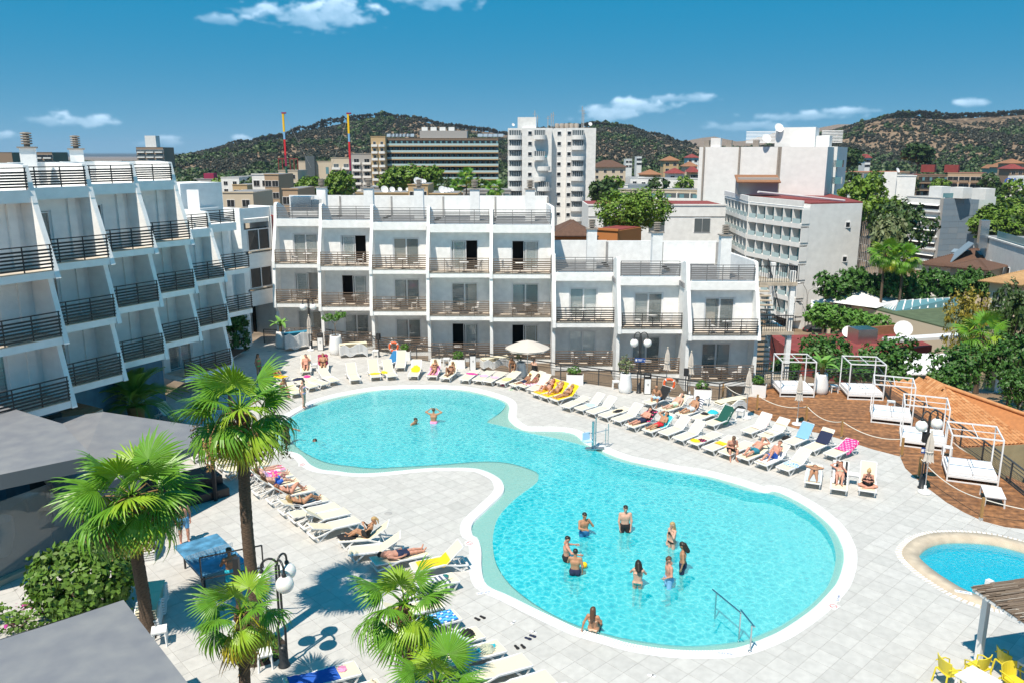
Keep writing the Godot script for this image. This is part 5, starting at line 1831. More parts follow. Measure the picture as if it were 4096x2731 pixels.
func bathers():   # in and at the water
	var w = [
		[V(4.31, -0.05, -28.49), {"kind": "wade", "wear": "shorts", "cloth": "black", "arms": ["down", "down"], "skin": "skin_fair", "stance": 0.13, "size": 1.04}, 0, "broad shouldered man facing the camera at the back of the group in the water"],
		[V(2.72, -0.05, -28.16), {"kind": "wade", "wear": "shorts", "cloth": "mid_blue", "arms": ["front", "face"], "skin": "skin_tan"}, 20, "tanned man in blue shorts with a hand at his mouth in the pool"],
		[V(1.93, -0.05, -26.26), {"kind": "wade", "wear": "shorts", "cloth": "black", "arms": ["out", "out"], "skin": "skin_pink", "look": V(0, -0.35, 0.9)}, 95, "man in black shorts reaching out to the man beside him in the pool"],
		[V(2.16, -0.05, -25.24), {"kind": "wade", "wear": "shorts", "cloth": "navy", "arms": ["side", "front"], "skin": "skin_tan"}, 170, "man in navy patterned shorts seen from behind holding a yellow ball"],
		[V(5.86, -0.05, -27.21), {"kind": "wade", "fem": true, "wear": "bikini", "arms": ["down", "face"], "hair": "long", "hair_color": "hair_blond", "skin": "skin_fair"}, -60, "smiling blonde woman in a black bikini standing in the pool"],
		[V(5.87, -0.05, -25.38), {"kind": "wade", "wear": "shorts", "cloth": "navy", "arms": ["side", "side"], "hair": "curly", "skin": "skin_tan", "look": V(0, -0.4, 0.9)}, -105, "tall dark haired man in spotted navy shorts on the right of the group"],
		[V(5.22, -0.05, -24.46), {"kind": "wade", "wear": "shorts", "cloth": "steel_blue", "arms": ["side", "lap"], "hair_color": "hair_brown", "skin": "skin_pink", "look": V(0, -0.4, 0.9)}, -80, "brown haired man in blue and white shorts wading in shallow water"],
		[V(4.17, -0.05, -24.37), {"kind": "wade", "fem": true, "wear": "bikini", "cloth": "sea_green", "arms": ["face", "face"], "hair": "curly", "skin": "skin_fair", "look": V(0.2, -0.4, 0.8)}, 165, "woman with long dark curly hair and a green bikini, seen from behind"],
		[V(-4.2, -0.05, -41.33), {"kind": "wade", "wear": "shorts", "cloth": "pink", "arms": ["head", "head"], "hair_color": "hair_brown", "skin": "skin_tan"}, 175, "man in pink shorts seen from behind with both hands at his head"],
		[V(-5.41, -0.05, -41.22), {"kind": "float", "wear": "shorts", "cloth": "navy", "arms": ["lap", "front"], "skin": "skin_tan"}, 60, "dark haired man sitting low in the water beside the man in pink"],
		[V(-9.54, -0.05, -38.6), {"kind": "swim", "wear": "shorts", "cloth": "baby_blue", "arms": ["side", "out"], "shades": true, "skin": "skin_pink"}, -75, "man in sunglasses swimming near the left edge of the pool"],
		[V(-11.2, -0.05, -38.13), {"kind": "wade", "wear": "shorts", "cloth": "black", "arms": ["lap", "out"], "skin": "skin_tan"}, 70, "man in black shorts standing on the ledge under a hanging frond"],
	]
	for q in w:
		var at = q[0]
		if q[1].kind == "wade":
			at.y = water_floor(at.x, at.z)
			if q[3].begins_with("man in black shorts standing"):
				at.y = -0.62
		else:
			at.y = -0.12
		person(q[3], q[1], at, q[2], "bathers in the pool")
	var b = B.new()
	b.ball(Vector3.ZERO, Vector3.ONE * 0.11, 12)
	one("ball", b.mesh(), "yellow", "yellow ball held by the man in navy patterned shorts", "ball", V(2.52, -0.05, -25.7) + V(0, 0.12, 0))
	person("long haired woman in a nude bikini sitting on the near pool rim", {"kind": "rim", "fem": true, "wear": "bikini", "cloth": "nude", "hair": "long", "hair_color": "hair_brown", "arms": ["lap", "prop"], "skin": "skin_tan"}, V(2.46, 0, -21.83), 160)
	person("tattooed man in sky blue shorts holding a red bat by the table", {"kind": "stand", "wear": "shorts", "cloth": "sky_blue", "shades": true, "arms": ["side", "side"], "skin": "skin_pink", "heavy": 0.01, "stance": 0.13}, V(-12.08, 0, -27.45), 35)
	b = B.new()
	b.lathe([Vector2(0.001, -0.008), Vector2(0.08, -0.008), Vector2(0.08, 0.008), Vector2(0.001, 0.008)], 14)
	b.box(V(0, 0, 0.12), V(0.03, 0.02, 0.1))
	one("table_tennis_bat", b.mesh(), "red", "red table tennis bat in the hand of the tattooed man", "bat", V(-12.24, 0, -27.8) + V(0.05, 0.66, 0.12), 20)
	person("player at the near end of the blue table, half hidden by fronds", {"kind": "stand", "wear": "shorts", "cloth": "turquoise", "arms": ["lap", "front"], "skin": "skin_brown", "hair_color": "hair_brown"}, V(-9.05, 0, -23.7), -130)
func water_floor(x, z):
	if z < -42.0 or x < 1.0:
		return -0.98
	return lerpf(-0.98, -0.42, clampf((x - 1.0) / 12.0 + clampf((z + 32.0) / 18.0, 0.0, 1.0) * 0.35, 0.0, 1.0))
# ---- what stands round the pool ----
func lamp_post(at, label, arms, yaw, high = 3.05, scale_ = 1.0):   # black twin pole with swan necks and white globes
	var o = thing("globe_lamp", label, "lamp post", at, yaw, "globe lamp posts round the pool")
	o.scale = Vector3.ONE * scale_
	var b = B.new()
	b.lathe([Vector2(0.001, 0), Vector2(0.17, 0), Vector2(0.17, 0.04), Vector2(0.13, 0.06), Vector2(0.12, 0.55), Vector2(0.1, 0.62), Vector2(0.001, 0.64)], 14)
	part(o, "base", b.mesh(), "lamp_black")
	for s in [-1, 1]:
		b = B.new()
		b.tube([V(s * 0.09, 0.5, 0), V(s * 0.1, 1.2, 0), V(s * 0.045, 1.42, 0), V(s * 0.04, high, 0)], 0.035, 8)
		part(o, "pole", b.mesh(), "lamp_black")
	for a in arms:
		var d = V(sin(deg_to_rad(a)), 0, cos(deg_to_rad(a)))
		var pts = []
		for i in 9:
			var t = PI * i / 8.0
			pts.append(V(0, high, 0) + d * (0.21 - 0.21 * cos(t)) + V(0, 0.22 * sin(t), 0))
		pts.append(V(0, high - 0.12, 0) + d * 0.42)
		b = B.new()
		b.tube(pts, 0.032, 8)
		b.lathe([Vector2(0.04, -0.2), Vector2(0.075, -0.2), Vector2(0.06, -0.1), Vector2(0.03, -0.06)], 10, V(0, high, 0) + d * 0.42)
		part(o, "swan_neck", b.mesh(), "lamp_black")
		b = B.new()
		b.ball(Vector3.ZERO, Vector3.ONE * 0.245, 20)
		part(o, "globe", b.mesh(), "lamp_globe", V(0, high - 0.4, 0) + d * 0.42)
	return o
func umbrella_shut(at, label, high = 2.75):
	var o = thing("closed_umbrella", label, "umbrella", at, 0, "closed beige umbrellas")
	var b = B.new()
	b.tube([Vector3.ZERO, V(0, high, 0)], 0.025, 8)
	part(o, "pole", b.mesh(), "steel")
	b = B.new()
	b.lathe([Vector2(0.001, 0), Vector2(0.27, 0), Vector2(0.27, 0.08), Vector2(0.2, 0.11), Vector2(0.05, 0.12), Vector2(0.05, 0.35), Vector2(0.03, 0.36)], 16)
	part(o, "base", b.mesh(), "white_plastic")
	b = B.new()
	var n = 16
	var rows = [[high - 1.35, 0.2], [high - 1.2, 0.17], [high - 0.85, 0.13], [high - 0.75, 0.15], [high - 0.35, 0.11], [high - 0.03, 0.03]]
	for i in rows.size() - 1:
		for k in n:
			var q = []
			for m in [[i, k], [i + 1, k], [i + 1, k + 1], [i, k + 1]]:
				var r = rows[m[0]][1] * (1.15 if m[1] % 2 == 0 else 0.7)
				var t = TAU * m[1] / n
				q.append(V(cos(t) * r, rows[m[0]][0] + (0.06 if m[0] == 0 and m[1] % 2 else 0.0), sin(t) * r))
			b.quad(q[0], q[1], q[2], q[3])
	part(o, "folded_canopy", b.mesh(), "umbrella_cloth")
	b = B.new()
	b.lathe([Vector2(0.12, high - 0.92), Vector2(0.165, high - 0.9), Vector2(0.165, high - 0.87), Vector2(0.12, high - 0.85)], 12)
	part(o, "tie_strap", b.mesh(), "umbrella_cloth")
	b = B.new()
	b.ball(V(0, high + 0.03, 0), V(0.04, 0.06, 0.04), 8)
	part(o, "finial", b.mesh(), "cream_plain")
func side_table(at, label, yaw = 0.0, high = 0.45, w = 0.42, l = 0.42):
	var o = thing("side_table", label, "table", at, yaw, "small white side tables")
	var b = B.new()
	b.box(V(0, high - 0.02, 0), V(w, 0.035, l))
	b.box(V(0, high - 0.06, 0), V(w - 0.06, 0.05, l - 0.06))
	part(o, "table_top", b.mesh(), "white_plastic")
	for x in [-1, 1]:
		for z in [-1, 1]:
			b = B.new()
			b.bar(V(x * (w / 2 - 0.04), high - 0.05, z * (l / 2 - 0.04)), V(x * (w / 2 - 0.02), 0, z * (l / 2 - 0.02)), 0.045, 0.045)
			part(o, "leg", b.mesh(), "white_plastic")
	return o
func tall_pot(at, label, r = 0.36, h = 0.95):
	var o = thing("tall_planter", label, "planter", at, 0, "tall round white planters")
	var b = B.new()
	b.lathe([Vector2(0.001, 0), Vector2(r * 0.8, 0), Vector2(r, h * 0.12), Vector2(r * 1.02, h * 0.35), Vector2(r * 0.8, h * 0.9), Vector2(r * 0.78, h), Vector2(r * 0.68, h), Vector2(r * 0.66, h - 0.07)], 24)
	part(o, "pot", b.mesh(), "pot_white")
	b = B.new()
	b.lathe([Vector2(r * 0.68, h - 0.07), Vector2(0.001, h - 0.05)], 16)
	part(o, "soil", b.mesh(), "soil")
	return o
func leaf_blade(l, w, droop, n = 8, fold = 0.25):   # a broad leaf along +z that droops
	var b = B.new()
	var pts = []
	for i in n + 1:
		var t = float(i) / n
		var a = droop * t
		var p = V(0, sin(0.9 - a) * l * t * 0.8, cos(0.9 - a) * l * t)
		var ww = w * sin(PI * clampf(t * 0.9 + 0.06, 0, 1)) / 2
		pts.append([p, ww])
	for i in n:
		for s in [-1, 1]:
			var a = pts[i]
			var c = pts[i + 1]
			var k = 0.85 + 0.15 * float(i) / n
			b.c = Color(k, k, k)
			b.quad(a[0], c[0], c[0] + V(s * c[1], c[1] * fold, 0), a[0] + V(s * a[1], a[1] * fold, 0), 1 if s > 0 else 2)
	return b.mesh()
func banana(o, h, n, l, sd):   # upright stems and big paddle leaves over a planter of height h
	var r = RandomNumberGenerator.new()
	r.seed = sd
	var b = B.new()
	for i in 4:
		var a = TAU * i / 4.0 + 0.4
		b.tube([V(cos(a) * 0.06, h - 0.05, sin(a) * 0.06), V(cos(a) * 0.12, h + 0.5, sin(a) * 0.12)], [0.05, 0.025], 6)
	part(o, "stem", b.mesh(), "post_wood")
	for i in n:
		var m = leaf_blade(l * r.randf_range(0.7, 1.1), 0.3 * l, r.randf_range(0.3, 1.5), 8)
		var bs = Basis(Vector3.UP, TAU * i / n + r.randf_range(-0.3, 0.3)) * Basis(Vector3.RIGHT, r.randf_range(-0.65, -0.1))
		part(o, "leaf", m, "leaf_banana", V(0, h + r.randf_range(0.2, 0.5), 0), bs)
func leaf_cloud(n, rad, leaf, sd, cluster = 14, shell = 0.55):   # leaf-sized faces in clumps through a rounded volume; returns a mesh
	var r = RandomNumberGenerator.new()
	r.seed = sd
	var st = PackedVector3Array()
	var co = PackedColorArray()
	var k = maxi(1, n / cluster)
	for i in k:
		var d = V(r.randfn(), r.randfn(), r.randfn()).normalized()
		var c = d * pow(r.randf_range(shell, 1.0), 0.6)
		var tone = r.randf_range(0.75, 1.25)
		var cr = r.randf_range(0.1, 0.22)
		for j in cluster:
			var p = (c + V(r.randfn(), r.randfn(), r.randfn()) * cr * 0.55) * rad
			var nn = (d + V(r.randfn(), r.randfn() + 0.5, r.randfn()) * 0.6).normalized()
			var x = nn.cross(V(r.randfn(), r.randfn(), r.randfn())).normalized()
			var z = x.cross(nn)
			var s = leaf * r.randf_range(0.6, 1.3)
			var t = tone * r.randf_range(0.85, 1.15)
			var cc = Color(t * r.randf_range(0.9, 1.15), t, t * 0.9)
			var q = [p - x * s * 0.5, p + z * s, p + x * s * 0.5, p - z * s * 0.6]
			for m in [0, 1, 2, 0, 2, 3]:
				st.append(q[m])
				co.append(cc)
	var a = []
	a.resize(Mesh.ARRAY_MAX)
	a[Mesh.ARRAY_VERTEX] = st
	a[Mesh.ARRAY_COLOR] = co
	var m = ArrayMesh.new()
	m.add_surface_from_arrays(Mesh.PRIMITIVE_TRIANGLES, a)
	return m
func bin(at, label, yaw):
	var o = thing("litter_bin", label, "litter bin", at, yaw, "white and black litter bins")
	var b = B.new()
	b.box(V(0, 0.5, 0), V(0.42, 1.0, 0.42))
	b.box(V(0, 1.2, -0.02), V(0.42, 0.06, 0.4))
	b.box(V(0.18, 1.08, 0), V(0.05, 0.2, 0.42))
	b.box(V(-0.18, 1.08, -0.1), V(0.05, 0.2, 0.2))
	part(o, "body", b.mesh(), "lamp_black")
	part(o, "front_panel", boxed(V(0.36, 0.9, 0.02)), "white_plastic", V(0, 0.5, 0.222))
	b = B.new()
	b.box(V(-0.02, 0.62, 0.236), V(0.02, 0.1, 0.004))
	b.box(V(0.04, 0.66, 0.236), V(0.05, 0.02, 0.004))
	b.box(V(0.04, 0.6, 0.236), V(0.02, 0.12, 0.004))
	part(o, "litter_symbol", b.mesh(), "black")
func box_planter(at, label, yaw, w = 0.95, h = 0.62, d = 0.45, kind = 0):
	var o = thing("box_planter", label, "planter", at, yaw, "square white planters with shrubs")
	var b = B.new()
	b.box(V(0, h / 2, 0), V(w, h, d))
	part(o, "trough", b.mesh(), "pot_white")
	part(o, "soil", boxed(V(w - 0.08, 0.02, d - 0.08)), "soil", V(0, h + 0.005, 0))
	part(o, "shrub", leaf_cloud(900, V(w * 0.4, 0.28, d * 0.5), 0.05, int(absf(at.x * 10)) + kind), "leaf_bright", V(-0.04, h + 0.26, 0))
func lifebuoy(at, label, yaw):
	var o = thing("lifebuoy", label, "lifebuoy", at, yaw, "orange lifebuoys on the railing")
	var b = B.new()
	var pts = []
	for i in 25:
		var a = TAU * i / 24.0
		pts.append(V(cos(a) * 0.3, sin(a) * 0.3, 0))
	b.tube(pts, 0.07, 10, false)
	part(o, "ring", b.mesh(), "orange")
	for i in 4:
		var a = TAU * i / 4.0 + 0.7
		b = B.new()
		var q = []
		for j in 4:
			var t = a + (j - 1.5) * 0.07
			q.append(V(cos(t) * 0.3, sin(t) * 0.3, 0))
		b.tube(q, 0.074, 10)
		part(o, "white_band", b.mesh(), "white_plastic")
	b = B.new()
	var rp = []
	for i in 33:
		var a = TAU * i / 32.0
		rp.append(V(cos(a), sin(a), 0) * (0.4 if i % 8 else 0.37) + V(0, 0, 0.02))
	b.tube(rp, 0.01, 5, false)
	part(o, "grab_rope", b.mesh(), "rope")
func fence(pts, label, y1 = 1.05):   # black posts, a handrail, level rods and a fine mesh between them
	var o = thing("railing", label, "railing", Vector3.ZERO, 0, "dark pool railings")
	for i in pts.size() - 1:
		var a = V(pts[i].x, 0, pts[i].y)
		var c = V(pts[i + 1].x, 0, pts[i + 1].y)
		var n = maxi(1, int(round(a.distance_to(c) / 1.9)))
		for k in n:
			var p = a.lerp(c, float(k) / n)
			var q = a.lerp(c, float(k + 1) / n)
			var b = B.new()
			b.bar(p, p + V(0, y1, 0), 0.06, 0.06, Vector3.RIGHT)
			part(o, "post", b.mesh(), "grey_rail_dark")
			b = B.new()
			b.bar(p + V(0, y1, 0), q + V(0, y1, 0), 0.06, 0.06)
			part(o, "handrail", b.mesh(), "grey_rail_dark")
			for h in [0.88, 0.72, 0.2, 0.06]:
				b = B.new()
				b.bar(p + V(0, h, 0), q + V(0, h, 0), 0.025, 0.025)
				part(o, "rod", b.mesh(), "grey_rail_dark")
			b = B.new()
			var m = 22
			for j in m:
				var e = p.lerp(q, (j + 0.5) / m)
				b.bar(e + V(0, 0.08, 0), e + V(0, 0.7, 0), 0.007, 0.007, Vector3.RIGHT)
			for j in 7:
				b.bar(p + V(0, 0.12 + j * 0.09, 0), q + V(0, 0.12 + j * 0.09, 0), 0.007, 0.007)
			part(o, "wire_mesh", b.mesh(), "grey_rail_dark").set_meta("kind", "stuff")
func stack(at, label, yaw, n, m):   # nested loungers, each one a thing
	for i in n:
		var o = thing("stacked_lounger", "%s, %s" % [label, "topmost" if i == n - 1 else ("lowest" if i == 0 else ORD[i] + " from below")], "sun lounger", at + V(0, i * 0.085, 0), yaw, label)
		if i == 0:
			var b = B.new()
			for s in [-1, 1]:
				var pts = [V(s * 0.32, 0.02, 0.95), V(s * 0.32, 0.3, 0.62), V(s * 0.32, 0.34, 0.25), V(s * 0.32, 0.14, -0.1), V(s * 0.32, 0.1, -0.3), V(s * 0.32, 0.32, -0.6), V(s * 0.32, 0.2, -0.95)]
				for k in pts.size() - 1:
					b.bar(pts[k], pts[k + 1], 0.05, 0.06, Vector3.RIGHT)
			for z in [[0.0, 0.95], [0.33, 0.4], [0.2, -0.95]]:
				b.box(V(0, z[0] + 0.02, z[1]), V(0.66, 0.05, 0.05))
			mesh_of.stack_frame = b.mesh()
			b = B.new()
			b.box(V(0, 0.37, 0.4), V(0.58, 0.02, 1.1))
			b.box(V(0, 0.35, -0.55), V(0.58, 0.02, 0.8), Basis(Vector3.RIGHT, -0.06))
			mesh_of.stack_sling = b.mesh()
		part(o, "frame", mesh_of.stack_frame, "white_plastic")
		part(o, "sling", mesh_of.stack_sling, m)
func daybed(at, label, yaw):
	var o = thing("daybed", label, "daybed", at, yaw, "white canopy daybeds on the timber deck")
	var w = 1.95
	var l = 2.0
	var h = 2.15
	for x in [-1, 1]:
		for z in [-1, 1]:
			part(o, "post", boxed(V(0.06, h, 0.06)), "white_frame", V(x * w / 2, h / 2, z * l / 2))
	for s in [-1, 1]:
		part(o, "top_rail", boxed(V(w - 0.06, 0.06, 0.055)), "white_frame", V(0, h - 0.03, s * l / 2))
		part(o, "top_rail", boxed(V(0.055, 0.06, l - 0.06)), "white_frame", V(s * w / 2, h - 0.03, 0))
		part(o, "base_rail", boxed(V(w - 0.06, 0.09, 0.05)), "white_frame", V(0, 0.25, s * l / 2))
		part(o, "base_rail", boxed(V(0.05, 0.09, l - 0.06)), "white_frame", V(s * w / 2, 0.25, 0))
		part(o, "foot_rail", boxed(V(w - 0.06, 0.05, 0.05)), "white_frame", V(0, 0.03, s * l / 2))
	part(o, "cross_bar", boxed(V(0.03, 0.03, l - 0.06)), "white_frame", V(0, h - 0.02, 0))
	part(o, "cross_bar", boxed(V(w - 0.06, 0.03, 0.03)), "white_frame", V(0, h - 0.035, 0.02))
	part(o, "base_board", boxed(V(w - 0.1, 0.03, l - 0.1)), "white_frame", V(0, 0.29, 0))
	for s in [-1, 1]:
		var b = B.new()
		b.box(V(0, 0.385, 0), V(w / 2 - 0.05, 0.15, l - 0.08))
		b.box(V(0, 0.465, 0), V(w / 2 - 0.1, 0.02, l - 0.14))
		var c = part(o, "mattress", b.mesh(), "white_cloth", V(s * (w / 4 - 0.01), 0, 0))
		b = B.new()
		b.box(V(0, 0.477, -0.2), V(w / 2 - 0.08, 0.006, 0.035))
		part(c, "seam_band", b.mesh(), "grey_paint")
func furniture():
	mat("reed_brown", 0.14, 0.1, 0.07, 0.95)
	mat("cream_plain", 0.7, 0.62, 0.5, 0.7)
	mat("grey_rail_dark", 0.045, 0.047, 0.05, 0.5)
	leafy("leaf_banana", 0.16, 0.34, 0.06, 0.4)
	leafy("leaf_bright", 0.10, 0.24, 0.03, 0.35)
	lamp_post(V(-6.4, 0, -20.1), "three-globed black lamp post in the foreground by the tall palm", [-75, 40, 160], 0, 3.1, 1.0)
	lamp_post(V(7.63, 0, -46.78), "two-globed lamp post with a blue sign by the bin and tall pot", [-70, 70], 0, 3.5)
	lamp_post(V(-14.73, 0, -57.66), "two-globed lamp post behind the stacked blue loungers", [-60, 60], 0, 3.6)
	lamp_post(V(17.65, 0, -32.55), "two-globed lamp post with speaker and blue sign at the timber deck", [-100, 80], 30, 3.25)
	lamp_post(V(-22.1, 0, -46.9), "two-globed lamp post behind the date palm in the shade", [-60, 60], 0, 3.3)
	for q in [[V(7.63, 0, -46.78) + V(0, 2.05, 0.08), 0.62, "blue sign with an arrow on the lamp post by the tall pot"], [V(17.65, 0, -32.55) + V(-0.06, 1.75, 0.12), 0.4, "blue sign on the lamp post at the timber deck"]]:
		var s = thing("direction_sign", q[2], "sign", q[0], -8)
		part(s, "plate", boxed(V(q[1], 0.26, 0.02)), "sign_blue")
		var b = B.new()
		b.box(V(-q[1] * 0.36, 0, 0.012), V(0.1, 0.12, 0.004))
		b.box(V(q[1] * 0.02, 0.035, 0.012), V(q[1] * 0.4, 0.03, 0.004))
		b.box(V(q[1] * 0.0, -0.03, 0.012), V(q[1] * 0.32, 0.025, 0.004))
		b.box(V(q[1] * 0.38, 0, 0.012), V(0.09, 0.02, 0.004), Basis(Vector3.BACK, -0.6))
		b.box(V(q[1] * 0.42, -0.02, 0.012), V(0.02, 0.06, 0.004))
		part(s, "print", b.mesh(), "white_cloth")
	for q in [[V(17.65, 0, -32.55) + V(-0.15, 2.35, 0.15), "small black loudspeaker on the lamp post at the timber deck"], [V(10.22, 0, -45.93) + V(0, 1.55, 0.1), "small black loudspeaker on a post behind the closed umbrellas"], [V(-9.4, 0, -55.56) + V(0, 1.5, 0.1), "small black loudspeaker on a post left of the lifebuoy"]]:
		var s = thing("loudspeaker", q[1], "speaker", q[0], -10)
		var b = B.new()
		b.box(Vector3.ZERO, V(0.27, 0.42, 0.22))
		part(s, "cabinet", b.mesh(), "black")
		part(s, "grille", boxed(V(0.24, 0.38, 0.015)), "lamp_black", V(0, 0, 0.12))
		if not q[1].contains("lamp post"):
			b = B.new()
			b.bar(V(0, -1.75, -0.05), V(0, -0.1, -0.05), 0.06, 0.06, Vector3.RIGHT)
			part(s, "post", b.mesh(), "lamp_black")
	for q in [[V(9.32, 0, -47.04), "closed umbrella beside the orange lifebuoy", 2.7], [V(10.49, 0, -45.9), "closed umbrella between the loudspeaker and the planter", 2.75], [V(12.75, 0, -41.95), "closed umbrella beside the rope at the stacked loungers", 2.75], [V(15.14, 0, -40.88), "closed umbrella inside the roped timber deck", 2.7], [V(17.5, 0, -31.99), "closed umbrella with a round white base at the tile edge", 2.75], [V(-14.73, 0, -57.48), "closed umbrella beside the stacked blue loungers", 2.6], [V(-21.05, 0, -51.91), "closed umbrella in the shade of the left wing", 2.6], [V(-20.7, 0, -53.28), "second closed umbrella in the shade of the left wing", 2.7]]:
		umbrella_shut(q[0], q[1], q[2])
	# the open umbrella
	var o = thing("open_umbrella", "open beige umbrella shading loungers by the far rail", "umbrella", V(0.99, 0, -50.04))
	var b = B.new()
	b.tube([Vector3.ZERO, V(0, 2.45, 0)], 0.025, 8)
	part(o, "pole", b.mesh(), "steel")
	for i in 8:
		b = B.new()
		var a0 = TAU * i / 8.0
		var a1 = TAU * (i + 1) / 8.0
		for r in 3:
			var f = func(rr, a): return V(cos(a) * rr * 1.42, 2.5 - 0.5 * pow(rr, 1.3), sin(a) * rr * 1.42)
			var r0 = r / 3.0
			var r1 = (r + 1) / 3.0
			var mid = (a0 + a1) / 2
			b.quad(f.call(r0, a0), f.call(r1, a0), f.call(r1, mid) * V(0.97, 1, 0.97), f.call(r0, mid) * V(0.97, 1, 0.97))
			b.quad(f.call(r0, mid) * V(0.97, 1, 0.97), f.call(r1, mid) * V(0.97, 1, 0.97), f.call(r1, a1), f.call(r0, a1))
			if r == 2:
				b.quad(f.call(1.0, a0), f.call(1.0, a0) - V(0, 0.1, 0), f.call(1.0, a1) - V(0, 0.1, 0), f.call(1.0, a1))
		part(o, "canopy_panel", b.mesh(), "umbrella_cloth")
	# pots
	o = tall_pot(V(-17.08, 0, -58.39), "tall white pot with a big banana plant by the dark passage", 0.44, 1.25)
	banana(o, 1.25, 9, 1.05, 3)
	o = tall_pot(V(-12.65, 0, -56.52), "tall white pot with a small round-headed tree by stacked loungers", 0.5, 1.35)
	b = B.new()
	b.tube([V(0, 1.25, 0), V(0.05, 1.7, 0), V(-0.02, 2.2, 0)], 0.035, 6)
	b.tube([V(0.0, 2.1, 0), V(-0.35, 2.6, 0)], 0.02, 5)
	b.tube([V(0.0, 2.1, 0), V(0.4, 2.7, 0)], 0.02, 5)
	part(o, "trunk", b.mesh(), "trunk_grey")
	for k in [[-0.5, 2.65, 0.0, 0.42], [0.5, 2.85, 0.1, 0.4], [0.05, 2.6, -0.2, 0.35]]:
		part(o, "crown", leaf_cloud(420, V(k[3], k[3] * 0.7, k[3]), 0.08, int(k[1] * 10)), "leaf_bright", V(k[0], k[1], k[2]))
	o = tall_pot(V(6.83, 0, -46.9), "tall white pot with a thin olive by the lamp post", 0.4, 1.2)
	part(o, "crown", leaf_cloud(500, V(0.5, 0.6, 0.5), 0.07, 33, 8, 0.2), "leaf_olive", V(0, 1.75, 0))
	b = B.new()
	b.tube([V(0, 1.1, 0), V(0.08, 1.5, 0), V(-0.1, 2.0, 0.05)], 0.02, 5)
	part(o, "trunk", b.mesh(), "trunk_grey")
	o = tall_pot(V(0.59, 0, -50.32), "tall white pot behind the open umbrella", 0.36, 1.0)
	part(o, "crown", leaf_cloud(260, V(0.3, 0.45, 0.3), 0.07, 34, 8, 0.2), "leaf_olive", V(-0.1, 1.5, 0))
	o = tall_pot(V(18.52, 0, -46.65), "tall white pot with a banana plant between two daybeds", 0.42, 1.25)
	banana(o, 1.25, 8, 1.25, 11)
	for q in [[V(-3.61, 0, -52.66), "white trough with a small shrub beside the bin behind sunglasses women", -4, 0.95], [V(3.94, 0, -48.82), "white trough with green shrubs right of the open umbrella", -6, 1.05], [V(11.19, 0, -45.58), "white trough with a wide shrub beside the rope start", -8, 1.0], [V(14.6, 0, -46.01), "tall square white planter at the edge of the timber deck", -20, 0.85], [V(-7.44, 0, -54.89), "white trough with shrubs behind the lifebuoy", -4, 0.7]]:
		box_planter(q[0], q[1], q[2], q[3], 0.75 if q[1].begins_with("tall") else 0.6)
	for q in [[V(-14.02, 0, -57.66), "litter bin beside the lamp post at the stacked blue loungers", 8], [V(-2.62, 0, -52.21), "litter bin beside stacked loungers at the far rail", 5], [V(8.11, 0, -46.65), "litter bin beside the lamp post with the blue sign", -4]]:
		bin(q[0], q[1], q[2])
	lifebuoy(V(-8.35, 0, -55.56) + V(0, 0.75, 0), "lifebuoy on the far railing behind the blue towel", 0)
	lifebuoy(V(9.34, 0, -46.29) + V(0, 0.72, 0.05), "lifebuoy on the railing beside the closed umbrellas", -15)
	# stacks
	stack(V(-15.76, 0, -57.84), "blue lounger in the stack beside the banana pot", 118, 12, "sling_blue")
	stack(V(-11.24, 0, -55.73), "lounger in the stack beside the round-headed tree", 105, 8, "sling")
	stack(V(-1.13, 0, -52.36), "lounger in the stack behind the bending woman", 112, 6, "sling")
	stack(V(12.05, 0, -43.45) + V(0.2, 0, 0), "lounger in the stack beside the rope posts", 118, 4, "sling")
	stack(V(-13.26, 0, -26.9), "lounger in the stack behind the left palm", 20, 5, "sling")
	stack(V(-11.05, 0, -22.34), "lounger in the stack beside the foreground roof", 15, 7, "sling")
	# tables
	for q in [[V(-9.65, 0, -55.56), "white stool table left of the lifebuoy", 0], [V(-13.09, 0, -51.72), "white table between the two sunbathing men", 10], [V(6.36, 0, -47.65), "white table left of the olive pot", 0], [V(-4.45, 0, -53.28), "white table behind the two women in sunglasses", 0], [V(11.04, 0, -44.24), "white table beside the trough at the rope", -30], [V(12.4, 0, -41.95), "white table by the umbrella and stacked loungers", -30], [V(14.84, 0, -32.92), "white table between the striped towel and the cross-legged woman", -23], [V(-6.92, 0, -20.02), "white square table in front of the lamp post", 25], [V(-10.32, 0, -21.14), "blue-grey table at the corner of the foreground roof", 20]]:
		side_table(q[0], q[1], q[2], 0.5)
	# daybeds and their tables
	for q in [[V(16.92, 0, -46.9), "daybed at the far left of the timber deck", -4], [V(20.78, 0, -46.29), "daybed right of the banana pot", -8], [V(20.52, 0, -41.83), "daybed nearest the tiled roof corner, third in line", -22], [V(20.43, 0, -38.19), "daybed behind the lamp post with the speaker", -24], [V(20.39, 0, -33.84), "daybed nearest the camera with clear front posts", -22]]:
		daybed(q[0] + V(0, 0.012, 0), q[1], q[2])
	for q in [[V(18.17, 0, -47.14), "low white table left of the banana pot", -4, 0.45], [V(19.43, 0, -46.9), "low white table right of the banana pot", -6, 0.45], [V(21.39, 0, -43.68), "low white table behind the third daybed", -22, 0.45], [V(20.67, 0, -36.27), "low white table between the last two daybeds", -22, 0.5]]:
		side_table(q[0], q[1], q[2], q[3])
	side_table(V(19.85, 0, -31.11), "long low white table in front of the nearest daybed", -22, 0.45, 0.75, 1.25)
	# rope posts
	var posts = [V(12.38, 0, -45.58), V(13.71, 0, -43.26), V(15.74, 0, -41.23), V(16.64, 0, -38.74), V(18.49, 0, -36.19), V(18.06, 0, -33.64), V(18.4, 0, -29.36)]
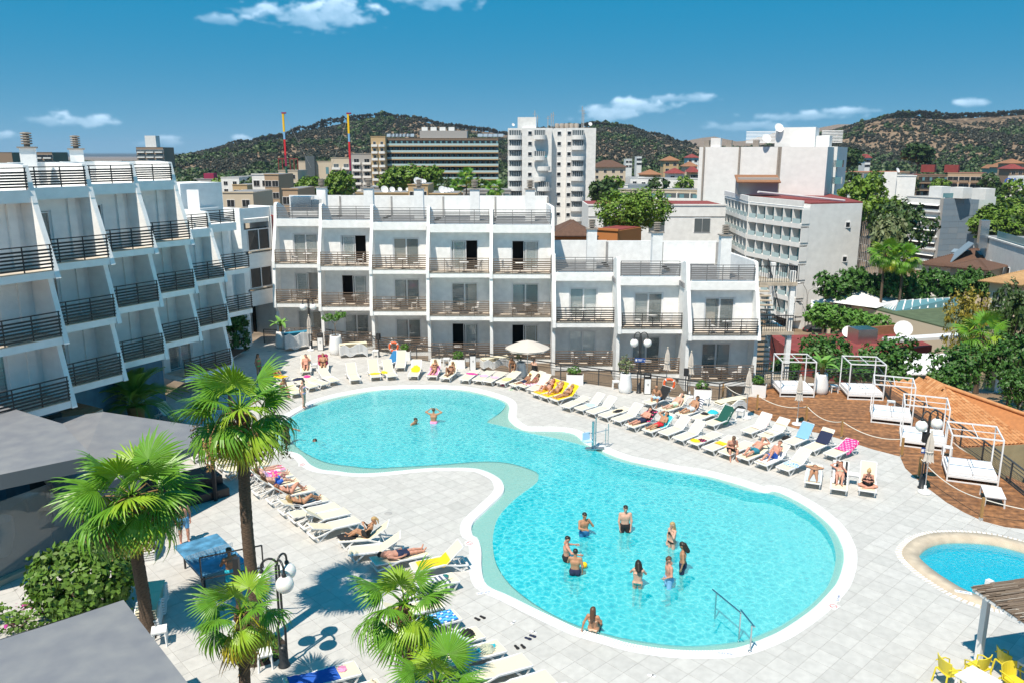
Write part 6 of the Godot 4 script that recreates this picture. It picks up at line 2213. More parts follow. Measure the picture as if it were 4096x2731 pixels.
	for i in posts.size():
		var r = thing("rope_post", "%s wooden rope post along the timber deck" % ["first (farthest)", "second", "third", "fourth", "fifth", "sixth", "last (nearest)"][i], "post", posts[i], 0, "wooden rope posts")
		part(r, "timber", boxed(V(0.09, 0.88, 0.09)), "post_wood", V(0, 0.52, 0))
		part(r, "shoe", boxed(V(0.11, 0.12, 0.11)), "steel", V(0, 0.06, 0))
	posts.append(posts[6] + V(4.6, 0, 1.3))
	for i in 7:
		if i == 4:
			continue
		var a = posts[i] + V(0, 0.9, 0)
		var c = posts[i + 1] + V(0, 0.9, 0)
		var pts = []
		for k in 13:
			var t = k / 12.0
			pts.append(a.lerp(c, t) - V(0, 0.3 * 4 * t * (1 - t), 0))
		b = B.new()
		b.tube(pts, 0.02, 6)
		one("barrier_rope", b.mesh(), "rope", "%s span of cream rope between the wooden posts" % ["first (farthest)", "second", "third", "fourth", "", "fifth", "nearest"][i], "rope", Vector3.ZERO, 0, "rope barrier")
	# railings
	fence(pl([-15.42, -60.71, -9.75, -57.3, -6.64, -54.72, -1.75, -52.36]), "dark railing in front of the far balconies, left stretch")
	fence(pl([-1.75, -52.36, 3.09, -49.62, 5.38, -48.42, 10.36, -45.9, 12.04, -45.1]), "dark railing in front of the right balconies, behind bins and planters")
	fence(pl([12.04, -45.1, 15.85, -47.64, 22.85, -48.8]), "dark railing behind the far daybeds")
	fence(pl([22.85, -48.8, 21.93, -45.01, 22.1, -39.57, 21.91, -35.52, 21.66, -32.92, 21.37, -30.32]), "dark railing along the tiled roof beside the daybeds")
	fence(pl([-18.83, -59.92, -17.76, -59.72]), "short dark railing beside the dark passage")
	# the pool lift
	o = thing("pool_lift", "stainless pool lift with a pale chair at the pool's waist", "pool lift", V(3.96, 0, -37.42))
	b = B.new()
	b.tube([V(0, 0, 0), V(0, 1.35, 0)], 0.07, 12)
	b.tube([V(0.13, 0, 0), V(0.13, 1.55, 0)], 0.035, 8)
	part(o, "column", b.mesh(), "steel")
	b = B.new()
	for p in [[V(0, 0.75, 0), V(0.75, 0.9, -0.1)], [V(0.75, 0.15, -0.1), V(0.75, 1.2, -0.1)], [V(0.62, 0.1, -0.05), V(0.62, 1.0, -0.05)], [V(0.1, 0.12, 0), V(0.8, 0.2, -0.1)], [V(-0.45, 0.8, 0.05), V(0.0, 0.75, 0)]]:
		b.tube(p, 0.022, 7)
	part(o, "frame", b.mesh(), "steel")
	b = B.new()
	b.box(V(-0.35, 0.62, 0.08), V(0.4, 0.4, 0.05), Basis(Vector3.UP, 0.5))
	b.box(V(-0.3, 0.42, 0.2), V(0.4, 0.05, 0.35), Basis(Vector3.UP, 0.5))
	part(o, "chair", b.mesh(), "baby_blue")
	b = B.new()
	b.box(V(0.1, 0.02, 0.1), V(0.9, 0.03, 0.3))
	part(o, "base", b.mesh(), "steel")
	# handrails
	o = thing("handrail", "steel handrail standing in the shallow end, farther of two", "handrail", Vector3.ZERO, 0, "steel pool handrails")
	var ha = V(6.3, -0.3, -22.55)
	var hb2 = V(6.74, -0.1, -21.43)
	for p in [ha, hb2]:
		b = B.new()
		b.tube([p, V(p.x, 0.82, p.z)], 0.024, 8)
		b.lathe([Vector2(0.001, 0), Vector2(0.06, 0), Vector2(0.05, 0.03), Vector2(0.001, 0.04)], 10, p)
		part(o, "post", b.mesh(), "steel")
	b = B.new()
	var hd = V(hb2.x - ha.x, 0, hb2.z - ha.z).normalized() * 0.2
	b.tube([V(ha.x, 0.84, ha.z) - hd, V(hb2.x, 0.84, hb2.z)], 0.026, 8)
	part(o, "rail", b.mesh(), "steel")
	o = thing("handrail", "steel handrail on the pool rim, nearer of two", "handrail", Vector3.ZERO, 0, "steel pool handrails")
	var hc = V(6.88, 0, -20.77)
	b = B.new()
	b.tube([hc, V(hc.x, 0.84, hc.z)], 0.024, 8)
	b.lathe([Vector2(0.001, 0), Vector2(0.06, 0), Vector2(0.05, 0.03), Vector2(0.001, 0.04)], 10, hc)
	part(o, "post", b.mesh(), "steel")
	b = B.new()
	b.tube([V(hb2.x, 0.93, hb2.z), V(hc.x, 0.86, hc.z) + hd * 0.6], 0.026, 8)
	part(o, "rail", b.mesh(), "steel")
	# sandals
	for q in [[V(0.55, 0, -21.46), "pair of navy flip-flops on the tiles near the pool rim", "navy", 60], [V(0.64, 0, -21.73), "single white flip-flop beside the navy pair", "white_cloth", 60], [V(0.04, 0, -22.25), "single white flip-flop nearer the lounger with the black bag", "white_cloth", -30], [V(0.23, 0, -20.98), "pair of black flip-flops by the empty lounger", "black", 30], [V(3.85, 0, -19.64), "single white flip-flop at the lower edge", "white_cloth", 70], [V(-1.01, 0, -48.55), "pair of black flip-flops on the far rim", "black", 80], [V(-0.54, 0, -48.47), "pair of pink sandals on the far rim", "hot_pink", 80], [V(-0.04, 0, -47.45), "pair of mint sandals on the far rim", "mint", 80], [V(-0.99, 0, -22.48), "pair of black and white trainers near the pool", "black", 50]]:
		o = thing("sandals", q[1], "shoes", q[0], q[3])
		for s in ([-1, 1] if q[1].begins_with("pair") else [0]):
			b = B.new()
			b.lathe([Vector2(0.001, 0.0), Vector2(0.055, 0.0), Vector2(0.055, 0.022), Vector2(0.001, 0.022)], 10, V(0, 0, 0.06))
			b.lathe([Vector2(0.001, 0.0), Vector2(0.042, 0.0), Vector2(0.042, 0.022), Vector2(0.001, 0.022)], 10, V(0, 0.001, -0.08))
			b.box(V(0, 0.011, -0.01), V(0.078, 0.02, 0.14))
			var f = part(o, "sole", b.mesh(), q[2], V(s * 0.09, 0, 0.03 * s))
			b = B.new()
			b.tube([V(-0.045, 0.02, 0.0), V(0, 0.05, 0.05), V(0.045, 0.02, 0.0)], 0.008, 5)
			part(f, "strap", b.mesh(), "black")
	# table tennis
	o = thing("table_tennis_table", "worn blue table tennis table in front of the tattooed man", "table", V(-10.3, 0, -25.2), 40.0)
	part(o, "table_top", boxed(V(1.52, 0.04, 2.7)), "blue_table", V(0, 0.74, 0))
	for x in [-1, 1]:
		for z in [-1, 1]:
			part(o, "leg", boxed(V(0.06, 0.72, 0.06)), "lamp_black", V(x * 0.55, 0.36, z * 0.95))
	b = B.new()
	for i in 30:
		b.box(V(-0.8 + 1.6 * i / 29.0, 0.835, 0), V(0.012, 0.15, 0.006))
	for i in 4:
		b.box(V(0, 0.78 + i * 0.045, 0), V(1.62, 0.014, 0.008))
	part(o, "net", b.mesh(), "pale_grey")
	# the black frame beside it
	o = thing("display_frame", "black open steel frame on a thick post beside the blue table", "frame", V(-8.08, 0, -21.63), 0)
	b = B.new()
	b.box(V(0, 1.25, 0), V(0.16, 2.5, 0.16))
	part(o, "post", b.mesh(), "lamp_black")
	b = B.new()
	for p in [[-1.1, 1.75, 0.75, 2.15], [-1.1, 2.45, 0.75, 2.85], [-1.1, 1.75, -1.1, 2.45], [0.75, 2.15, 0.75, 2.85], [-1.1, 1.75, -1.05, 0.9]]:
		b.bar(V(p[0], p[1], -0.1), V(p[2], p[3], -0.1), 0.035, 0.035, Vector3.BACK)
	part(o, "frame", b.mesh(), "lamp_black")
	part(o, "green_box", boxed(V(0.2, 0.95, 0.3)), "dark_green", V(0.22, 0.75, 0.1))
	# grass round the tall palm
	b = B.new()
	b.lathe([Vector2(0.001, 0.1), Vector2(0.75, 0.06), Vector2(0.8, 0.0)], 20)
	one("grass_mound", b.mesh(), "soil", "round patch of grass at the foot of the tall palm", "grass", V(-7.33, 0, -20.8)).set_meta("kind", "stuff")
	var lc = leaf_cloud(1500, V(0.75, 0.1, 0.75), 0.05, 77)
	var gr = one("grass", lc, "leaf_bright", "short grass round the foot of the tall palm", "grass", V(-7.33, 0, -20.8) + V(0, 0.1, 0))
	gr.set_meta("kind", "stuff")
	# drain covers, depth marks
	for q in [[V(-4.95, 0, -29.99), "round drain in the tiles of the peninsula"], [V(-17.71, 0, -57.37), "round drain near the dark passage"], [V(-15.25, 0, -53.25), "round drain left of the two men"]]:
		b = B.new()
		b.lathe([Vector2(0.001, 0.012), Vector2(0.14, 0.012), Vector2(0.16, 0.003)], 16)
		one("drain_cover", b.mesh(), "concrete", q[1], "drain", q[0])
	for q in [[V(10.22, 0, -23.16), 40, "no diving sign on the tiles right of the pool"], [V(-1.57, 0, -27.44), 5, "no diving sign on the tiles left of the deep end"], [V(-9.71, 0, -35.2), 10, "no diving sign on the tiles by the upper basin"]]:
		o = thing("pool_sign", q[2], "sign", q[0] + V(0, 0.004, 0), q[1], "no diving signs")
		part(o, "plate", boxed(V(0.34, 0.008, 0.3)), "white_plastic")
		b = B.new()
		var pts = []
		for i in 17:
			pts.append(V(cos(TAU * i / 16.0) * 0.11, 0.007, sin(TAU * i / 16.0) * 0.11))
		b.tube(pts, 0.01, 4, false)
		b.bar(V(-0.08, 0.008, -0.08), V(0.08, 0.008, 0.08), 0.015, 0.006)
		part(o, "red_ring", b.mesh(), "red")
	for q in [[V(6.14, 0, -20.65), -12, "0,35 Mts", "depth mark by the short handrail"], [V(-0.92, 0, -23.97), 20, "0,80 Mts", "depth mark by the near left curve of the pool"], [V(10.56, 0, -23.64), 60, "0,35 Mts", "depth mark on the right rim of the pool"], [V(14.76, 0, -23.93), -20, "0,40 Mts", "depth mark on the paddling pool's coping"]]:
		o = thing("depth_mark", q[3], "sign", q[0] + V(0, 0.055 if q[3].contains("paddling") else 0.012, 0), q[1])
		part(o, "plate", boxed(V(0.5, 0.006, 0.16)), "white_plastic")
		var tm = TextMesh.new()
		tm.text = q[2]
		tm.font_size = 24
		tm.pixel_size = 0.0045
		tm.depth = 0.004
		var sf = SystemFont.new()
		sf.font_names = PackedStringArray(["Droid Sans"])
		tm.font = sf
		part(o, "lettering", tm, "sign_blue", V(0, 0.005, 0), Basis(Vector3.RIGHT, -PI / 2))
	terrace_corner()
func terrace_corner():   # the reed shade, yellow chairs and tables at the lower right
	var o = thing("reed_shade", "square shade of brown reed matting on a white post at the lower right", "sunshade", V(13.25, 0, -20.36), 0)
	part(o, "post", boxed(V(0.16, 2.5, 0.16)), "white_frame", V(0, 1.25, 0), Basis(Vector3.UP, 0.4))
	part(o, "foot_plate", boxed(V(0.3, 0.02, 0.3)), "steel", V(0, 0.012, 0))
	var bs = Basis(Vector3.UP, deg_to_rad(12))
	var tip = V(12.57 - 13.25, 0, -20.0 + 20.36)
	for s in [[V(2.0, 2.42, 0.05), V(4.0, 0.1, 0.08)], [V(2.0, 2.42, 3.9), V(4.0, 0.1, 0.08)], [V(0.05, 2.42, 2.0), V(0.08, 0.1, 4.0)], [V(1.9, 2.42, 2.0), V(0.08, 0.1, 4.0)]]:
		part(o, "beam", boxed(s[1]), "white_frame", tip + bs * s[0], bs)
	var r = RandomNumberGenerator.new()
	r.seed = 5
	part(o, "reed_backing", boxed(V(4.0, 0.02, 4.0)), "reed_brown", tip + bs * V(2.0, 2.475, 2.0), bs)
	for i in 46:
		var b = B.new()
		for k in 40:
			var t = r.randf_range(0.6, 1.3)
			var v = r.randf()
			b.c = Color(0.2 * t, 0.145 * t, 0.105 * t) if v < 0.75 else Color(0.33 * t, 0.28 * t, 0.23 * t)
			var z = -0.05 + (i + r.randf()) * 0.088
			var x = -0.12 + r.randf() * 3.6
			var l = r.randf_range(0.7, 1.4)
			var y = 2.49 + r.randf() * 0.05
			b.bar(V(x, y, z), V(minf(x + l, 4.0), y + r.randf_range(-0.015, 0.015), z + r.randf_range(-0.02, 0.02)), 0.03, 0.02)
		part(o, "reed_strip", b.mesh(), "tinted", tip, bs)
	var proto = null
	for q in [[V(11.64, 0, -19.31) + V(0.1, 0, 0.1), 100, "yellow plastic armchair left of the white square table"], [V(12.65, 0, -19.29) + V(0, 0, -0.1), 205, "yellow plastic armchair behind the white square table"], [V(13.55, 0, -19.57), 100, "yellow plastic armchair under the reed shade"], [V(13.25, 0, -18.84), 20, "yellow plastic armchair cut by the lower edge under the shade"]]:
		if proto == null:
			proto = thing("armchair", q[2], "chair", q[0], q[1], "yellow plastic armchairs")
			var b = B.new()
			b.box(V(0, 0.45, 0.02), V(0.46, 0.03, 0.44))
			part(proto, "seat", b.mesh(), "yellow_plastic")
			b = B.new()
			for k in 6:
				var a = (k - 2.5) * 0.2
				b.box(V(sin(a) * 0.46, 0.66, -0.18 - 0.42 * (1.0 - cos(a)) * -1.0 - 0.02), V(0.1, 0.4, 0.025), Basis(Vector3.UP, -a) * Basis(Vector3.RIGHT, -0.15))
			part(proto, "backrest", b.mesh(), "yellow_plastic")
			for x in [-1, 1]:
				b = B.new()
				b.tube([V(x * 0.25, 0.66, -0.2), V(x * 0.28, 0.67, 0.1), V(x * 0.26, 0.62, 0.22), V(x * 0.24, 0.45, 0.22)], 0.02, 6)
				part(proto, "armrest", b.mesh(), "yellow_plastic")
				for z in [-1, 1]:
					b = B.new()
					b.bar(V(x * 0.22, 0.45, z * 0.2), V(x * 0.26, 0, z * 0.25), 0.04, 0.04)
					part(proto, "leg", b.mesh(), "yellow_plastic")
		else:
			dup(proto, q[2], q[0], q[1])
	for q in [[V(12.13, 0, -18.87) + V(0, 0, 0.35), "white square cafe table between the yellow chairs"], [V(14.01, 0, -19.31) + V(0.1, 0, 0.2), "white cafe table under the reed shade with a laptop"]]:
		side_table(q[0], q[1], 30, 0.74, 0.8, 0.8)
	var l = thing("laptop", "open dark laptop on the cafe table under the shade", "laptop", V(14.04, 0, -19.55) + V(0.2, 0.75, 0.4), -60)
	part(l, "keyboard", boxed(V(0.32, 0.02, 0.22)), "black")
	part(l, "screen", boxed(V(0.32, 0.21, 0.01)), "black", V(0, 0.11, -0.13), Basis(Vector3.RIGHT, -0.3))
	person("person with curly brown hair seated at the laptop under the reed shade", {"kind": "sit", "fem": true, "wear": "suit", "hair": "curly", "hair_color": "hair_brown", "skin": "skin_tan", "arms": ["front", "front"], "lean": 0.15}, V(13.59, 0, -18.84) + V(0.2, 0, 0.1), 60)
# ---- palms and trees ----
func fan_frond(l, rad, n, droop, sd, dry = false):   # a fan leaf: stalk along +z, pleated segments that split and hang at the tips
	var r = RandomNumberGenerator.new()
	r.seed = sd
	var b = B.new()
	b.c = Color(1.5, 1.2, 0.9) if not dry else Color(0.8, 0.7, 0.6)
	var end = V(0, -0.12 * l * droop, l)
	b.tube([Vector3.ZERO, V(0, 0.06 * l, l * 0.5), end], [0.03, 0.02, 0.012], 4)
	var span = deg_to_rad(250.0)
	var da = span / n
	for i in n:
		var a = -span / 2 + da * (i + 0.5)
		var len_ = rad * (0.72 + 0.28 * cos(a * 0.62)) * r.randf_range(0.9, 1.05)
		var hang = droop * r.randf_range(0.6, 1.3)
		var tone = r.randf_range(0.8, 1.15)
		var prev = []
		for k in 6:
			var t = [0.03, 0.3, 0.55, 0.75, 0.9, 1.0][k]
			var rr = len_ * t
			var w = minf(rr * tan(da / 2), len_ * 0.55 * tan(da / 2)) * [1.0, 1.0, 1.0, 0.6, 0.3, 0.03][k]
			var d = V(sin(a), 0, cos(a))
			var side = V(cos(a), 0, -sin(a))
			var p = end + d * rr * (1.0 - 0.25 * hang * t * t * t) + V(0, -hang * 0.62 * rad * pow(t, 2.6) - 0.10 * rr * absf(sin(a)), 0)
			var row = [p - side * w + V(0, -w * 0.5, 0), p, p + side * w + V(0, -w * 0.5, 0)]
			if k:
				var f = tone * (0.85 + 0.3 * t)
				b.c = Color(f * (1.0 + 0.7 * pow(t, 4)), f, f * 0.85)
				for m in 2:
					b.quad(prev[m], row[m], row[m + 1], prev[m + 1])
			prev = row
	return b.mesh()
func palm(label, base, high, n, size, sd, r0 = 0.2, dead = 4, mature = true):
	var o = thing("fan_palm", label, "palm tree", base, 0, "fan palms in the pool court")
	var r = RandomNumberGenerator.new()
	r.seed = sd
	var b = B.new()
	var pts = []
	var rad = []
	var rings = int(high / 0.09)
	for i in rings + 1:
		var t = float(i) / rings
		pts.append(V(0.05 * sin(t * 5.0 + sd), high * t, 0.04 * sin(t * 4.0)))
		rad.append(r0 * (1.25 - 0.35 * minf(t * 5.0, 1.0) - 0.12 * t) * (1.0 + 0.05 * (i % 2)) + r.randf() * 0.008)
	b.tube(pts, rad, 12)
	part(o, "trunk", b.mesh(), "palm_trunk")
	b = B.new()
	for i in 40:   # old leaf bases under the crown
		var a = r.randf() * TAU
		var y = high - r.randf() * 0.8
		var d = V(cos(a), 0, sin(a))
		b.bar(V(0, y, 0) + d * r0 * 0.8, V(0, y + 0.16, 0) + d * (r0 * 1.25), 0.06, 0.02)
	part(o, "leaf_bases", b.mesh(), "palm_bark")
	for i in n:
		var t = float(i) / n
		var el = lerpf(1.2, -0.85, pow(t, 0.75)) + r.randf_range(-0.12, 0.12)
		var key = "fan%d_%d" % [int(size * 10), i % 3 + (3 if el < 0.1 else 0)]
		if not mesh_of.has(key):
			mesh_of[key] = fan_frond(0.62 * size, 0.72 * size, 34, (0.35 if el >= 0.1 else 1.0) + 0.12 * (i % 3), i + 5)
		var bs = Basis(Vector3.UP, i * 2.4 + r.randf_range(-0.2, 0.2)) * Basis(Vector3.RIGHT, -el) * Basis(Vector3.BACK, r.randf_range(-0.5, 0.5))
		part(o, "frond", mesh_of[key], "leaf_fan_old" if t > 0.78 and i % 2 else ("leaf_fan_young" if i % 4 == 0 else "leaf_fan"), V(0, high + 0.05, 0), bs.scaled(Vector3.ONE * r.randf_range(0.85, 1.1)))
	for i in dead:
		var key = "fandead%d" % (i % 2)
		if not mesh_of.has(key):
			mesh_of[key] = fan_frond(0.7, 0.75, 22, 1.6, 60 + i, true)
		part(o, "dead_frond", mesh_of[key], "palm_dead", V(0, high - 0.1, 0), Basis(Vector3.UP, i * 2.1 + sd) * Basis(Vector3.RIGHT, 1.15 + 0.12 * (i % 3)))
	if mature:
		for i in 6:   # hanging fruit stalks
			var a = i * 1.05 + sd
			var d = V(cos(a), 0, sin(a))
			b = B.new()
			var q = [V(0, high, 0), V(0, high + 0.1, 0) + d * 0.7, V(0, high - 0.4, 0) + d * 1.15, V(0, high - 1.3, 0) + d * 1.2]
			b.tube(q, [0.025, 0.02, 0.015, 0.01], 5)
			var st = part(o, "fruit_stalk", b.mesh(), "palm_dead")
			part(st, "fruit", leaf_cloud(260, V(0.22, 0.65, 0.22), 0.045, i + sd, 7, 0.1), "palm_dead", q[2] + V(0, -0.35, 0))
	return o
func date_palm(label, at, high, l):
	var o = thing("date_palm", label, "palm tree", at)
	var b = B.new()
	b.tube([Vector3.ZERO, V(0, high * 0.5, 0), V(0, high, 0)], [0.38, 0.36, 0.42], 10)
	part(o, "trunk", b.mesh(), "palm_bark")
	var r = RandomNumberGenerator.new()
	r.seed = 4
	var ms = []
	for v in 3:
		b = B.new()
		var n = 46
		var f = func(t): return V(0, l * (0.55 * t - (0.55 + 0.25 * v) * t * t), l * t * (1.0 - 0.12 * t))
		var pts = []
		for i in 9:
			pts.append(f.call(i / 8.0))
		b.c = Color(1.2, 1.1, 0.8)
		b.tube(pts, 0.018, 4)
		for i in n:
			var t = 0.16 + 0.84 * i / n
			var p = f.call(t)
			var ll = l * 0.2 * sin(PI * clampf(t * 0.85 + 0.12, 0, 1)) + 0.06
			for s in [-1, 1]:
				var tip = p + V(s * ll * 0.8, ll * 0.25 - 0.12 * t, ll * 0.6)
				var k = r.randf_range(0.8, 1.2)
				b.c = Color(k, k, k * 0.9)
				b.tri(p - V(0, 0, 0.022), tip, p + V(0, 0, 0.022))
		ms.append(b.mesh())
	for i in 42:
		var el = lerpf(1.1, -0.35, i / 42.0)
		part(o, "frond", ms[i % 3], "leaf_date", V(0, high, 0), Basis(Vector3.UP, i * 2.4) * Basis(Vector3.RIGHT, -el))
func tree(label, at, high, w, h, m, n = 1500, leaf = 0.35, sd = 1, group = "", lean = 0.0):   # trunk, limbs and a crown of leaf clumps; at is the foot, high the crown's middle
	var o = thing("tree", label, "tree", at, sd * 37.0, group)
	var r = RandomNumberGenerator.new()
	r.seed = sd
	var b = B.new()
	var t = maxf(0.1, w * 0.035)
	b.tube([Vector3.ZERO, V(lean * 0.4, (high - h * 0.4) * 0.6, 0), V(lean, high - h * 0.3, 0)], [t * 1.3, t, t * 0.7], 7)
	for i in 5:
		var a = TAU * i / 5.0
		b.tube([V(lean * 0.6, high - h * 0.45, 0), V(lean + cos(a) * w * 0.28, high + h * 0.08, sin(a) * w * 0.28)], [t * 0.6, t * 0.2], 5)
	part(o, "trunk", b.mesh(), "bark")
	for i in (4 if n > 900 else 1):
		var k = V(lean, high, 0)
		var s = V(w, h, w) * 0.5
		if n > 900:
			var a = TAU * i / 4.0 + r.randf()
			k += V(cos(a) * w * 0.2, r.randf_range(-0.1, 0.12) * h, sin(a) * w * 0.2)
			s *= V(0.68, 0.8, 0.68)
		var key = "crown%d_%.2f_%.1f_%d" % [n, leaf, s.x / s.y, (sd + i) % 3]
		if not mesh_of.has(key):
			mesh_of[key] = leaf_cloud(n / (4 if n > 900 else 1), Vector3.ONE, leaf / s.x, (sd + i) % 3 + 20, 12)
		part(o, "crown", mesh_of[key], m, k, Basis().scaled(s))
	return o
func bush(n_, label, at, size, m, n = 900, leaf = 0.12, sd = 1, group = ""):
	var o = thing(n_, label, n_.replace("_", " ").replace("trimmed ", ""), at, 0, group)
	part(o, "foliage", leaf_cloud(n, size * V(0.5, 0.55, 0.5), leaf, sd, 12, 0.75), m, V(0, size.y * 0.5, 0))
	var b = B.new()
	for i in 3:
		b.tube([V(0.1 * i - 0.1, 0, 0), V((i - 1) * size.x * 0.2, size.y * 0.6, 0.1 * i)], 0.04, 5)
	part(o, "stem", b.mesh(), "bark")
	return o
func plants():
	var tt = ntex(noise(0.03, FastNoiseLite.TYPE_SIMPLEX_SMOOTH, 5, 61), grey(0.35), grey(1.0))
	relief(mat("palm_trunk", 0.27, 0.18, 0.12, 0.95, tt, 0.8), tt, 3.0).uv1_scale = V(0.5, 3.0, 0.5)
	mat("palm_bark", 0.17, 0.09, 0.045, 0.95)
	leafy("palm_dead", 0.34, 0.2, 0.08, 0.3)
	leafy("leaf_fan", 0.12, 0.29, 0.022, 0.55, 0.4)
	leafy("leaf_fan_young", 0.26, 0.42, 0.03, 0.6, 0.4)
	leafy("leaf_fan_old", 0.44, 0.4, 0.03, 0.6, 0.45)
	leafy("leaf_date", 0.14, 0.27, 0.035, 0.5, 0.45)
	mat("bark", 0.12, 0.085, 0.06, 0.95)
	leafy("leaf_ficus", 0.05, 0.14, 0.018, 0.35)
	leafy("leaf_pine", 0.13, 0.23, 0.018, 0.4)
	leafy("leaf_dark", 0.045, 0.09, 0.018, 0.3)
	leafy("leaf_gold", 0.25, 0.21, 0.02, 0.4)
	leafy("leaf_bush", 0.10, 0.2, 0.02, 0.4)
	leafy("bougainvillea", 0.5, 0.05, 0.3, 0.4)
	palm("tallest fan palm with a bare trunk behind the globe lamp", V(-7.39, 0, -20.99), 7.2, 23, 1.4, 2, 0.19, 6)
	palm("broad fan palm left of the table tennis player, brown fruit stalks", V(-10.86, 0, -21.5), 4.5, 30, 1.6, 7, 0.2, 7)
	palm("slim fan palm with yellowing hanging leaves before the blue table", V(-6.55, 0, -17.6), 3.15, 14, 1.1, 3, 0.16, 1, false)
	palm("fan palm in the middle among the near loungers", V(-2.72, 0, -18.4), 2.9, 17, 1.2, 5, 0.15, 3, false)
	palm("front fan palm cut by the lower edge of the picture", V(-1.75, 0, -16.4), 2.0, 15, 1.1, 9, 0.15, 0, false)
	date_palm("feather-leaved date palm beside the grey canopy roof", V(-18.91, 0, -38.84), 1.7, 2.6)
	bush("trimmed_bush", "big rounded bush with yellow-tipped leaves left of the near palms", V(-13.38, 0, -22.35) + V(0, 0, -0.5), V(3.1, 2.2, 2.3), "leaf_bush", 5200, 0.13, 3)
	bush("bougainvillea", "low bougainvillea with pink flowers at the left edge", V(-15.02, 0, -22), V(2.6, 0.7, 1.2), "leaf_bush", 700, 0.09, 5)
	one("blossom", leaf_cloud(60, V(1.2, 0.4, 0.6), 0.08, 6, 4), "bougainvillea", "pink blossoms on the bougainvillea at the left edge", "flowers", V(-15.02, 0, -22) + V(0, 0.5, 0)).set_meta("kind", "stuff")
	for q in [[V(-20.29, 0, -57.66), 2.0, 2.3, 1.5, "round-headed clipped tree beside the dark passage"], [V(-21.96, 0, -50.6), 2.5, 2.6, 1.7, "dark clipped tree under the left wing, left of two"], [V(-21.5, 0, -51.17), 2.7, 2.0, 1.4, "dark clipped tree under the left wing, right of two"]]:
		tree(q[4], q[0], q[1], q[2], q[3], "leaf_ficus", 1600, 0.16, int(q[1] * 7))
	for q in [[V(-20.14, 0, -56.94), "shrub at the wall beside the dark passage"], [V(-19.61, 0, -57.66), "shrub nearest the dark passage's corner"]]:
		bush("shrub", q[1], q[0], V(0.9, 1.5, 0.9), "leaf_ficus", 500, 0.12, 4)
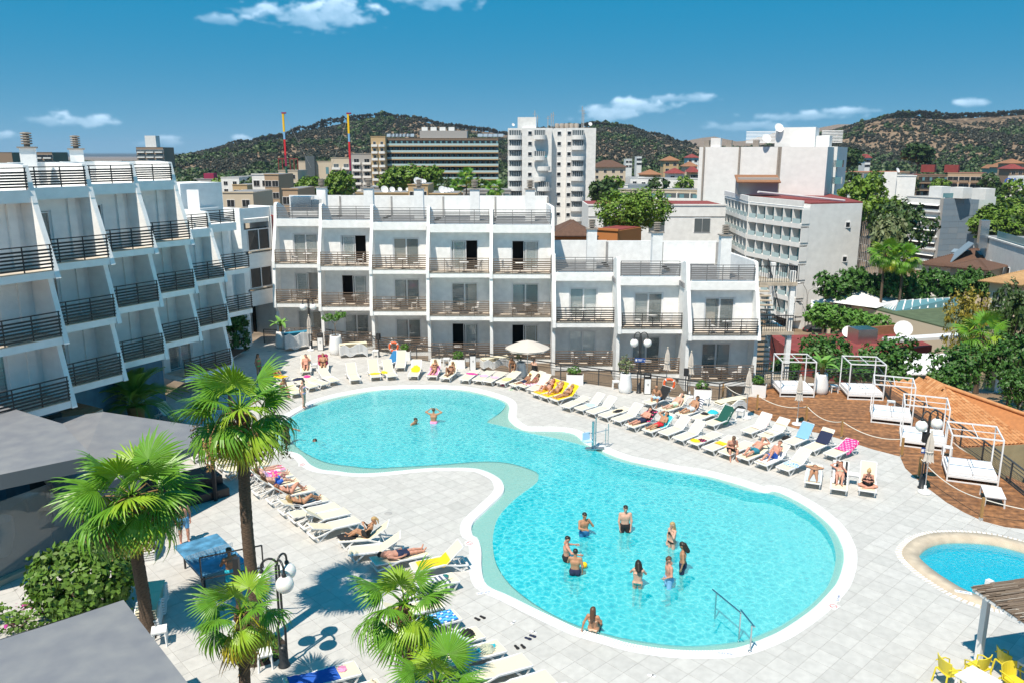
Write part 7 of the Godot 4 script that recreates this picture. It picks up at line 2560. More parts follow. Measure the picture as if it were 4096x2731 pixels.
# ---- the bar's grey roofs in the left foreground ----
func roof(label, pts, th, low = 0.0, m = "canopy_grey"):   # a low roof: outline points (Vector3), fanned to the first; th is the fascia
	var o = thing("canopy_roof", label, "roof", Vector3.ZERO)
	var b = B.new()
	for i in range(1, pts.size() - 1):
		b.tri(pts[0], pts[i], pts[i + 1])
	part(o, "roof_sheet", b.mesh(), m)
	b = B.new()
	for i in pts.size():
		var p = pts[i]
		var q = pts[(i + 1) % pts.size()]
		b.quad(p - V(0, 0.003, 0), p - V(0, th, 0), q - V(0, th, 0), q - V(0, 0.003, 0))
	for i in range(1, pts.size() - 1):
		b.tri(pts[0] - V(0, th, 0), pts[i + 1] - V(0, th, 0), pts[i] - V(0, th, 0))
	part(o, "fascia", b.mesh(), "fascia_grey")
	return o
func bar():
	var apex = V(-17.11, 3.5, -32.33)
	var r = V(-11.8, 2.75, -32.12)
	var c = V(-13.36, 2.75, -28.54)
	var d = V(-14.87, 2.75, -25.06)
	var e = V(-19.52, 3, -30.26)
	var o = roof("light grey canopy roof with a hip and dark fascia on black posts", [apex, r, c, d, e, V(-19.64, 3, -32.97)], 0.38)
	for q in [V(-12.29, 0, -31.22), V(-14.02, 0, -38.51)]:
		part(o, "post", boxed(V(0.13, 2.45, 0.13)), "black_steel", q + V(0, 1.22, 0))
	roof("flat grey bar roof with pale patches at the left edge", [V(-25.24, 4.3, -33.83), V(-20.22, 4.3, -30.59), V(-16.62, 4.3, -28.46), V(-14.15, 4.25, -25.56), V(-14.09, 4.25, -25.2), V(-15.99, 4.25, -23.7), V(-18.26, 4.25, -22.02)], 0.5)
	roof("flat grey roof filling the lower left corner", [V(-12.84, 3.3, -15.34), V(-11.55, 3.3, -16.28), V(-9.58, 3.3, -18), V(-6.59, 3.3, -14.61), V(-5.43, 3.3, -13.32), V(-10.82, 3.3, -12.53)], 0.35)
	o = thing("bar_front", "dark glazed bar front in deep shade under the grey roofs", "glass wall")
	var a = V(-17.55, 0, -23.87)
	var f = V(-16.23, 0, -26.26)
	var g = V(-14.53, 0, -29.54)
	for q in [[a, f], [f, g]]:
		var dd = (q[1] - q[0]).normalized()
		var bs = Basis(dd, Vector3.UP, dd.cross(Vector3.UP))
		var l = q[0].distance_to(q[1])
		part(o, "pane", boxed(V(l, 2.6, 0.03)), "bar_glass", (q[0] + q[1]) / 2 + V(0, 1.5, 0), bs)
		part(o, "sill", boxed(V(l, 0.2, 0.5)), "ledge_stone", (q[0] + q[1]) / 2 + V(0, 0.1, 0), bs)
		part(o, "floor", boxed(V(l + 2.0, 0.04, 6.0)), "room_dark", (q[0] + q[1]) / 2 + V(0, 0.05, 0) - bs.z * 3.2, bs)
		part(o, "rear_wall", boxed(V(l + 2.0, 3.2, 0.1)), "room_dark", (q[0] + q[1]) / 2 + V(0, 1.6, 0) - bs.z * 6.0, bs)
	part(o, "white_post", boxed(V(0.35, 2.6, 0.35)), "white_wall", V(-17.42, 0, -28.91) + V(0, 1.3, 0))
	var b = B.new()
	b.lathe([Vector2(0.001, 0), Vector2(0.3, 0), Vector2(0.5, 0.7), Vector2(0.52, 1.3), Vector2(0.44, 1.3), Vector2(0.42, 1.2), Vector2(0.001, 1.2)], 18)
	o = thing("plant_pot", "big two-tone pot behind the bar's glass at the left edge", "planter", V(-18.21, 0, -26.41) + V(0, 0.1, 0))
	part(o, "pot", b.mesh(), "pale_grey")
	o = thing("platform", "dark stepped platform under the canopy behind the left palm", "platform", V(-13.11, 0, -31.03) + V(-0.7, 0, -0.5), 40)
	for i in 2:
		part(o, "step", boxed(V(3.2, 0.35, 2.2 - i * 0.7)), "black_steel", V(0, 0.18 + 0.35 * i, -0.35 * i))
	# terracotta terrace beside the blue wall
	var t = [V(-21.3, 2.9, -34.29), V(-20.23, 2.9, -35.68), V(-18.33, 2.9, -34.63), V(-18.82, 2.9, -32.46), V(-20.86, 2.9, -32.08)]
	o = thing("tiled_terrace", "terracotta tiled roof terrace under the lowest left balconies", "terrace", Vector3.ZERO)
	var pg = PackedVector2Array()
	for p in t:
		pg.append(Vector2(p.x, p.z))
	b = B.new()
	b.prism(pg, 0.0, 2.88)
	part(o, "wall", b.mesh(), "ledge_stone")
	for i in range(-14, 16):
		for j in range(-14, 16):
			var q = PackedVector2Array()
			var cc = Vector2(t[3].x + i * 0.42, t[3].z + j * 0.42)
			for k in [[0, 0], [0.4, 0], [0.4, 0.4], [0, 0.4]]:
				q.append(cc + Vector2(k[0], k[1]))
			for u in Geometry2D.intersect_polygons(q, pg):
				b = B.new()
				b.prism(u, 2.885, 2.905, false)
				part(o, "tile", b.mesh(), "terracotta")
	# planting bed kerb by the passage
	b = B.new()
	b.prism(pl([-19.82, -60.12, -19.52, -59.15, -19.7, -50.04, -20.61, -49.49, -21.35, -49.49, -20.74, -56.24]), 0.0, 0.35)
	one("planting_bed", b.mesh(), "white_wall", "raised white planting bed along the left wing", "planter")
	one("bed_soil", boxed(V(1.5, 0.02, 6.0)), "soil", "dark soil strip of the bed along the left wing", "soil", V(-19.82, 0, -53.59) + V(-0.3, 0.36, 0), -8)
# ---- the town below and behind the hotel, and the hills ----
const FALL = [[-30.0, -4.5], [-50.0, -6.0], [-75.0, -8.0], [-130.0, -14.0], [-260.0, -15.0]]
var ridges = []
func ground_y(x, z):
	var y = -15.0
	for i in FALL.size() - 1:
		if z <= FALL[i][0] and z >= FALL[i + 1][0]:
			y = lerpf(FALL[i][1], FALL[i + 1][1], (z - FALL[i][0]) / (FALL[i + 1][0] - FALL[i][0]))
	if z > -30.0:
		y = -4.5
	return y
func hill_y(x, z):
	var y = ground_y(x, z)
	for r in ridges:
		var h = -100.0
		var p = r.line
		for i in p.size() - 1:
			if x >= p[i].x and x <= p[i + 1].x:
				var t = (x - p[i].x) / (p[i + 1].x - p[i].x)
				h = lerpf(p[i].y, p[i + 1].y, t * t * (3 - 2 * t))
		if h < -50:
			continue
		var t = clampf((r.near - z) / (r.near - r.crest), 0.0, 1.0)
		var back = clampf((z - (r.crest - r.deep)) / r.deep, 0.0, 1.0) if z < r.crest else 1.0
		t = pow(t, 1.25) * (0.94 + 0.06 * sin(x * 0.021 + z * 0.013)) if t < 0.97 else 1.0
		y = maxf(y, lerpf(y, h, t * sqrt(back)))
	return y
func hills():
	ridges = [
		{"line": pl([-1260.4, -25.63, -953.99, -10.77, -711.27, -6.62, -674.58, -3.67, -613.63, 0.47, -529.45, -3.07, -480.64, 1.65, -450.02, 6.36, -418.97, 16.93, -369.81, 30.38, -321.29, 37.94, -284.72, 48.38, -242.31, 59.35, -206.33, 63.38, -176.43, 65.68, -134.8, 62.23, -87.26, 52.43, -39.49, 47.22, -6.59, 41.43, 44.27, 47.22, 115.9, 54.16, 151.86, 50.69, 194.12, 40.27, 236.59, 29.21, 267.18, 18.69, 315.58, 14.59, 375.98, 12.24]), "near": -480.0, "crest": -1150.0, "deep": 500.0},
		{"line": pl([201.19, 12.47, 242.79, 18.08, 284.55, 19.61, 326.13, 23.16, 380.56, 28.24, 408.02, 41.38, 432.92, 52.43, 458.07, 59.94, 488.99, 61.44, 520.5, 57.94, 546.23, 59.44, 582.3, 60.94, 608.95, 62.93, 685.11, 65.92, 843.3, 50.93, 1057.21, 25.7, 1276.68, -10.12]), "near": -430.0, "crest": -1000.0, "deep": 500.0},
		{"line": pl([576.01, 27.05, 666.45, 61.19, 707.79, 69.29, 773.83, 82.24, 824.54, 70.91, 892.04, 59.57, 974.07, 80.62, 1088.14, 114.49, 1155.37, 106.44, 1204.33, 117.71, 1286.29, 130.57, 1370.83, 116.1, 1507.46, 83.85, 1715.64, 18.9]), "near": -2300.0, "crest": -3200.0, "deep": 900.0},
	]
	var x = 0.0
	var b = B.new()
	var zs = []
	for i in 60:
		zs.append(-30.0 - 3900.0 * pow(i / 59.0, 2.2))
	var xs = []
	for i in 121:
		var t = (i - 60) / 60.0
		xs.append(signf(t) * pow(absf(t), 1.5) * 2600.0)
	for i in zs.size() - 1:
		for j in xs.size() - 1:
			var k = []
			for m in [[i, j], [i + 1, j], [i + 1, j + 1], [i, j + 1]]:
				k.append(V(xs[m[1]], hill_y(xs[m[1]], zs[m[0]]), zs[m[0]]))
			b.quad(k[3], k[2], k[1], k[0], 1)
	for s in [[-6000.0, -2600.0], [2600.0, 6000.0]]:
		b.quad(V(s[0], -15, -30), V(s[1], -15, -30), V(s[1], -15, -4000), V(s[0], -15, -4000))
	b.quad(V(-6000, -15, -3930), V(6000, -15, -3930), V(6000, -15, -8000), V(-6000, -15, -8000))
	b.quad(V(-300, -4.5, 200), V(-300, -4.5, -30.1), V(300, -4.5, -30.1), V(300, -4.5, 200))
	struct("hill_terrain", b.mesh(), "hill_soil")
	# scrub and pines over the slopes: more than anybody could count
	var clump = leaf_cloud(110, V(0.5, 0.4, 0.5), 0.26, 90, 6, 0.3)
	var r = RandomNumberGenerator.new()
	r.seed = 12
	var q = noise(0.006, FastNoiseLite.TYPE_SIMPLEX_SMOOTH, 3, 9)
	for kind in 2:
		var where = []
		var tint = []
		for i in 90000:
			var z = -470.0 - 720.0 * pow(r.randf(), 0.9)
			var px = r.randf_range(-0.72, 0.8) * -z
			var y = hill_y(px, z)
			if y < -13.0 and r.randf() < 0.45:
				continue
			var n = q.get_noise_2d(px, z)
			var low = clampf((12.0 - y) / 34.0, 0.0, 1.0)
			if (kind == 0) == (r.randf() < low + n * 0.5):
				if r.randf() > (0.8 if kind == 0 else 0.5):
					continue
				var s = r.randf_range(3.5, 7.5) if kind == 0 else r.randf_range(1.8, 4.6)
				where.append(Transform3D(Basis(Vector3.UP, r.randf() * TAU).scaled(V(s, s * r.randf_range(0.7, 1.1), s)), V(px, y + s * 0.25, z)))
				var t = r.randf_range(0.6, 1.25)
				tint.append(Color(t * r.randf_range(0.9, 1.15), t, t * r.randf_range(0.8, 1.1)))
		var mm = MultiMesh.new()
		mm.transform_format = MultiMesh.TRANSFORM_3D
		mm.use_colors = true
		mm.mesh = clump
		mm.instance_count = where.size()
		for i in where.size():
			mm.set_instance_transform(i, where[i])
			mm.set_instance_color(i, tint[i])
		var mi = MultiMeshInstance3D.new()
		mi.name = ["pine_forest", "hill_scrub"][kind]
		mi.multimesh = mm
		mi.material_override = M[["leaf_forest", "leaf_scrub"][kind]]
		add_child(mi)
		tag(mi, ["green pine forest covering the lower slopes", "dark scrub dotted over the stony hillsides"][kind], ["forest", "scrub"][kind])
		mi.set_meta("kind", "stuff")
func block(n, label, a, c, deep, down, m, o = {}):   # a building from its roofline corners a (left) and c (right)
	var p = thing(n, label, o.get("cat", "building"))
	var d = (c - a) * V(1, 0, 1)
	var w = d.length()
	d /= w
	var bs = Basis(d, Vector3.UP, d.cross(Vector3.UP))
	var t = Transform3D(bs, a)
	var fh = o.get("floor", 2.9)
	var nf = o.get("floors", 0)
	var nc = o.get("cols", 0)
	var win = o.get("glass", "dark_glass")
	put(p, "wall", t, boxed(V(w, down, deep)), m, V(w / 2, -down / 2, -deep / 2))
	var rim = o.get("rim", 0.5)
	if rim > 0:
		put(p, "roof_rim", t, boxed(V(w + 0.3, 0.25, 0.3)), m, V(w / 2, 0.1, 0.0))
		put(p, "roof_surface", t, boxed(V(w - 0.4, 0.1, deep - 0.6)), o.get("roof", "roof_grey"), V(w / 2, 0.03, -deep / 2))
	var style = o.get("style", "win")
	var top = o.get("top", 0.8)
	for f in nf:
		var y = -top - fh * (f + 0.5)
		if style == "band":   # open galleries: dark recess, doors, a parapet slab and a pale rail
			put(p, "gallery", t, boxed(V(w - 1.0, fh - 0.75, 0.1)), o.get("recess", "mid_glass"), V(w / 2, y + 0.2, 0.06))
			put(p, "balcony", t, boxed(V(w + 0.4, o.get("slab", 0.55), 1.5)), o.get("slab_m", m), V(w / 2, y - fh / 2 + 0.3, 0.8))
			put(p, "balcony_rail", t, boxed(V(w + 0.4, 0.8, 0.06)), o.get("rail", "teal_glass"), V(w / 2, y - fh / 2 + 0.95, 1.5))
			for k in nc:
				put(p, "divider", t, boxed(V(0.3, fh - 0.6, 1.3)), o.get("pier", "room_dark"), V(w * (k + 0.5) / nc, y + 0.2, 0.7))
				put(p, "door", t, boxed(V(w / nc * 0.35, fh - 1.0, 0.06)), "teal_glass", V(w * (k + 0.82) / nc, y, 0.14))
		elif style == "strip":
			put(p, "window_strip", t, boxed(V(w - 2.0, 0.95, 0.12)), win, V(w / 2, y, 0.02))
			put(p, "ledge", t, boxed(V(w - 0.6, 0.35, 0.9)), m, V(w / 2, y - 0.95, 0.45))
			put(p, "sunshade", t, boxed(V(w - 1.6, 0.06, 0.7)), "far_white", V(w / 2, y + 0.62, 0.4), Basis(Vector3.RIGHT, 0.5))
		else:
			for k in nc:
				if o.has("skip") and (k * 5 + f * 3) % o.skip == 0:
					continue
				var ww = o.get("win_w", 1.2)
				var hh = o.get("win_h", 1.3)
				var wd = put(p, "window", t, boxed(V(ww, hh, 0.14)), "white_frame", V(w * (k + 0.5) / nc, y, 0.03))
				for s in [-1, 1]:
					part(wd, "pane", boxed(V(ww / 2 - 0.09, hh - 0.14, 0.04)), win, V(s * (ww / 4 - 0.02), 0, 0.07))
				if style == "balcony":
					put(p, "balcony", t, boxed(V(w / nc * 0.8, 1.0, 1.1)), o.get("slab_m", m), V(w * (k + 0.5) / nc, y - 1.1, 0.55))
	return [p, t, w, deep]
func hip(h, label_m, high, over = 0.5, ribs = 0):   # a tiled hip roof over a block
	var p = h[0]
	var t = h[1]
	var w = h[2]
	var d = h[3]
	var b = B.new()
	var q = [V(-over, 0.1, over), V(w + over, 0.1, over), V(w + over, 0.1, -d - over), V(-over, 0.1, -d - over)]
	var k = minf(d, w) * 0.45
	var r = [V(k, high, -d / 2), V(w - k, high, -d / 2)] if w > d else [V(w / 2, high, -k), V(w / 2, high, -d + k)]
	if w > d:
		b.quad(q[0], r[0], r[1], q[1])
		b.quad(q[2], r[1], r[0], q[3])
		b.tri(q[1], r[1], q[2])
		b.tri(q[3], r[0], q[0])
	else:
		b.tri(q[0], r[0], q[1])
		b.quad(q[1], r[0], r[1], q[2])
		b.tri(q[2], r[1], q[3])
		b.quad(q[3], r[1], r[0], q[0])
	put(p, "roof", t, b.mesh(), label_m)
	if ribs:
		b = B.new()
		for i in ribs:
			var x = lerpf(-over, w + over, (i + 0.5) / ribs)
			var e = clampf(minf(x + over, w + over - x) / (k + over), 0, 1)
			b.tube([V(x, 0.14, over), V(lerpf(x, clampf(x, k, w - k), 0.0), lerpf(0.1, high, e) + 0.05, lerpf(over, -d / 2, e))], 0.1, 5)
		put(p, "tile_rows", t, b.mesh(), label_m).set_meta("kind", "stuff")
func dish(p, at, r, yaw):
	r *= 0.45
	var b = B.new()
	var prof = []
	for i in 5:
		prof.append(Vector2(maxf(r * i / 4.0, 0.001), 0.18 * r * pow(i / 4.0, 2)))
	b.lathe(prof, 16)
	var d = part(p, "satellite_dish", b.mesh(), "white_plastic", at, Basis(Vector3.UP, yaw) * Basis(Vector3.RIGHT, 1.1))
	b = B.new()
	b.tube([V(0, 0, 0), V(0, -0.3 * r, r * 0.7), V(0, -0.3 * r, r * 1.3)], 0.06, 6)
	part(d, "mount", b.mesh(), "concrete")
func town():
	mat("hill_soil", 0.34, 0.24, 0.16, 0.95, ntex(noise(0.03, FastNoiseLite.TYPE_SIMPLEX_SMOOTH, 6, 6), Color(0.62, 0.6, 0.55), Color(1, 1, 1)), 0.006)
	leafy("leaf_forest", 0.055, 0.095, 0.024, 0.2)
	leafy("leaf_scrub", 0.05, 0.052, 0.032, 0.2)
	mat("brown_block", 0.27, 0.19, 0.13, 0.9)
	mat("sand_block", 0.5, 0.36, 0.2, 0.9)
	mat("tan_block", 0.42, 0.3, 0.2, 0.9)
	mat("beige_block", 0.56, 0.48, 0.37, 0.9)
	mat("grey_block", 0.36, 0.35, 0.34, 0.9)
	mat("orange_wall", 0.45, 0.17, 0.05, 0.9)
	mat("red_roof", 0.27, 0.05, 0.045, 0.9, M.roof_grey.albedo_texture, 0.12)
	mat("green_roof", 0.10, 0.14, 0.075, 0.95, M.roof_grey.albedo_texture, 0.15)
	mat("brown_roof", 0.14, 0.075, 0.05, 0.95, M.roof_grey.albedo_texture, 0.5)
	mat("ochre_roof", 0.5, 0.3, 0.14, 0.95, M.roof_grey.albedo_texture, 0.5)
	mat("panel_blue", 0.2, 0.26, 0.32, 0.5)
	mat("panel_slate", 0.23, 0.28, 0.33, 0.5)
	hills()
	near_right()
	far_blocks()
	trees()
func near_right():
	# the stair tower at the end of the court wing
	var p = thing("stair_tower", "open white concrete stair with black railings at the wing's right end", "staircase")
	for l in [[5.9, -53.5], [2.7, -53.5], [-0.5, -53.5]]:
		part(p, "landing", boxed(V(2.6, 0.22, 1.7)), "ledge_stone", V(16.9, l[0], l[1] + 1.6))
		var b = B.new()
		for i in 11:
			b.box(V(16.9, l[0] + 0.27 * (i + 1) - 0.05, l[1] + 0.7 - 0.3 * i), V(1.5, 0.07, 0.36))
		if l[0] < 5.0:
			part(p, "flight", b.mesh(), "ledge_stone")
		b = B.new()
		for i in 18:
			var x = 15.7 + i * 0.15
			b.bar(V(x, l[0] + 0.1, l[1] + 2.4), V(x, l[0] + 1.15, l[1] + 2.4), 0.025, 0.025, Vector3.RIGHT)
		for i in 11:
			b.bar(V(18.15, l[0] + 0.1, l[1] + 2.4 - i * 0.16), V(18.15, l[0] + 1.15, l[1] + 2.4 - i * 0.16), 0.025, 0.025, Vector3.RIGHT)
		for s in [15.95, 17.75]:
			if l[0] < 5.0:
				for i in 16:
					var f = i / 15.0
					var q = V(s, l[0] + 0.2 + 3.0 * f, l[1] + 0.8 - 3.2 * f)
					b.bar(q, q + V(0, 1.0, 0), 0.022, 0.022, Vector3.RIGHT)
				b.bar(V(s, l[0] + 1.2, l[1] + 0.8), V(s, l[0] + 4.2, l[1] - 2.4), 0.05, 0.05)
		b.bar(V(15.7, l[0] + 1.15, l[1] + 2.4), V(18.15, l[0] + 1.15, l[1] + 2.4), 0.05, 0.05)
		part(p, "railing", b.mesh(), "black_steel").set_meta("kind", "stuff")
	for q in [[18.0, -51.4], [18.0, -55.5], [15.8, -56.5]]:
		part(p, "post", boxed(V(0.3, 13.0, 0.35)), "white_wall", V(q[0], 0.2, q[1]))
	part(p, "side_beam", boxed(V(0.25, 0.5, 4.6)), "white_wall", V(18.0, 2.5, -53.5))
	# barrel-tiled roof below the daybeds
	p = thing("tiled_roof", "orange barrel-tiled hip roof below the daybeds", "roof")
	var ap = V(28.23, -0.9, -53.09)
	var rg = V(28.54, -1, -51.59)
	var e1 = V(26.86, -2.6, -57.53)
	var cn = V(25.92, -2.6, -44.34)
	var e2 = V(30.74, -2.6, -45.08)
	var e3 = V(31.55, -1.6, -46.61)
	var b = B.new()
	b.quad(e1, ap, rg, cn)
	b.tri(rg, e3, e2)
	b.tri(rg, e2, cn)
	part(p, "roof_bed", b.mesh(), "roof_tile_3")
	b = B.new()
	for k in [[e1, cn], [cn, e2]]:
		b.quad(k[0] - V(0, 0.02, 0), k[1] - V(0, 0.02, 0), k[1] - V(0, 4.0, 0) - V(0, 0, 0.8), k[0] - V(0, 4.0, 0) - V(0, 0, 0.8))
	part(p, "wall", b.mesh(), "yellow_wall")
	var prof = B.new()
	for i in 5:
		var a0 = PI * i / 5.0
		var a1 = PI * (i + 1) / 5.0
		prof.quad(V(cos(a0) * 0.12, sin(a0) * 0.085, 0.0), V(cos(a0) * 0.1, sin(a0) * 0.07, -0.42), V(cos(a1) * 0.1, sin(a1) * 0.07, -0.42), V(cos(a1) * 0.12, sin(a1) * 0.085, 0.0), 1)
	var tile = prof.mesh()
	var pieces = []
	for pl_ in [[e1, cn, ap, rg], [cn, e2, rg, e3]]:   # rows run up from the eave
		var along_ = (pl_[1] - pl_[0]).normalized()
		var nrm = along_.cross(pl_[2] - pl_[0]).normalized()
		nrm = nrm if nrm.y > 0 else -nrm
		var up = nrm.cross(along_)
		up = up if up.y > 0 else -up
		var len_ = pl_[0].distance_to(pl_[1])
		var top = (pl_[2] - pl_[0]).dot(up)
		var poly = PackedVector2Array()
		for v in [pl_[0], pl_[1], pl_[3], pl_[2]]:
			poly.append(Vector2((v - pl_[0]).dot(along_), (v - pl_[0]).dot(up)))
		for i in int(len_ / 0.26) + 40:
			for j in int(top / 0.36) + 8:
				var c = Vector2(-4.0 + i * 0.26, 0.02 + j * 0.36)
				if Geometry2D.is_point_in_polygon(c + Vector2(0, 0.1), poly):
					pieces.append(Transform3D(Basis(along_, nrm, -up), pl_[0] + along_ * c.x + up * c.y + nrm * 0.015))
	pieces.sort_custom(func(x, y): return x.origin.length() < y.origin.length())
	var rest = [[], [], []]
	for i in pieces.size():
		if i < 298:
			part(p, "tile", tile, "roof_tile_%d" % (rng.randi() % 4 if rng.randf() < 0.35 else 0), pieces[i].origin, pieces[i].basis)
		else:
			rest[rng.randi() % 3].append(pieces[i])
	for k in 3:
		var mm = MultiMesh.new()
		mm.transform_format = MultiMesh.TRANSFORM_3D
		mm.mesh = tile
		mm.instance_count = rest[k].size()
		for i in rest[k].size():
			mm.set_instance_transform(i, rest[k][i])
		var mi = MultiMeshInstance3D.new()
		mi.name = "upper_tiles"
		mi.multimesh = mm
		mi.material_override = M["roof_tile_%d" % k]
		p.add_child(mi, true)
		mi.set_meta("kind", "stuff")
	b = B.new()
	for k in [[cn, rg], [ap, rg], [rg, e3]]:
		b.tube([k[0] + V(0, 0.1, 0), k[1] + V(0, 0.1, 0)], 0.13, 8)
	part(p, "ridge_tiles", b.mesh(), "roof_tile_0")
	# street with its walls
	b = B.new()
	b.prism(pl([47, -80.84, 51.93, -82.23, 52.82, -76.07, 48.57, -67.98, 42.82, -68.65, 43.32, -73.69]), -8.4, -7.9)
	struct("street", b.mesh(), "street_paving")
	b = B.new()
	b.prism(pl([34.05, -117.52, 49.73, -138.64, 55.79, -140.56, 56.72, -124.87, 50.95, -117.52, 38.82, -112.21]), -14.6, -13.9)
	struct("road", b.mesh(), "asphalt")
	for q in [[V(44.54, -7.9, -75.73), V(45.76, -7.9, -73.74), 1.9, "yellow_wall", "yellow street wall behind the right palm's trunk"], [V(45.72, -7.9, -73.67), V(47.16, -7.9, -72.41), 2.2, "white_wall", "white street wall beside the round mirror lamp"], [V(48.43, -13.9, -136.68), V(50.56, -13.9, -133.03), 1.3, "yellow_wall", "low yellow wall behind the parked dark car"]]:
		var v = q[1] - q[0]
		var o = thing("street_wall", q[4], "wall", (q[0] + q[1]) / 2, -rad_to_deg(atan2(v.z, v.x)))
		part(o, "masonry", boxed(V(v.length(), q[2], 0.25)), q[3], V(0, q[2] / 2, 0))
		part(o, "hedge_screen", boxed(V(v.length(), 0.8, 0.2)), "soil", V(0, q[2] + 0.4, -0.1))
	p = thing("street_lamp", "grey street lamp with a flat round head by the street", "street lamp", V(44.59, -7.9, -70.41))
	b = B.new()
	b.tube([Vector3.ZERO, V(0, 4.3, 0)], 0.07, 8)
	part(p, "pole", b.mesh(), "grey_paint")
	b = B.new()
	b.lathe([Vector2(0.001, 4.3), Vector2(0.2, 4.4), Vector2(0.2, 4.75), Vector2(0.75, 4.8), Vector2(0.72, 4.95), Vector2(0.001, 5.0)], 18)
	part(p, "head", b.mesh(), "white_plastic")
	b = B.new()
	b.lathe([Vector2(0.001, 0), Vector2(0.42, 0), Vector2(0.42, 0.05), Vector2(0.001, 0.05)], 18)
	part(p, "round_sign", b.mesh(), "concrete", V(0, 1.9, 0.1), Basis(Vector3.RIGHT, PI / 2))
	p = thing("street_lamp", "tall white street lamp with two arms beside the parked car", "street lamp", V(46.65, -14, -126.06))
	b = B.new()
	b.tube([Vector3.ZERO, V(0, 6.0, 0)], 0.1, 8)
	for s in [-1, 1]:
		b.tube([V(0, 6.0, 0), V(s * 0.2, 7.0, 0), V(s * 0.9, 7.8 + 0.3 * s * -1, 0), V(s * 1.3, 7.9 + 0.3 * s * -1, 0)], 0.05, 6)
	part(p, "pole", b.mesh(), "concrete")
	for s in [-1, 1]:
		b = B.new()
		b.ball(V(s * 1.6, 7.9 - 0.3 * s, 0), V(0.4, 0.12, 0.18), 8)
		part(p, "lantern", b.mesh(), "white_plastic")
	var cars = null
	for q in [[V(48.45, -13.9, -125.3), 96, "dark parked hatchback behind the white street lamp"], [V(45.72, -13.9, -132.32), 80, "dark car half hidden behind the stair tower"]]:
		if cars:
			dup(cars, q[2], q[0], q[1])
			continue
		p = thing("parked_car", q[2], "car", q[0], q[1], "dark cars parked on the lower road")
		cars = p
		b = B.new()
		var side = pl([-2.1, 0.35, -2.15, 0.75, -1.95, 1.0, -1.3, 1.45, 0.3, 1.5, 1.1, 1.02, 1.95, 0.88, 2.15, 0.6, 2.1, 0.35])
		var tr = Geometry2D.triangulate_polygon(side)
		for s in [-0.85, 0.85]:
			for i in range(0, tr.size(), 3):
				b.tri(V(s, side[tr[i]].y, side[tr[i]].x), V(s, side[tr[i + 1]].y, side[tr[i + 1]].x), V(s, side[tr[i + 2]].y, side[tr[i + 2]].x))
		for i in side.size():
			var u = side[i]
			var v = side[(i + 1) % side.size()]
			b.quad(V(-0.85, u.y, u.x), V(-0.85, v.y, v.x), V(0.85, v.y, v.x), V(0.85, u.y, u.x))
		part(p, "body", b.mesh(), "car_black")
		part(p, "rear_window", boxed(V(1.4, 0.5, 0.02)), "dark_glass", V(0, 1.24, -1.66), Basis(Vector3.RIGHT, 0.97))
		for s in [-1, 1]:
			part(p, "side_window", boxed(V(0.02, 0.38, 2.0)), "mid_glass", V(s * 0.86, 1.2, -0.4))
			part(p, "tail_light", boxed(V(0.3, 0.14, 0.05)), "red", V(s * 0.68, 0.85, -2.08))
			for z in [-1.3, 1.3]:
				b = B.new()
				b.lathe([Vector2(0.001, -0.1), Vector2(0.32, -0.1), Vector2(0.32, 0.1), Vector2(0.001, 0.1)], 14)
				part(p, "wheel", b.mesh(), "black", V(s * 0.8, 0.32, z), Basis(Vector3.BACK, PI / 2))
	# red roof
	p = thing("flat_building", "low building with a faded red flat roof, dishes and a duct", "building")
	b = B.new()
	b.prism(pl([29.98, -91.6, 34.5, -91.83, 46.04, -94.7, 46.2, -86.56, 37.53, -82.21, 33.53, -76.91, 29.85, -85.13]), -16.0, -6.5)
	part(p, "roof", b.mesh(), "red_roof")
	for q in [[V(38.31, -6.5, -90.01), 1.5], [V(44.41, -6.5, -89.78), 2.2]]:
		dish(p, q[0] + V(0, q[1] * 0.5, 0), q[1], -0.4)
	part(p, "duct", boxed(V(2.4, 1.6, 2.0)), "steel", V(39.16, -6.5, -88.25) + V(0, 0.8, 0), Basis(Vector3.UP, 0.2))
	part(p, "roof_wall", boxed(V(8.5, 1.0, 0.3)), "terracotta", V(42.44, -6.5, -91.83) + V(0, 0.5, 0), Basis(Vector3.UP, 0.3))
	part(p, "slatted_cover", boxed(V(10.0, 0.3, 1.4)), "white_frame", V(44.68, -6.5, -85.13) + V(0, 1.2, 0), Basis(Vector3.UP, 0.25))
	part(p, "glass_canopy", boxed(V(6.0, 0.15, 4.0)), "white_frame", V(42.62, -7, -79.99) + V(0, 0.1, 0), Basis(Vector3.RIGHT, 0.3))
	# green roof with the skylight
	p = thing("flat_building", "cream building with a mossy green flat roof and a long glass skylight", "building")
	b = B.new()
	b.prism(pl([50.11, -117.51, 56.44, -122.71, 66.68, -123.09, 68.42, -109.21, 55.12, -99.84]), -20.0, -7.6)
	part(p, "wall", b.mesh(), "beige_block")
	b = B.new()
	b.prism(pl([50.11, -117.51, 56.44, -122.71, 66.68, -123.09, 68.42, -109.21, 55.12, -99.84]), -7.59, -7.4)
	part(p, "roof", b.mesh(), "green_roof")
	var k = [V(52.73, -7.4, -115.91), V(53.34, -7.4, -110.9), V(64.58, -7.4, -114.87), V(63.49, -7.4, -119.5), V(54.48, -6.2, -112.45), V(64.02, -6.2, -114.92)]
	var sk = part(p, "skylight", boxed(V(0.3, 0.3, 0.3)), "steel", k[4])
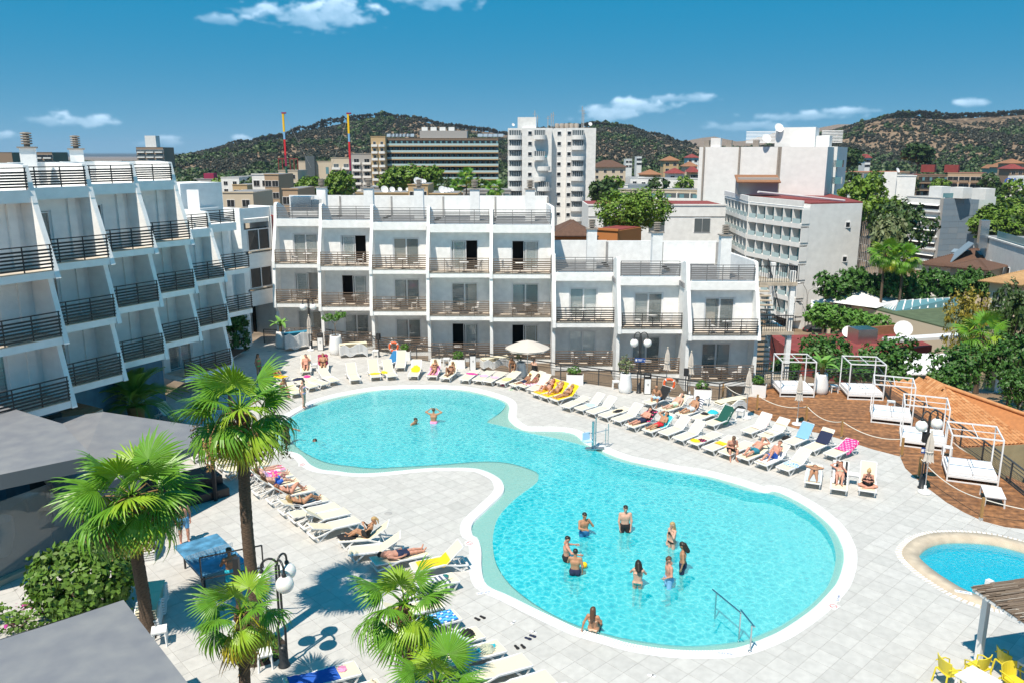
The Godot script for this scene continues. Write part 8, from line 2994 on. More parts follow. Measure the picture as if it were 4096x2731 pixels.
	for q in [[k[0], k[1], k[4], k[4]], [k[1], k[2], k[5], k[4]], [k[2], k[3], k[5], k[5]], [k[3], k[0], k[4], k[5]]]:
		b = B.new()
		b.quad(q[0] - k[4], q[1] - k[4], q[2] - k[4], q[3] - k[4])
		part(sk, "pane", b.mesh(), "teal_glass")
		b = B.new()
		for i in 9:
			b.bar(q[0].lerp(q[1], i / 8.0) - k[4] + V(0, 0.06, 0), q[3].lerp(q[2], i / 8.0) - k[4] + V(0, 0.06, 0), 0.16, 0.16)
		part(sk, "glazing_bar", b.mesh(), "white_frame")
	dish(p, V(56.06, -7.4, -119.5) + V(0, 0.9, 0), 1.4, -0.3)
	var wn = part(p, "window", boxed(V(5.0, 4.0, 0.3)), "mid_glass", V(57.28, -11.5, -124.92) + V(0.4, 1.0, 1.2), Basis(Vector3.UP, -0.75))
	part(wn, "frame", boxed(V(0.2, 4.0, 0.1)), "white_frame", V(0, 0, 0.2))
	p = thing("pavilion", "white pyramid-roofed canopy with scalloped awnings beside the green roof", "canopy")
	var c = V(51.4, -7.2, -118.38)
	b = B.new()
	b.lathe([Vector2(6.2, 0), Vector2(0.001, 1.9)], 4, c, -1)
	part(p, "roof", b.mesh(), "far_white")
	part(p, "awning", boxed(V(7.5, 0.2, 3.0)), "far_white", V(48.71, -8.3, -118.99), Basis(Vector3.UP, -0.3) * Basis(Vector3.RIGHT, 0.35))
	part(p, "awning", boxed(V(9.0, 0.2, 3.5)), "far_white", V(49.87, -10.5, -129.58), Basis(Vector3.UP, -0.3) * Basis(Vector3.RIGHT, 0.35))
	for s in [-1, 1]:
		part(p, "post", boxed(V(0.4, 9.0, 0.4)), "beige_block", c + V(s * 4.0, -4.6, 0))
	# houses
	var h = block("house", "white house with a dark brown tiled roof and skylights", V(77.53, -6.38, -152), V(84.63, -5.13, -142), 14.0, 12.0, "far_white", {"floors": 1, "cols": 4, "win_w": 2.2, "win_h": 2.0, "top": 0.8, "rim": 0.0, "floor": 3.0})
	hip(h, "brown_roof", 3.1, 1.0, 64)
	for q in [0.3, 0.45, 0.62]:
		put(h[0], "roof_window", h[1], boxed(V(2.2, 0.12, 1.3)), "panel_blue", V(h[2] * q, 2.55, -5.2), Basis(Vector3.RIGHT, 0.42))
	h = block("house", "porch house with a low brown tiled roof before the brown-roofed house", V(73.04, -4.43, -134), V(76.49, -4.24, -130), 8.0, 8.0, "beige_block", {"rim": 0.0})
	hip(h, "brown_roof", 1.2, 0.8, 36)
	h = block("house", "ochre-tiled stone house with a porch at the right edge", V(66.8, -3.47, -112), V(73.61, -2.33, -104), 12.0, 9.0, "beige_block", {"floors": 1, "cols": 4, "rim": 0.0, "win_w": 1.6, "win_h": 2.0})
	hip(h, "ochre_roof", 2.3, 1.2, 70)
	h = block("house", "pale grey house with a glass roof rail at the right edge", V(86.7, -0.72, -150), V(78.87, 0.84, -118), 16.0, 16.0, "far_white", {"floors": 2, "cols": 7, "win_w": 1.1, "win_h": 1.7, "top": 2.6, "floor": 4.0})
	put(h[0], "glass_rail", h[1], boxed(V(h[2] * 0.7, 1.3, 0.05)), "teal_glass", V(h[2] * 0.55, 0.8, -0.6))
	put(h[0], "metal_flue", h[1], boxed(V(1.4, 5.0, 1.4)), "steel", V(4.0, 0.6, 0.9))
	put(h[0], "solar_panel", h[1], boxed(V(3.4, 0.15, 5.0)), "panel_blue", V(1.2, -3.0, 3.6), Basis(Vector3.RIGHT, 0.8))
func far_blocks():
	# white hotel annexe with partitioned balconies
	var P = [V(43.66, 6.52, -163), V(42.38, 6.52, -142), V(46.68, 6.52, -128), V(56.1, 6.55, -131), V(61.3, 6.82, -160)]
	var p = thing("hotel_annexe", "white hotel annexe with rows of glass-fronted balconies and a red roof", "building")
	var b = B.new()
	var poly = PackedVector2Array()
	for v in P:
		poly.append(Vector2(v.x, v.z))
	b.prism(poly, -22.0, 6.3)
	part(p, "wall", b.mesh(), "far_white")
	b = B.new()
	b.prism(poly, 6.32, 6.5)
	part(p, "roof", b.mesh(), "red_roof")
	for s in [[0, 1, 7], [1, 2, 6]]:
		var a = V(P[s[0]].x, 6.5, P[s[0]].z)
		var c = V(P[s[1]].x, 6.5, P[s[1]].z)
		var d = (c - a).normalized()
		var t = Transform3D(Basis(d, Vector3.UP, d.cross(Vector3.UP)), a)
		var w = a.distance_to(c)
		put(p, "parapet", t, boxed(V(w, 0.9, 0.3)), "far_white", V(w / 2, -0.1, 1.35))
		for f in 6:
			var y = -1.0 - 2.95 * f
			put(p, "balcony", t, boxed(V(w, 0.75, 1.5)), "far_white", V(w / 2, y - 2.6, 0.76))
			put(p, "balcony_rear", t, boxed(V(w - 0.4, 2.3, 0.06)), "teal_glass", V(w / 2, y - 1.1, 0.06))
			put(p, "lintel", t, boxed(V(w, 0.35, 1.4)), "far_white", V(w / 2, y + 0.12, 0.72))
			for i in s[2] + 1:
				put(p, "partition", t, boxed(V(0.22, 2.25, 1.35)), "far_white", V(w * i / s[2], y - 1.1, 0.7))
			for i in s[2]:
				put(p, "pane", t, boxed(V(w / s[2] - 0.5, 0.75, 0.05)), "rail_glass", V(w * (i + 0.5) / s[2], y - 1.85, 1.48))
	var e = (P[3] - P[2]).normalized()
	for f in 4:
		var wd = part(p, "window", boxed(V(0.9, 1.0, 0.2)), "white_frame", P[2].lerp(P[3], 0.74) + V(0, -3.6 - 5.5 * f, 0.05))
		part(wd, "pane", boxed(V(0.6, 0.7, 0.05)), "dark_glass", V(0, 0, 0.1))
	part(p, "roof_shed", boxed(V(7.0, 3.0, 4.0)), "grey_block", V(44.54, 8.29, -150), Basis(Vector3.UP, -0.15))
	part(p, "shed_roof", boxed(V(7.6, 0.2, 4.6)), "terracotta", V(44.32, 9.56, -149), Basis(Vector3.UP, -0.15) * Basis(Vector3.RIGHT, 0.25))
	b = B.new()
	for i in 9:
		b.bar(V(43.59, 7.3, -146) + V(0, 0.1 * (i % 3), i * 0.15), V(53.16, 6.56, -132) + V(0, 0.1 * (i % 3), i * 0.15), 0.14, 0.14)
	part(p, "roof_pipes", b.mesh(), "white_plastic")
	# spiral stair cage
	p = thing("spiral_stair", "grey spiral fire stair in a cage of vertical bars", "staircase", V(66.63, -9, -151.73) * V(1, 0, 1))
	b = B.new()
	for i in 44:
		var a = TAU * i / 44.0
		b.bar(V(cos(a) * 2.4, -13, sin(a) * 2.4), V(cos(a) * 2.4, 4.2, sin(a) * 2.4), 0.07, 0.07, Vector3.RIGHT)
	part(p, "cage", b.mesh(), "concrete").set_meta("kind", "stuff")
	b = B.new()
	for i in 80:
		var a = i * 0.42
		b.box(V(cos(a) * 1.2, -12.5 + i * 0.2, sin(a) * 1.2), V(2.2, 0.06, 0.5), Basis(Vector3.UP, -a))
	b.tube([V(0, -13, 0), V(0, 4.2, 0)], 0.12, 8)
	part(p, "steps", b.mesh(), "concrete")
	# the tall windowless hotel behind
	var h = block("hotel_block", "big windowless white hotel gable with drainpipes and dishes", V(38.76, 15.31, -172), V(62.65, 15.3, -160), 22.0, 40.0, "far_white", {"rim": 0.0})
	put(h[0], "end_block", h[1], boxed(V(8.0, 40.0, 20.0)), "far_white", V(h[2] - 4.6, -20.1, 1.2))
	put(h[0], "lift_house", h[1], boxed(V(7.5, 3.8, 6.0)), "far_white", V(h[2] * 0.7, 1.8, -3.0))
	put(h[0], "lift_house", h[1], boxed(V(4.5, 2.2, 5.0)), "far_white", V(h[2] * 0.85, 1.0, -4.0))
	for x in [0.04, 0.31, 0.595, 0.61]:
		put(h[0], "drain_pipe", h[1], boxed(V(0.35, 32.0, 0.3)), "cap_stone", V(h[2] * x, -16.0, 0.25 if x < 0.5 else 0.3))
	for i in 3:
		put(h[0], "window", h[1], boxed(V(0.7, 0.9, 0.1)), "dark_glass", V(h[2] * 0.845, -2.4 - 3.2 * i, 1.22))
		put(h[0], "balcony", h[1], boxed(V(1.6, 1.3, 3.0)), "teal_glass", V(h[2] + 0.3, -3.2 - 3.2 * i, -1.5))
	for q in [[0.5, 1.6, 2.1], [0.585, 3.6, 2.1]]:
		dish(h[0], h[1] * V(h[2] * q[0], q[1], 0.5), q[2], 0.2)
	for x in [0.05, 0.12, 0.22, 0.42]:
		put(h[0], "chimney", h[1], boxed(V(1.1 if x != 0.12 else 2.0, 1.3 if x != 0.12 else 2.2, 1.1)), "cap_stone" if x != 0.12 else "far_white", V(h[2] * x, 0.7, -0.9))
	for i in 9:
		put(h[0], "slat", h[1], boxed(V(6.5, 0.14, 0.05)), "white_frame", V(h[2] * 0.42, 0.9 + 0.28 * i, -7.0))
		put(h[0], "slat", h[1], boxed(V(4.0, 0.14, 0.05)), "white_frame", V(h[2] * 0.93, 0.9 + 0.28 * i, -7.0))
	h = block("hotel_block", "long low white block with two-pane windows behind the pine", V(14.02, 4.76, -150), V(39.21, 4.6, -150), 14.0, 30.0, "far_white", {"floors": 4, "cols": 3, "win_w": 3.0, "win_h": 2.6, "floor": 4.8, "top": 1.2, "roof": "red_roof", "glass": "mid_glass"})
	for f in 4:
		put(h[0], "string_course", h[1], boxed(V(h[2], 0.1, 0.1)), "concrete", V(h[2] / 2, -2.0 - 4.8 * f, 0.05))
	# orange house
	h = block("house", "low orange house with a brown tiled roof behind the court wing", V(5.14, 4.48, -95), V(9.36, 4.73, -95), 8.0, 8.0, "orange_wall", {"floors": 1, "cols": 3, "win_w": 1.0, "win_h": 1.6, "top": 0.3, "rim": 0.0, "glass": "dark_glass"})
	hip(h, "brown_roof", 1.6, 0.7, 40)
	h = block("house", "orange round-cornered annexe of the house in front of the pine", V(9.45, 5.3, -96), V(12.22, 5.23, -94), 6.0, 8.0, "orange_wall", {"rim": 0.3, "roof": "red_roof"})
	# white tower with rounded balconies
	p = thing("apartment_tower", "tall white apartment tower with rounded balconies and roof antennas", "building")
	var o = V(11.93, 21.53, -252)
	for q in [[-13.2, 4.3, 9.0, -1.5], [-8.9, 9.0, 12.0, 0.0], [0.1, 4.6, 12.0, -3.0], [4.7, 8.8, 12.0, -0.5]]:
		part(p, "wall", boxed(V(q[1] - 0.02, 42.0, q[2])), "far_white", o + V(q[0] + q[1] / 2, -21.0, -q[2] / 2 + q[3]))
	for f in 9:
		var y = -3.05 * f
		for q in [[-11.0, -1.0, 3.6], [-2.3 if f % 2 else -3.6, 0.8, 3.2], [8.0, 0.0, 3.4]]:
			if q[0] > -4.0 and q[0] < 0 and f == 1:
				continue
			b = B.new()
			var pr = PackedVector2Array()
			for i in 9:
				var a = PI * i / 8.0
				pr.append(Vector2(cos(a) * q[2] * 0.62, sin(a) * 1.9))
			b.prism(pr, -0.1, 1.15)
			part(p, "balcony", b.mesh(), "far_white", o + V(q[0], y - 3.3, q[1]))
			if (f + int(q[0])) % 3 != 1:
				var w = part(p, "window", boxed(V(q[2] * 1.05, 1.5, 0.9)), "mid_glass", o + V(q[0], y - 1.4, q[1] + 0.3))
				for i in 6:
					part(w, "mullion", boxed(V(0.1, 1.5, 0.06)), "white_frame", V(q[2] * (i - 2.5) / 5.2, 0, 0.47))
		for x in [-6.5, 2.5, 5.4]:
			var w = part(p, "window", boxed(V(1.3, 1.2, 0.15)), "white_frame", o + V(x, y - 1.5, -2.94 if x == 2.5 else (0.06 if x < 0 else -0.44)))
			part(w, "pane", boxed(V(1.05, 0.95, 0.05)), "dark_glass", V(0, 0, 0.08))
	part(p, "lift_house", boxed(V(5.6, 3.2, 5.0)), "far_white", o + V(-7.4, 1.6, -4.0))
	part(p, "awning", boxed(V(3.6, 0.5, 1.2)), "turquoise", o + V(-3.4, -8.4, 1.0), Basis(Vector3.RIGHT, 0.5))
	b = B.new()
	for q in [[-5.0, 5.2], [-4.2, 3.8], [0.0, 4.4], [0.6, 4.8], [9.4, 6.4], [9.9, 5.4], [-1.0, 3.6]]:
		b.bar(o + V(q[0], 0, -3), o + V(q[0], q[1], -3), 0.22, 0.22, Vector3.RIGHT)
		b.bar(o + V(q[0] - 0.7, q[1] * 0.8, -3), o + V(q[0] + 0.7, q[1] * 0.8, -3), 0.1, 0.1)
	part(p, "antenna", b.mesh(), "concrete")
	for i in 5:
		b = B.new()
		b.lathe([Vector2(0.7, 0), Vector2(0.7, 1.4), Vector2(0.001, 1.5)], 10, o + V(1.8 + i * 1.5, 0, -4))
		part(p, "water_tank", b.mesh(), "cap_stone")
	dish(p, o + V(11.8, 1.2, -2.0), 1.3, 0.2)
	dish(p, o + V(-11.6, 1.0, -2.0), 1.1, 0.5)
	# brown hotel
	h = block("hotel_block", "wide brown hotel with eight rows of galleries and solar panels on its roof", V(-56.02, 20.52, -370), V(-6.26, 20.52, -370), 16.0, 46.0, "brown_block", {"style": "band", "floors": 8, "cols": 20, "floor": 2.92, "top": 0.6, "slab": 0.4, "slab_m": "sand_block", "rail": "rail_glass", "recess": "dark_glass", "roof": "grey_block"})
	put(h[0], "roof_storey", h[1], boxed(V(21.0, 3.4, 8.0)), "grey_block", V(25.5, 1.7, -5.0))
	for i in 12:
		put(h[0], "solar_panel", h[1], boxed(V(2.6, 0.1, 2.0)), "panel_blue", V(1.5 + i * 1.6 if i < 7 else 42.0 + (i - 7) * 2.2, 1.4, -2.0), Basis(Vector3.RIGHT, 0.7))
	for i in 4:
		put(h[0], "cooling_unit", h[1], boxed(V(2.6, 1.6, 2.0)), "far_white", V(17.0 + i * 4.0, 4.2, -4.0))
	h = block("hotel_block", "ochre stair end of the brown hotel with white balconies", V(-61.88, 21.18, -365), V(-55.49, 21.33, -365), 14.0, 46.0, "sand_block", {"style": "balcony", "floors": 7, "cols": 2, "floor": 2.92, "top": 1.2, "slab_m": "far_white"})
	# beige apartments
	h = block("apartment_block", "plain beige apartment gable beside a dark glazed lift shaft", V(-98.34, 10.46, -380), V(-83.05, 10.93, -380), 14.0, 40.0, "beige_block", {})
	put(h[0], "lift_shaft", h[1], boxed(V(4.2, 46.0, 3.0)), "mid_glass", V(h[2] * 0.4, -20.5, 0.6))
	for i in 4:
		put(h[0], "window", h[1], boxed(V(1.3, 3.0, 0.1)), "teal_glass", V(h[2] * 0.88, -4.0 - 4.2 * i, 0.05))
	h = block("apartment_block", "stepped beige apartments with white balconies, left of the brown hotel", V(-82.56, 11.99, -378), V(-73.44, 13.44, -378), 14.0, 40.0, "beige_block", {"style": "balcony", "floors": 6, "cols": 2, "floor": 3.0, "top": 2.0, "slab_m": "far_white", "glass": "mid_glass", "win_w": 2.4, "win_h": 2.0})
	h = block("apartment_block", "grey apartment wing with white balconies beside the brown hotel", V(-72.93, 13.85, -376), V(-63.47, 14.99, -376), 14.0, 40.0, "grey_block", {"style": "balcony", "floors": 8, "cols": 2, "floor": 3.0, "top": 1.6, "slab_m": "far_white", "win_w": 2.4, "win_h": 2.0})
	# coloured sling-shot masts
	for q in [[V(-81.85, 1.64, -300), V(-80.36, 27.93, -300), "left coloured steel mast of the catapult ride"], [V(-56.68, -0.07, -290), V(-56.65, 27.32, -290), "right coloured steel mast of the catapult ride"]]:
		p = thing("ride_mast", q[2], "mast", q[0] * V(1, 0, 1), 0, "catapult ride masts")
		var y0 = q[0].y
		var y1 = q[1].y
		var cols = ["royal_blue", "dark_green", "maroon", "red", "steel_blue", "yellow"]
		for i in 6:
			var a = lerpf(y0, y1, [0.0, 0.1, 0.3, 0.45, 0.66, 0.76, 1.0][i])
			var c = lerpf(y0, y1, [0.0, 0.1, 0.3, 0.45, 0.66, 0.76, 1.0][i + 1])
			if i == 0:
				a = -15.0
			part(p, "section", boxed(V(0.62, c - a - 0.01, 0.62)), cols[i], V(0, (a + c) / 2, 0))
		part(p, "head", boxed(V(1.6, 0.5, 0.7)), "maroon", V(0.3, y1 + 0.2, 0))
		b = B.new()
		b.tube([V(0.4, y1, 0), V(9.0 if q[2].begins_with("left") else -7.0, y1 - 19.0, 0)], 0.05, 4)
		part(p, "cable", b.mesh(), "concrete")
	# panel-clad office and its neighbours
	h = block("office_block", "office block with a gable clad in blue-grey panels, white ledges on its front", V(100.14, 3.51, -208), V(104.24, 3.28, -198), 18.0, 40.0, "far_white", {"style": "strip", "floors": 5, "floor": 3.05, "top": 0.8, "cols": 0})
	var g0 = V(104.01, 3.46, -197.5)
	var g1 = V(113.96, 3.44, -200)
	var gd = ((g1 - g0) * V(1, 0, 1)).normalized()
	var gw = (g1 - g0).length()
	var gt = Transform3D(Basis(gd, Vector3.UP, gd.cross(Vector3.UP)), g0)
	put(h[0], "gable", gt, boxed(V(gw, 40.0, 1.0)), "grey_block", V(gw / 2, -20.0, -0.6))
	for j in 10:
		var x = 0.0
		while x < gw - 0.1:
			var l = minf([1.1, 2.4, 3.1, 2.7][rng.randi() % 4] if x == 0.0 else 2.6, gw - x)
			put(h[0], "panel", gt, boxed(V(l - 0.04, 1.36, 0.06)), "panel_blue" if rng.randf() < 0.5 else "panel_slate", V(x + l / 2, -0.7 - 1.4 * j, 0.0))
			x += l
	put(h[0], "glass_rail", gt, boxed(V(gw, 1.1, 0.05)), "teal_glass", V(gw / 2, 0.7, -0.4))
	for i in 3:
		put(h[0], "roof_box", h[1], boxed(V(3.6, 2.6, 3.0)), "far_white", V(6.0 + i * 6.0, 1.3, -4.0))
	h = block("office_block", "narrow white tower with curved vertical fins beside the panel-clad office", V(96.78, 8.37, -215), V(103.86, 8.39, -212), 14.0, 50.0, "far_white", {})
	for x in [0.12, 0.3]:
		put(h[0], "rounded_fin", h[1], boxed(V(1.6, 50.0, 1.6)), "far_white", V(h[2] * x, -24.0, 0.9))
	dish(h[0], h[1] * V(h[2] * 0.42, 1.4, -1), 1.5, 0.6)
	h = block("apartment_block", "brown stone-clad apartments with deep balconies and red roof houses", V(200.52, 5.31, -380), V(211.96, 4.75, -372), 20.0, 50.0, "tan_block", {"floors": 5, "cols": 3, "floor": 3.3, "top": 1.0, "win_w": 4.4, "win_h": 2.2, "style": "balcony", "slab_m": "brown_block", "roof": "red_roof"})
	for q in [-8.8, 1.0]:
		put(h[0], "roof_house", h[1], boxed(V(5.8, 3.4, 5.0)), "red_roof", V(q, 1.9, -4.0))
	h = block("apartment_block", "brown balcony wing left of the stone-clad apartments", V(188.73, 4.35, -384), V(201.42, 4.4, -382), 16.0, 50.0, "brown_block", {"style": "band", "floors": 5, "cols": 4, "floor": 3.3, "top": 0.6, "slab_m": "brown_block", "rail": "room_dark", "recess": "room_dark", "roof": "red_roof"})
	h = block("apartment_block", "long cream apartment block with an orange roof edge", V(168.85, 4.95, -420), V(206.54, 4.95, -420), 14.0, 40.0, "tan_block", {"style": "band", "floors": 5, "cols": 6, "floor": 4.1, "top": 0.5, "slab_m": "far_white", "rail": "rail_glass", "recess": "mid_glass", "pier": "grey_block", "roof": "orange"})
	h = block("hotel_block", "white stepped hotel with blue roof letters at the right edge", V(228.42, -0.99, -400), V(242.52, 0.43, -390), 16.0, 45.0, "far_white", {"floors": 5, "cols": 5, "floor": 4.4, "top": 1.4, "win_w": 7.0, "win_h": 2.4, "style": "balcony"})
	var tm = TextMesh.new()
	tm.text = "CALES"
	tm.font_size = 64
	tm.pixel_size = 0.07
	tm.depth = 0.4
	put(h[0], "roof_lettering", h[1], tm, "royal_blue", V(h[2] * 0.9, 2.2, 0.3))
	# left, far away
	h = block("apartment_tower", "brick tower with a white lift house on the skyline at the left", V(-311.89, 19.04, -690), V(-289.58, 19.22, -690), 22.0, 60.0, "brown_block", {"style": "balcony", "floors": 7, "cols": 3, "floor": 4.1, "top": 0.8, "slab_m": "far_white", "win_w": 8.0, "win_h": 2.4, "glass": "mid_glass"})
	put(h[0], "lift_house", h[1], boxed(V(9.0, 9.5, 8.0)), "far_white", V(h[2] * 0.52, 4.7, -6.0))
	h = block("apartment_tower", "small brick tower behind the left chimney on the skyline", V(-365.19, 14.88, -620), V(-343.45, 14.45, -620), 22.0, 60.0, "brown_block", {"style": "balcony", "floors": 5, "cols": 3, "floor": 4.4, "top": 0.8, "slab_m": "far_white", "win_w": 8.0, "win_h": 2.6})
	block("apartment_tower", "blank brown block cut by the left edge on the skyline", V(-360.57, 14.72, -560), V(-337.34, 14.72, -560), 20.0, 50.0, "brown_block", {})
	block("apartment_block", "low white block with roof terraces on the left skyline", V(-242.83, 9.61, -480), V(-225.57, 9.61, -480), 16.0, 40.0, "far_white", {"floors": 1, "cols": 5, "win_w": 2.4, "win_h": 2.0})
	block("apartment_block", "low brown block beside the brick tower on the left skyline", V(-234.79, 9.84, -500), V(-220.13, 9.84, -500), 16.0, 40.0, "brown_block", {})
	# the crowded middle distance on the left
	var n = 0
	for q in [["A", V(-127.56, 4, -330), V(-116.8, 4.14, -330), "grey_block", "grey banded building with a red roof cabin, left middle distance", "band", 4], ["", V(-112.99, 4.97, -320), V(-105.93, 5.41, -320), "far_white", "white apartment house with many small windows, left middle distance", "win", 5], ["", V(-112.31, 4.88, -340), V(-107.27, 4.78, -340), "grey_block", "grey building with dark bands right of the white apartments", "band", 4], ["", V(-88.31, 4.31, -260), V(-83.7, 4.31, -260), "sand_block", "small ochre building with a pale roof rail", "win", 2], ["", V(-59.91, 6.12, -170), V(-53.62, 6.24, -170), "beige_block", "cream wall building just behind the roof railing", "win", 1], ["", V(-66.22, 8.8, -210), V(-61.76, 8.8, -210), "far_white", "white stepped roof building left of the brown gable", "win", 2], ["", V(-61.51, 8.89, -205), V(-58.04, 8.75, -205), "tan_block", "brown gable building with small dark windows", "win", 3], ["", V(-84.82, 7.98, -300), V(-77.83, 7.98, -300), "beige_block", "unfinished cream building with red steel frame on top", "win", 3], ["", V(-44.67, 7.23, -160), V(-41.72, 7.23, -160), "tan_block", "low tan house with two white windows before the masts", "win", 2], ["", V(-36.09, 5.03, -190), V(-21.1, 4.9, -190), "sand_block", "ochre roof terrace building with satellite dishes", "win", 1], ["", V(-23.38, 7.13, -185), V(-18.92, 7.13, -185), "sand_block", "ochre stair head on the roof with the dishes", "win", 1], ["", V(-18.07, 5.38, -180), V(-11.92, 5.38, -180), "sand_block", "long ochre wall building right of the dishes", "win", 0], ["", V(-14.35, 3.51, -240), V(-0.37, 3.84, -240), "grey_block", "low modern building with dark glass bays beside the palms", "band", 1], ["", V(-47.65, 3.54, -260), V(-41.36, 3.72, -260), "grey_block", "low grey flat-roofed building below the brown hotel", "win", 1], ["", V(42.1, 7.15, -430), V(59.11, 6.85, -430), "beige_block", "long cream school-like building with a brown roof on the slope", "win", 3], ["", V(47.35, 4.63, -330), V(54.36, 4.77, -330), "far_white", "white modern block with black windows, left of the complex", "win", 2], ["", V(48.87, 4.69, -320), V(70, 4.12, -310), "far_white", "long white modern complex with glazed loggias", "win", 2], ["", V(30.79, 2.82, -260), V(45.57, 2.63, -260), "beige_block", "cream stepped hotel wing behind the pine", "band", 3], ["", V(45.41, 3.03, -255), V(56.47, 2.2, -250), "beige_block", "cream terraced hotel with white dividers behind small palms", "band", 4], ["", V(29.3, 3.19, -300), V(40.89, 2.94, -290), "far_white", "low white shed with grey skylights beside the tower", "win", 1]]:
		var w = q[1].distance_to(q[2])
		h = block("town_building", q[4], q[1], q[2], 14.0, 34.0, q[3], {"style": q[5], "floors": q[6], "cols": maxi(2, int(w / 4.0)), "slab_m": q[3], "rail": "far_white", "pier": "far_white", "win_w": 1.6, "win_h": 1.5, "top": 0.7})
		if q[4].contains("school"):
			hip(h, "brown_roof", 3.6, 1.0)
		if q[4].contains("dishes"):
			for i in 4:
				dish(h[0], h[1] * V(h[2] * (0.42 + 0.12 * i), 0.8, -2.0), [2.0, 1.5, 1.2, 1.0][i % 4], 0.5)
		if q[4].contains("red roof cabin"):
			put(h[0], "roof_cabin", h[1], boxed(V(4.0, 2.2, 4.0)), "maroon", V(h[2] * 0.55, 1.2, -3.0))
		if q[4].contains("red steel"):
			for i in 6:
				put(h[0], "steel_post", h[1], boxed(V(0.3, 4.0, 0.3)), "red_roof", V(h[2] * i / 5.0, 2.2, -1.0))
			put(h[0], "steel_beam", h[1], boxed(V(h[2], 0.4, 0.4)), "red_roof", V(h[2] / 2, 4.2, -1.0))
	# villas on the slope
	for q in [[V(86.01, 10.08, -470), V(94.62, 10.08, -470), 9.0, "sand_block", "two-storey ochre villa with arches on the slope"], [V(94.23, 7.14, -450), V(100.6, 6.83, -450), 8.0, "beige_block", "cream villa with a long balcony at the hotel's edge"], [V(76, 4.59, -400), V(83.37, 4.31, -400), 7.0, "far_white", "white villa with red roof above the modern complex"], [V(66.16, 3.53, -420), V(75.67, 3.53, -420), 5.0, "sand_block", "long low villa with a brown roof on the slope"], [V(118.57, 11.25, -560), V(126.06, 11.25, -560), 6.0, "far_white", "small white villa among pines, upper right"], [V(82.39, 5.58, -380), V(85.51, 5.48, -380), 7.0, "sand_block", "yellow villa beside the big white gable"], [V(82.28, 10.23, -600), V(86.93, 10.23, -600), 6.0, "far_white", "left of two white cubes in the pines"], [V(91.76, 11.84, -610), V(95.45, 11.84, -610), 8.0, "far_white", "right of two white cubes in the pines"], [V(238.59, 11.14, -560), V(242.13, 11.14, -560), 8.0, "far_white", "white house among pines right of the big gable"], [V(305.87, 5.54, -520), V(310.42, 5.54, -520), 6.0, "beige_block", "small cream house in the forest below the right hill"], [V(281.86, 8.52, -470), V(290.67, 8.82, -470), 10.0, "tan_block", "brown house with a tiled roof high at the right edge"], [V(265.16, 5.97, -440), V(272.61, 5.68, -440), 8.0, "brown_block", "reddish house with white windows at the right edge"], [V(324.21, 4.15, -560), V(327.98, 4.15, -560), 6.0, "beige_block", "pale house left of the cream house in the forest"], [V(252.43, 3, -420), V(254.53, 2.72, -410), 8.0, "far_white", "low white roofs at the right edge"]]:
		var w = q[1].distance_to(q[0])
		h = block("villa", q[4], q[0], q[1], 10.0, q[2] + 8.0, q[3], {"floors": 2, "cols": maxi(2, int(w / 5.0)), "floor": 3.2, "top": 0.4, "win_w": 2.0, "win_h": 1.7, "rim": 0.0 if not q[4].contains("cube") else 0.4})
		if not q[4].contains("cube") and not q[4].contains("low white"):
			hip(h, "red_roof" if q[4].contains("white") else "terracotta", 2.6, 1.0)
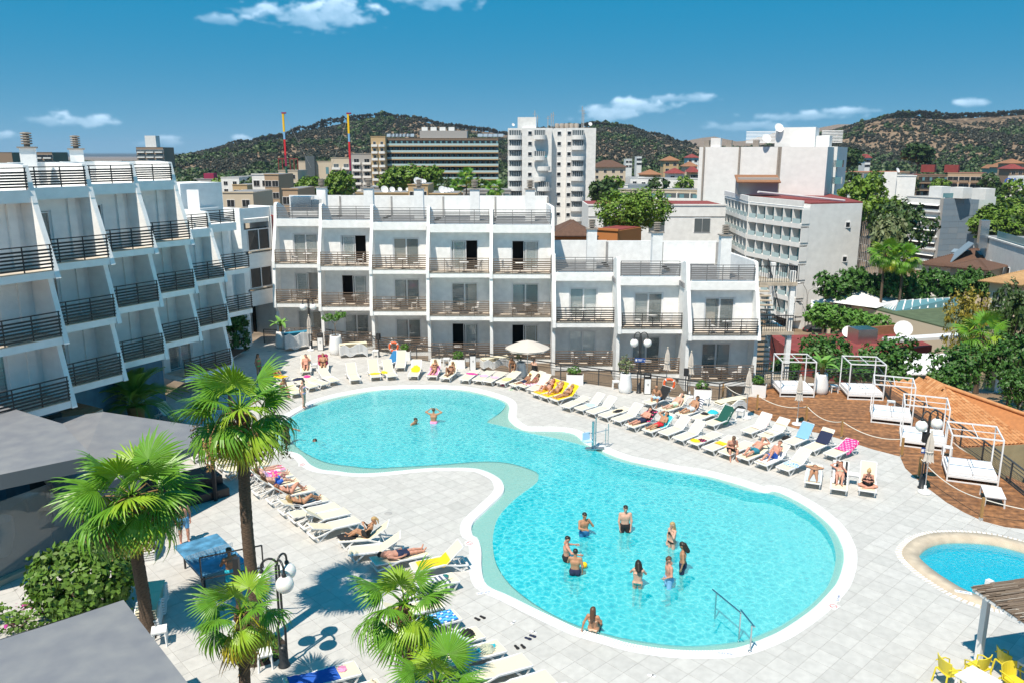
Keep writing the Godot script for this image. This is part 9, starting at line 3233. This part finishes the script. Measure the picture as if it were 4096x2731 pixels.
func trees():
	tree("big umbrella pine with dark limbs rising behind the court wing", V(15.4, 3.13, -104) - V(0, 6, 0), 9.7, 9.4, 6.0, "leaf_pine", 9000, 0.26, 2)
	for q in [[1894,818,66, 4.6, 4.0, "leaf_ficus", "round clipped street tree behind the first daybed"], [2049,828,65, 5.2, 4.4, "leaf_ficus", "round street tree before the red roof, middle of the row"], [2205,832,67, 4.8, 3.8, "leaf_ficus", "round street tree left of the right palm's trunk"], [2185,876,64, 3.6, 3.4, "leaf_ficus", "small round street tree below the right palm"], [2330,830,66, 4.6, 5.0, "leaf_ficus", "dense street tree at the right edge above the street"], [2345,890,62, 3.2, 3.4, "leaf_ficus", "dark bushy tree at the right edge by the street lamp"], [1800,852,60, 2.2, 2.6, "leaf_ficus", "small leafy tree behind the left daybed"], [1945,850,60, 4.4, 2.0, "leaf_ficus", "hedge-like tree behind the banana pot"]]:
		var c = V(-0.59, 14.17, -1)
		c = at_px(q[0], q[1], q[2])
		tree(q[6], V(c.x, -8.5, c.z), c.y + 8.5, q[3], q[4], q[5], 3000, 0.2, int(q[0]) % 17, "round street trees below the deck")
	for q in [[2222,728,82, 4.6, 7.6, "leaf_gold", "golden green conifer rising above the green roof", 0.16], [2330,735,76, 4.2, 8.0, "leaf_dark", "dark conifer at the right edge above the street", 0.18], [1985,452,152, 9.5, 9.0, "leaf_pine", "broad green pine behind the annexe's right end", 0.45], [2035,500,150, 8.0, 8.0, "leaf_pine", "pine between the annexe and the panel-clad office", 0.45], [2072,530,125, 9.0, 9.0, "leaf_dark", "big olive green pine before the panel-clad office", 0.4], [2040,545,122, 5.0, 8.0, "leaf_olive", "half bare grey-green tree beside the spiral stair", 0.35], [940,408,250, 15.0, 9.0, "leaf_pine", "wide pine in front of the brown hotel", 0.7], [905,415,250, 9.0, 8.0, "leaf_pine", "left pine of the group before the brown hotel", 0.7], [985,412,255, 9.0, 8.0, "leaf_pine", "right pine of the group before the brown hotel", 0.7], [777,425,235, 8.0, 8.0, "leaf_pine", "pine between the two ride masts' foot and the apartments", 0.6], [712,430,240, 9.0, 6.0, "leaf_pine", "pine beside the left ride mast", 0.6], [1385,445,235, 9.0, 8.0, "leaf_dark", "dark pine between the tower and the umbrella pine", 0.7], [1310,388,330, 12.0, 9.0, "leaf_dark", "dark trees right of the white tower", 0.8], [1950,360,400, 14.0, 10.0, "leaf_dark", "dark pine right of the big gable", 1.0], [2112,355,420, 16.0, 11.0, "leaf_dark", "dark pine standing above the orange roof edge", 1.0], [2285,445,330, 10.0, 9.0, "leaf_dark", "pine before the white stepped hotel", 0.8]]:
		var c = at_px(q[0], q[1], q[2])
		var g = ground_y(c.x, c.z)
		tree(q[6], V(c.x, g, c.z), c.y - g, q[3], q[4], q[5], 2600, q[7], int(q[0]) % 13, "pines and conifers in the town")
	var r = RandomNumberGenerator.new()
	r.seed = 31
	for i in 22:
		var x = 2258 + (i % 8) * 14 + r.randf_range(-6, 6)
		var y = 478 + (i / 8) * 22 + r.randf_range(-5, 5)
		var c = at_px(x, y, 215.0 - (i / 8) * 14)
		var g = ground_y(c.x, c.z)
		tree("%s pine from the left in the %s rank of the right edge grove" % [ORD[i % 8], ["back", "middle", "front"][i / 8]], V(c.x, g, c.z), c.y - g, 7.5, 6.0, "leaf_pine" if i % 3 else "leaf_dark", 1100, 0.6, i, "pine grove at the right edge")
	for i in 16:
		var c = at_px(1900 + i * 24, 655 + 10 * sin(i * 1.7), 118.0)
		tree("%s tree from the left in the row behind the green roof" % ORD[i], V(c.x, -13.0, c.z), c.y + 13.0, 4.0, 4.2, "leaf_ficus", 1300, 0.3, i + 3, "tree row behind the green roof")
	for i in 9:
		var c = at_px(1878 + i * 18, 722 + i * 3.6, 106.0)
		bush("hedge_bush", "%s hedge bush from the left below the cream wall" % ORD[i], V(c.x, c.y - 1.4, c.z), V(3.4, 2.8, 2.6), "leaf_bright", 900, 0.3, i, "hedge along the cream wall")
	for i in 26:   # greenery between the buildings
		var c = at_px(430 + i * 76 + r.randf_range(-20, 20), 424 + r.randf_range(-8, 14), r.randf_range(270, 330))
		var g = ground_y(c.x, c.z)
		tree("%s tree from the left between the middle distance buildings" % ORD[i], V(c.x, g, c.z), c.y - g, 8.0, 7.0, "leaf_pine" if i % 2 else "leaf_dark", 700, 0.8, i, "trees between the town's buildings")
	for q in [[2258,770,73, 1.5, "fan palm with yellow hanging leaves by the street at the right", 2.2], [2035,582,115, 1.0, "fan palm beside the spiral stair, left of two", 2.2], [2078,592,115, 1.0, "fan palm beside the spiral stair, right of two", 2.2], [1071,405,235, 1.0, "tall thin palm before the brown hotel", 2.4], [1050,425,235, 1.0, "shorter palm left of the tall thin palm", 2.0], [1135,432,230, 1.0, "palm beside the modern glass building", 2.6], [1655,444,240, 1.0, "palm before the cream terraced hotel, left of two", 1.8], [1692,443,240, 1.0, "palm before the cream terraced hotel, right of two", 1.8]]:
		var c = at_px(q[0], q[1], q[2])
		var g = ground_y(c.x, c.z)
		palm(q[4], V(c.x, g, c.z), c.y - g, 22, q[5], int(q[0]) % 9, 0.2, 2 if q[2] < 150 else 0, false)
func at_px(x, y, d):   # a point d metres ahead, given as it was measured on the photograph
	var v = (y - 784.0) / 1860.0
	var w = 0.97419 - v * 0.22574
	return V((x - 1176.0) / 1860.0 * d / w, 14.0 - (0.22574 + v * 0.97419) * d / w, -d)
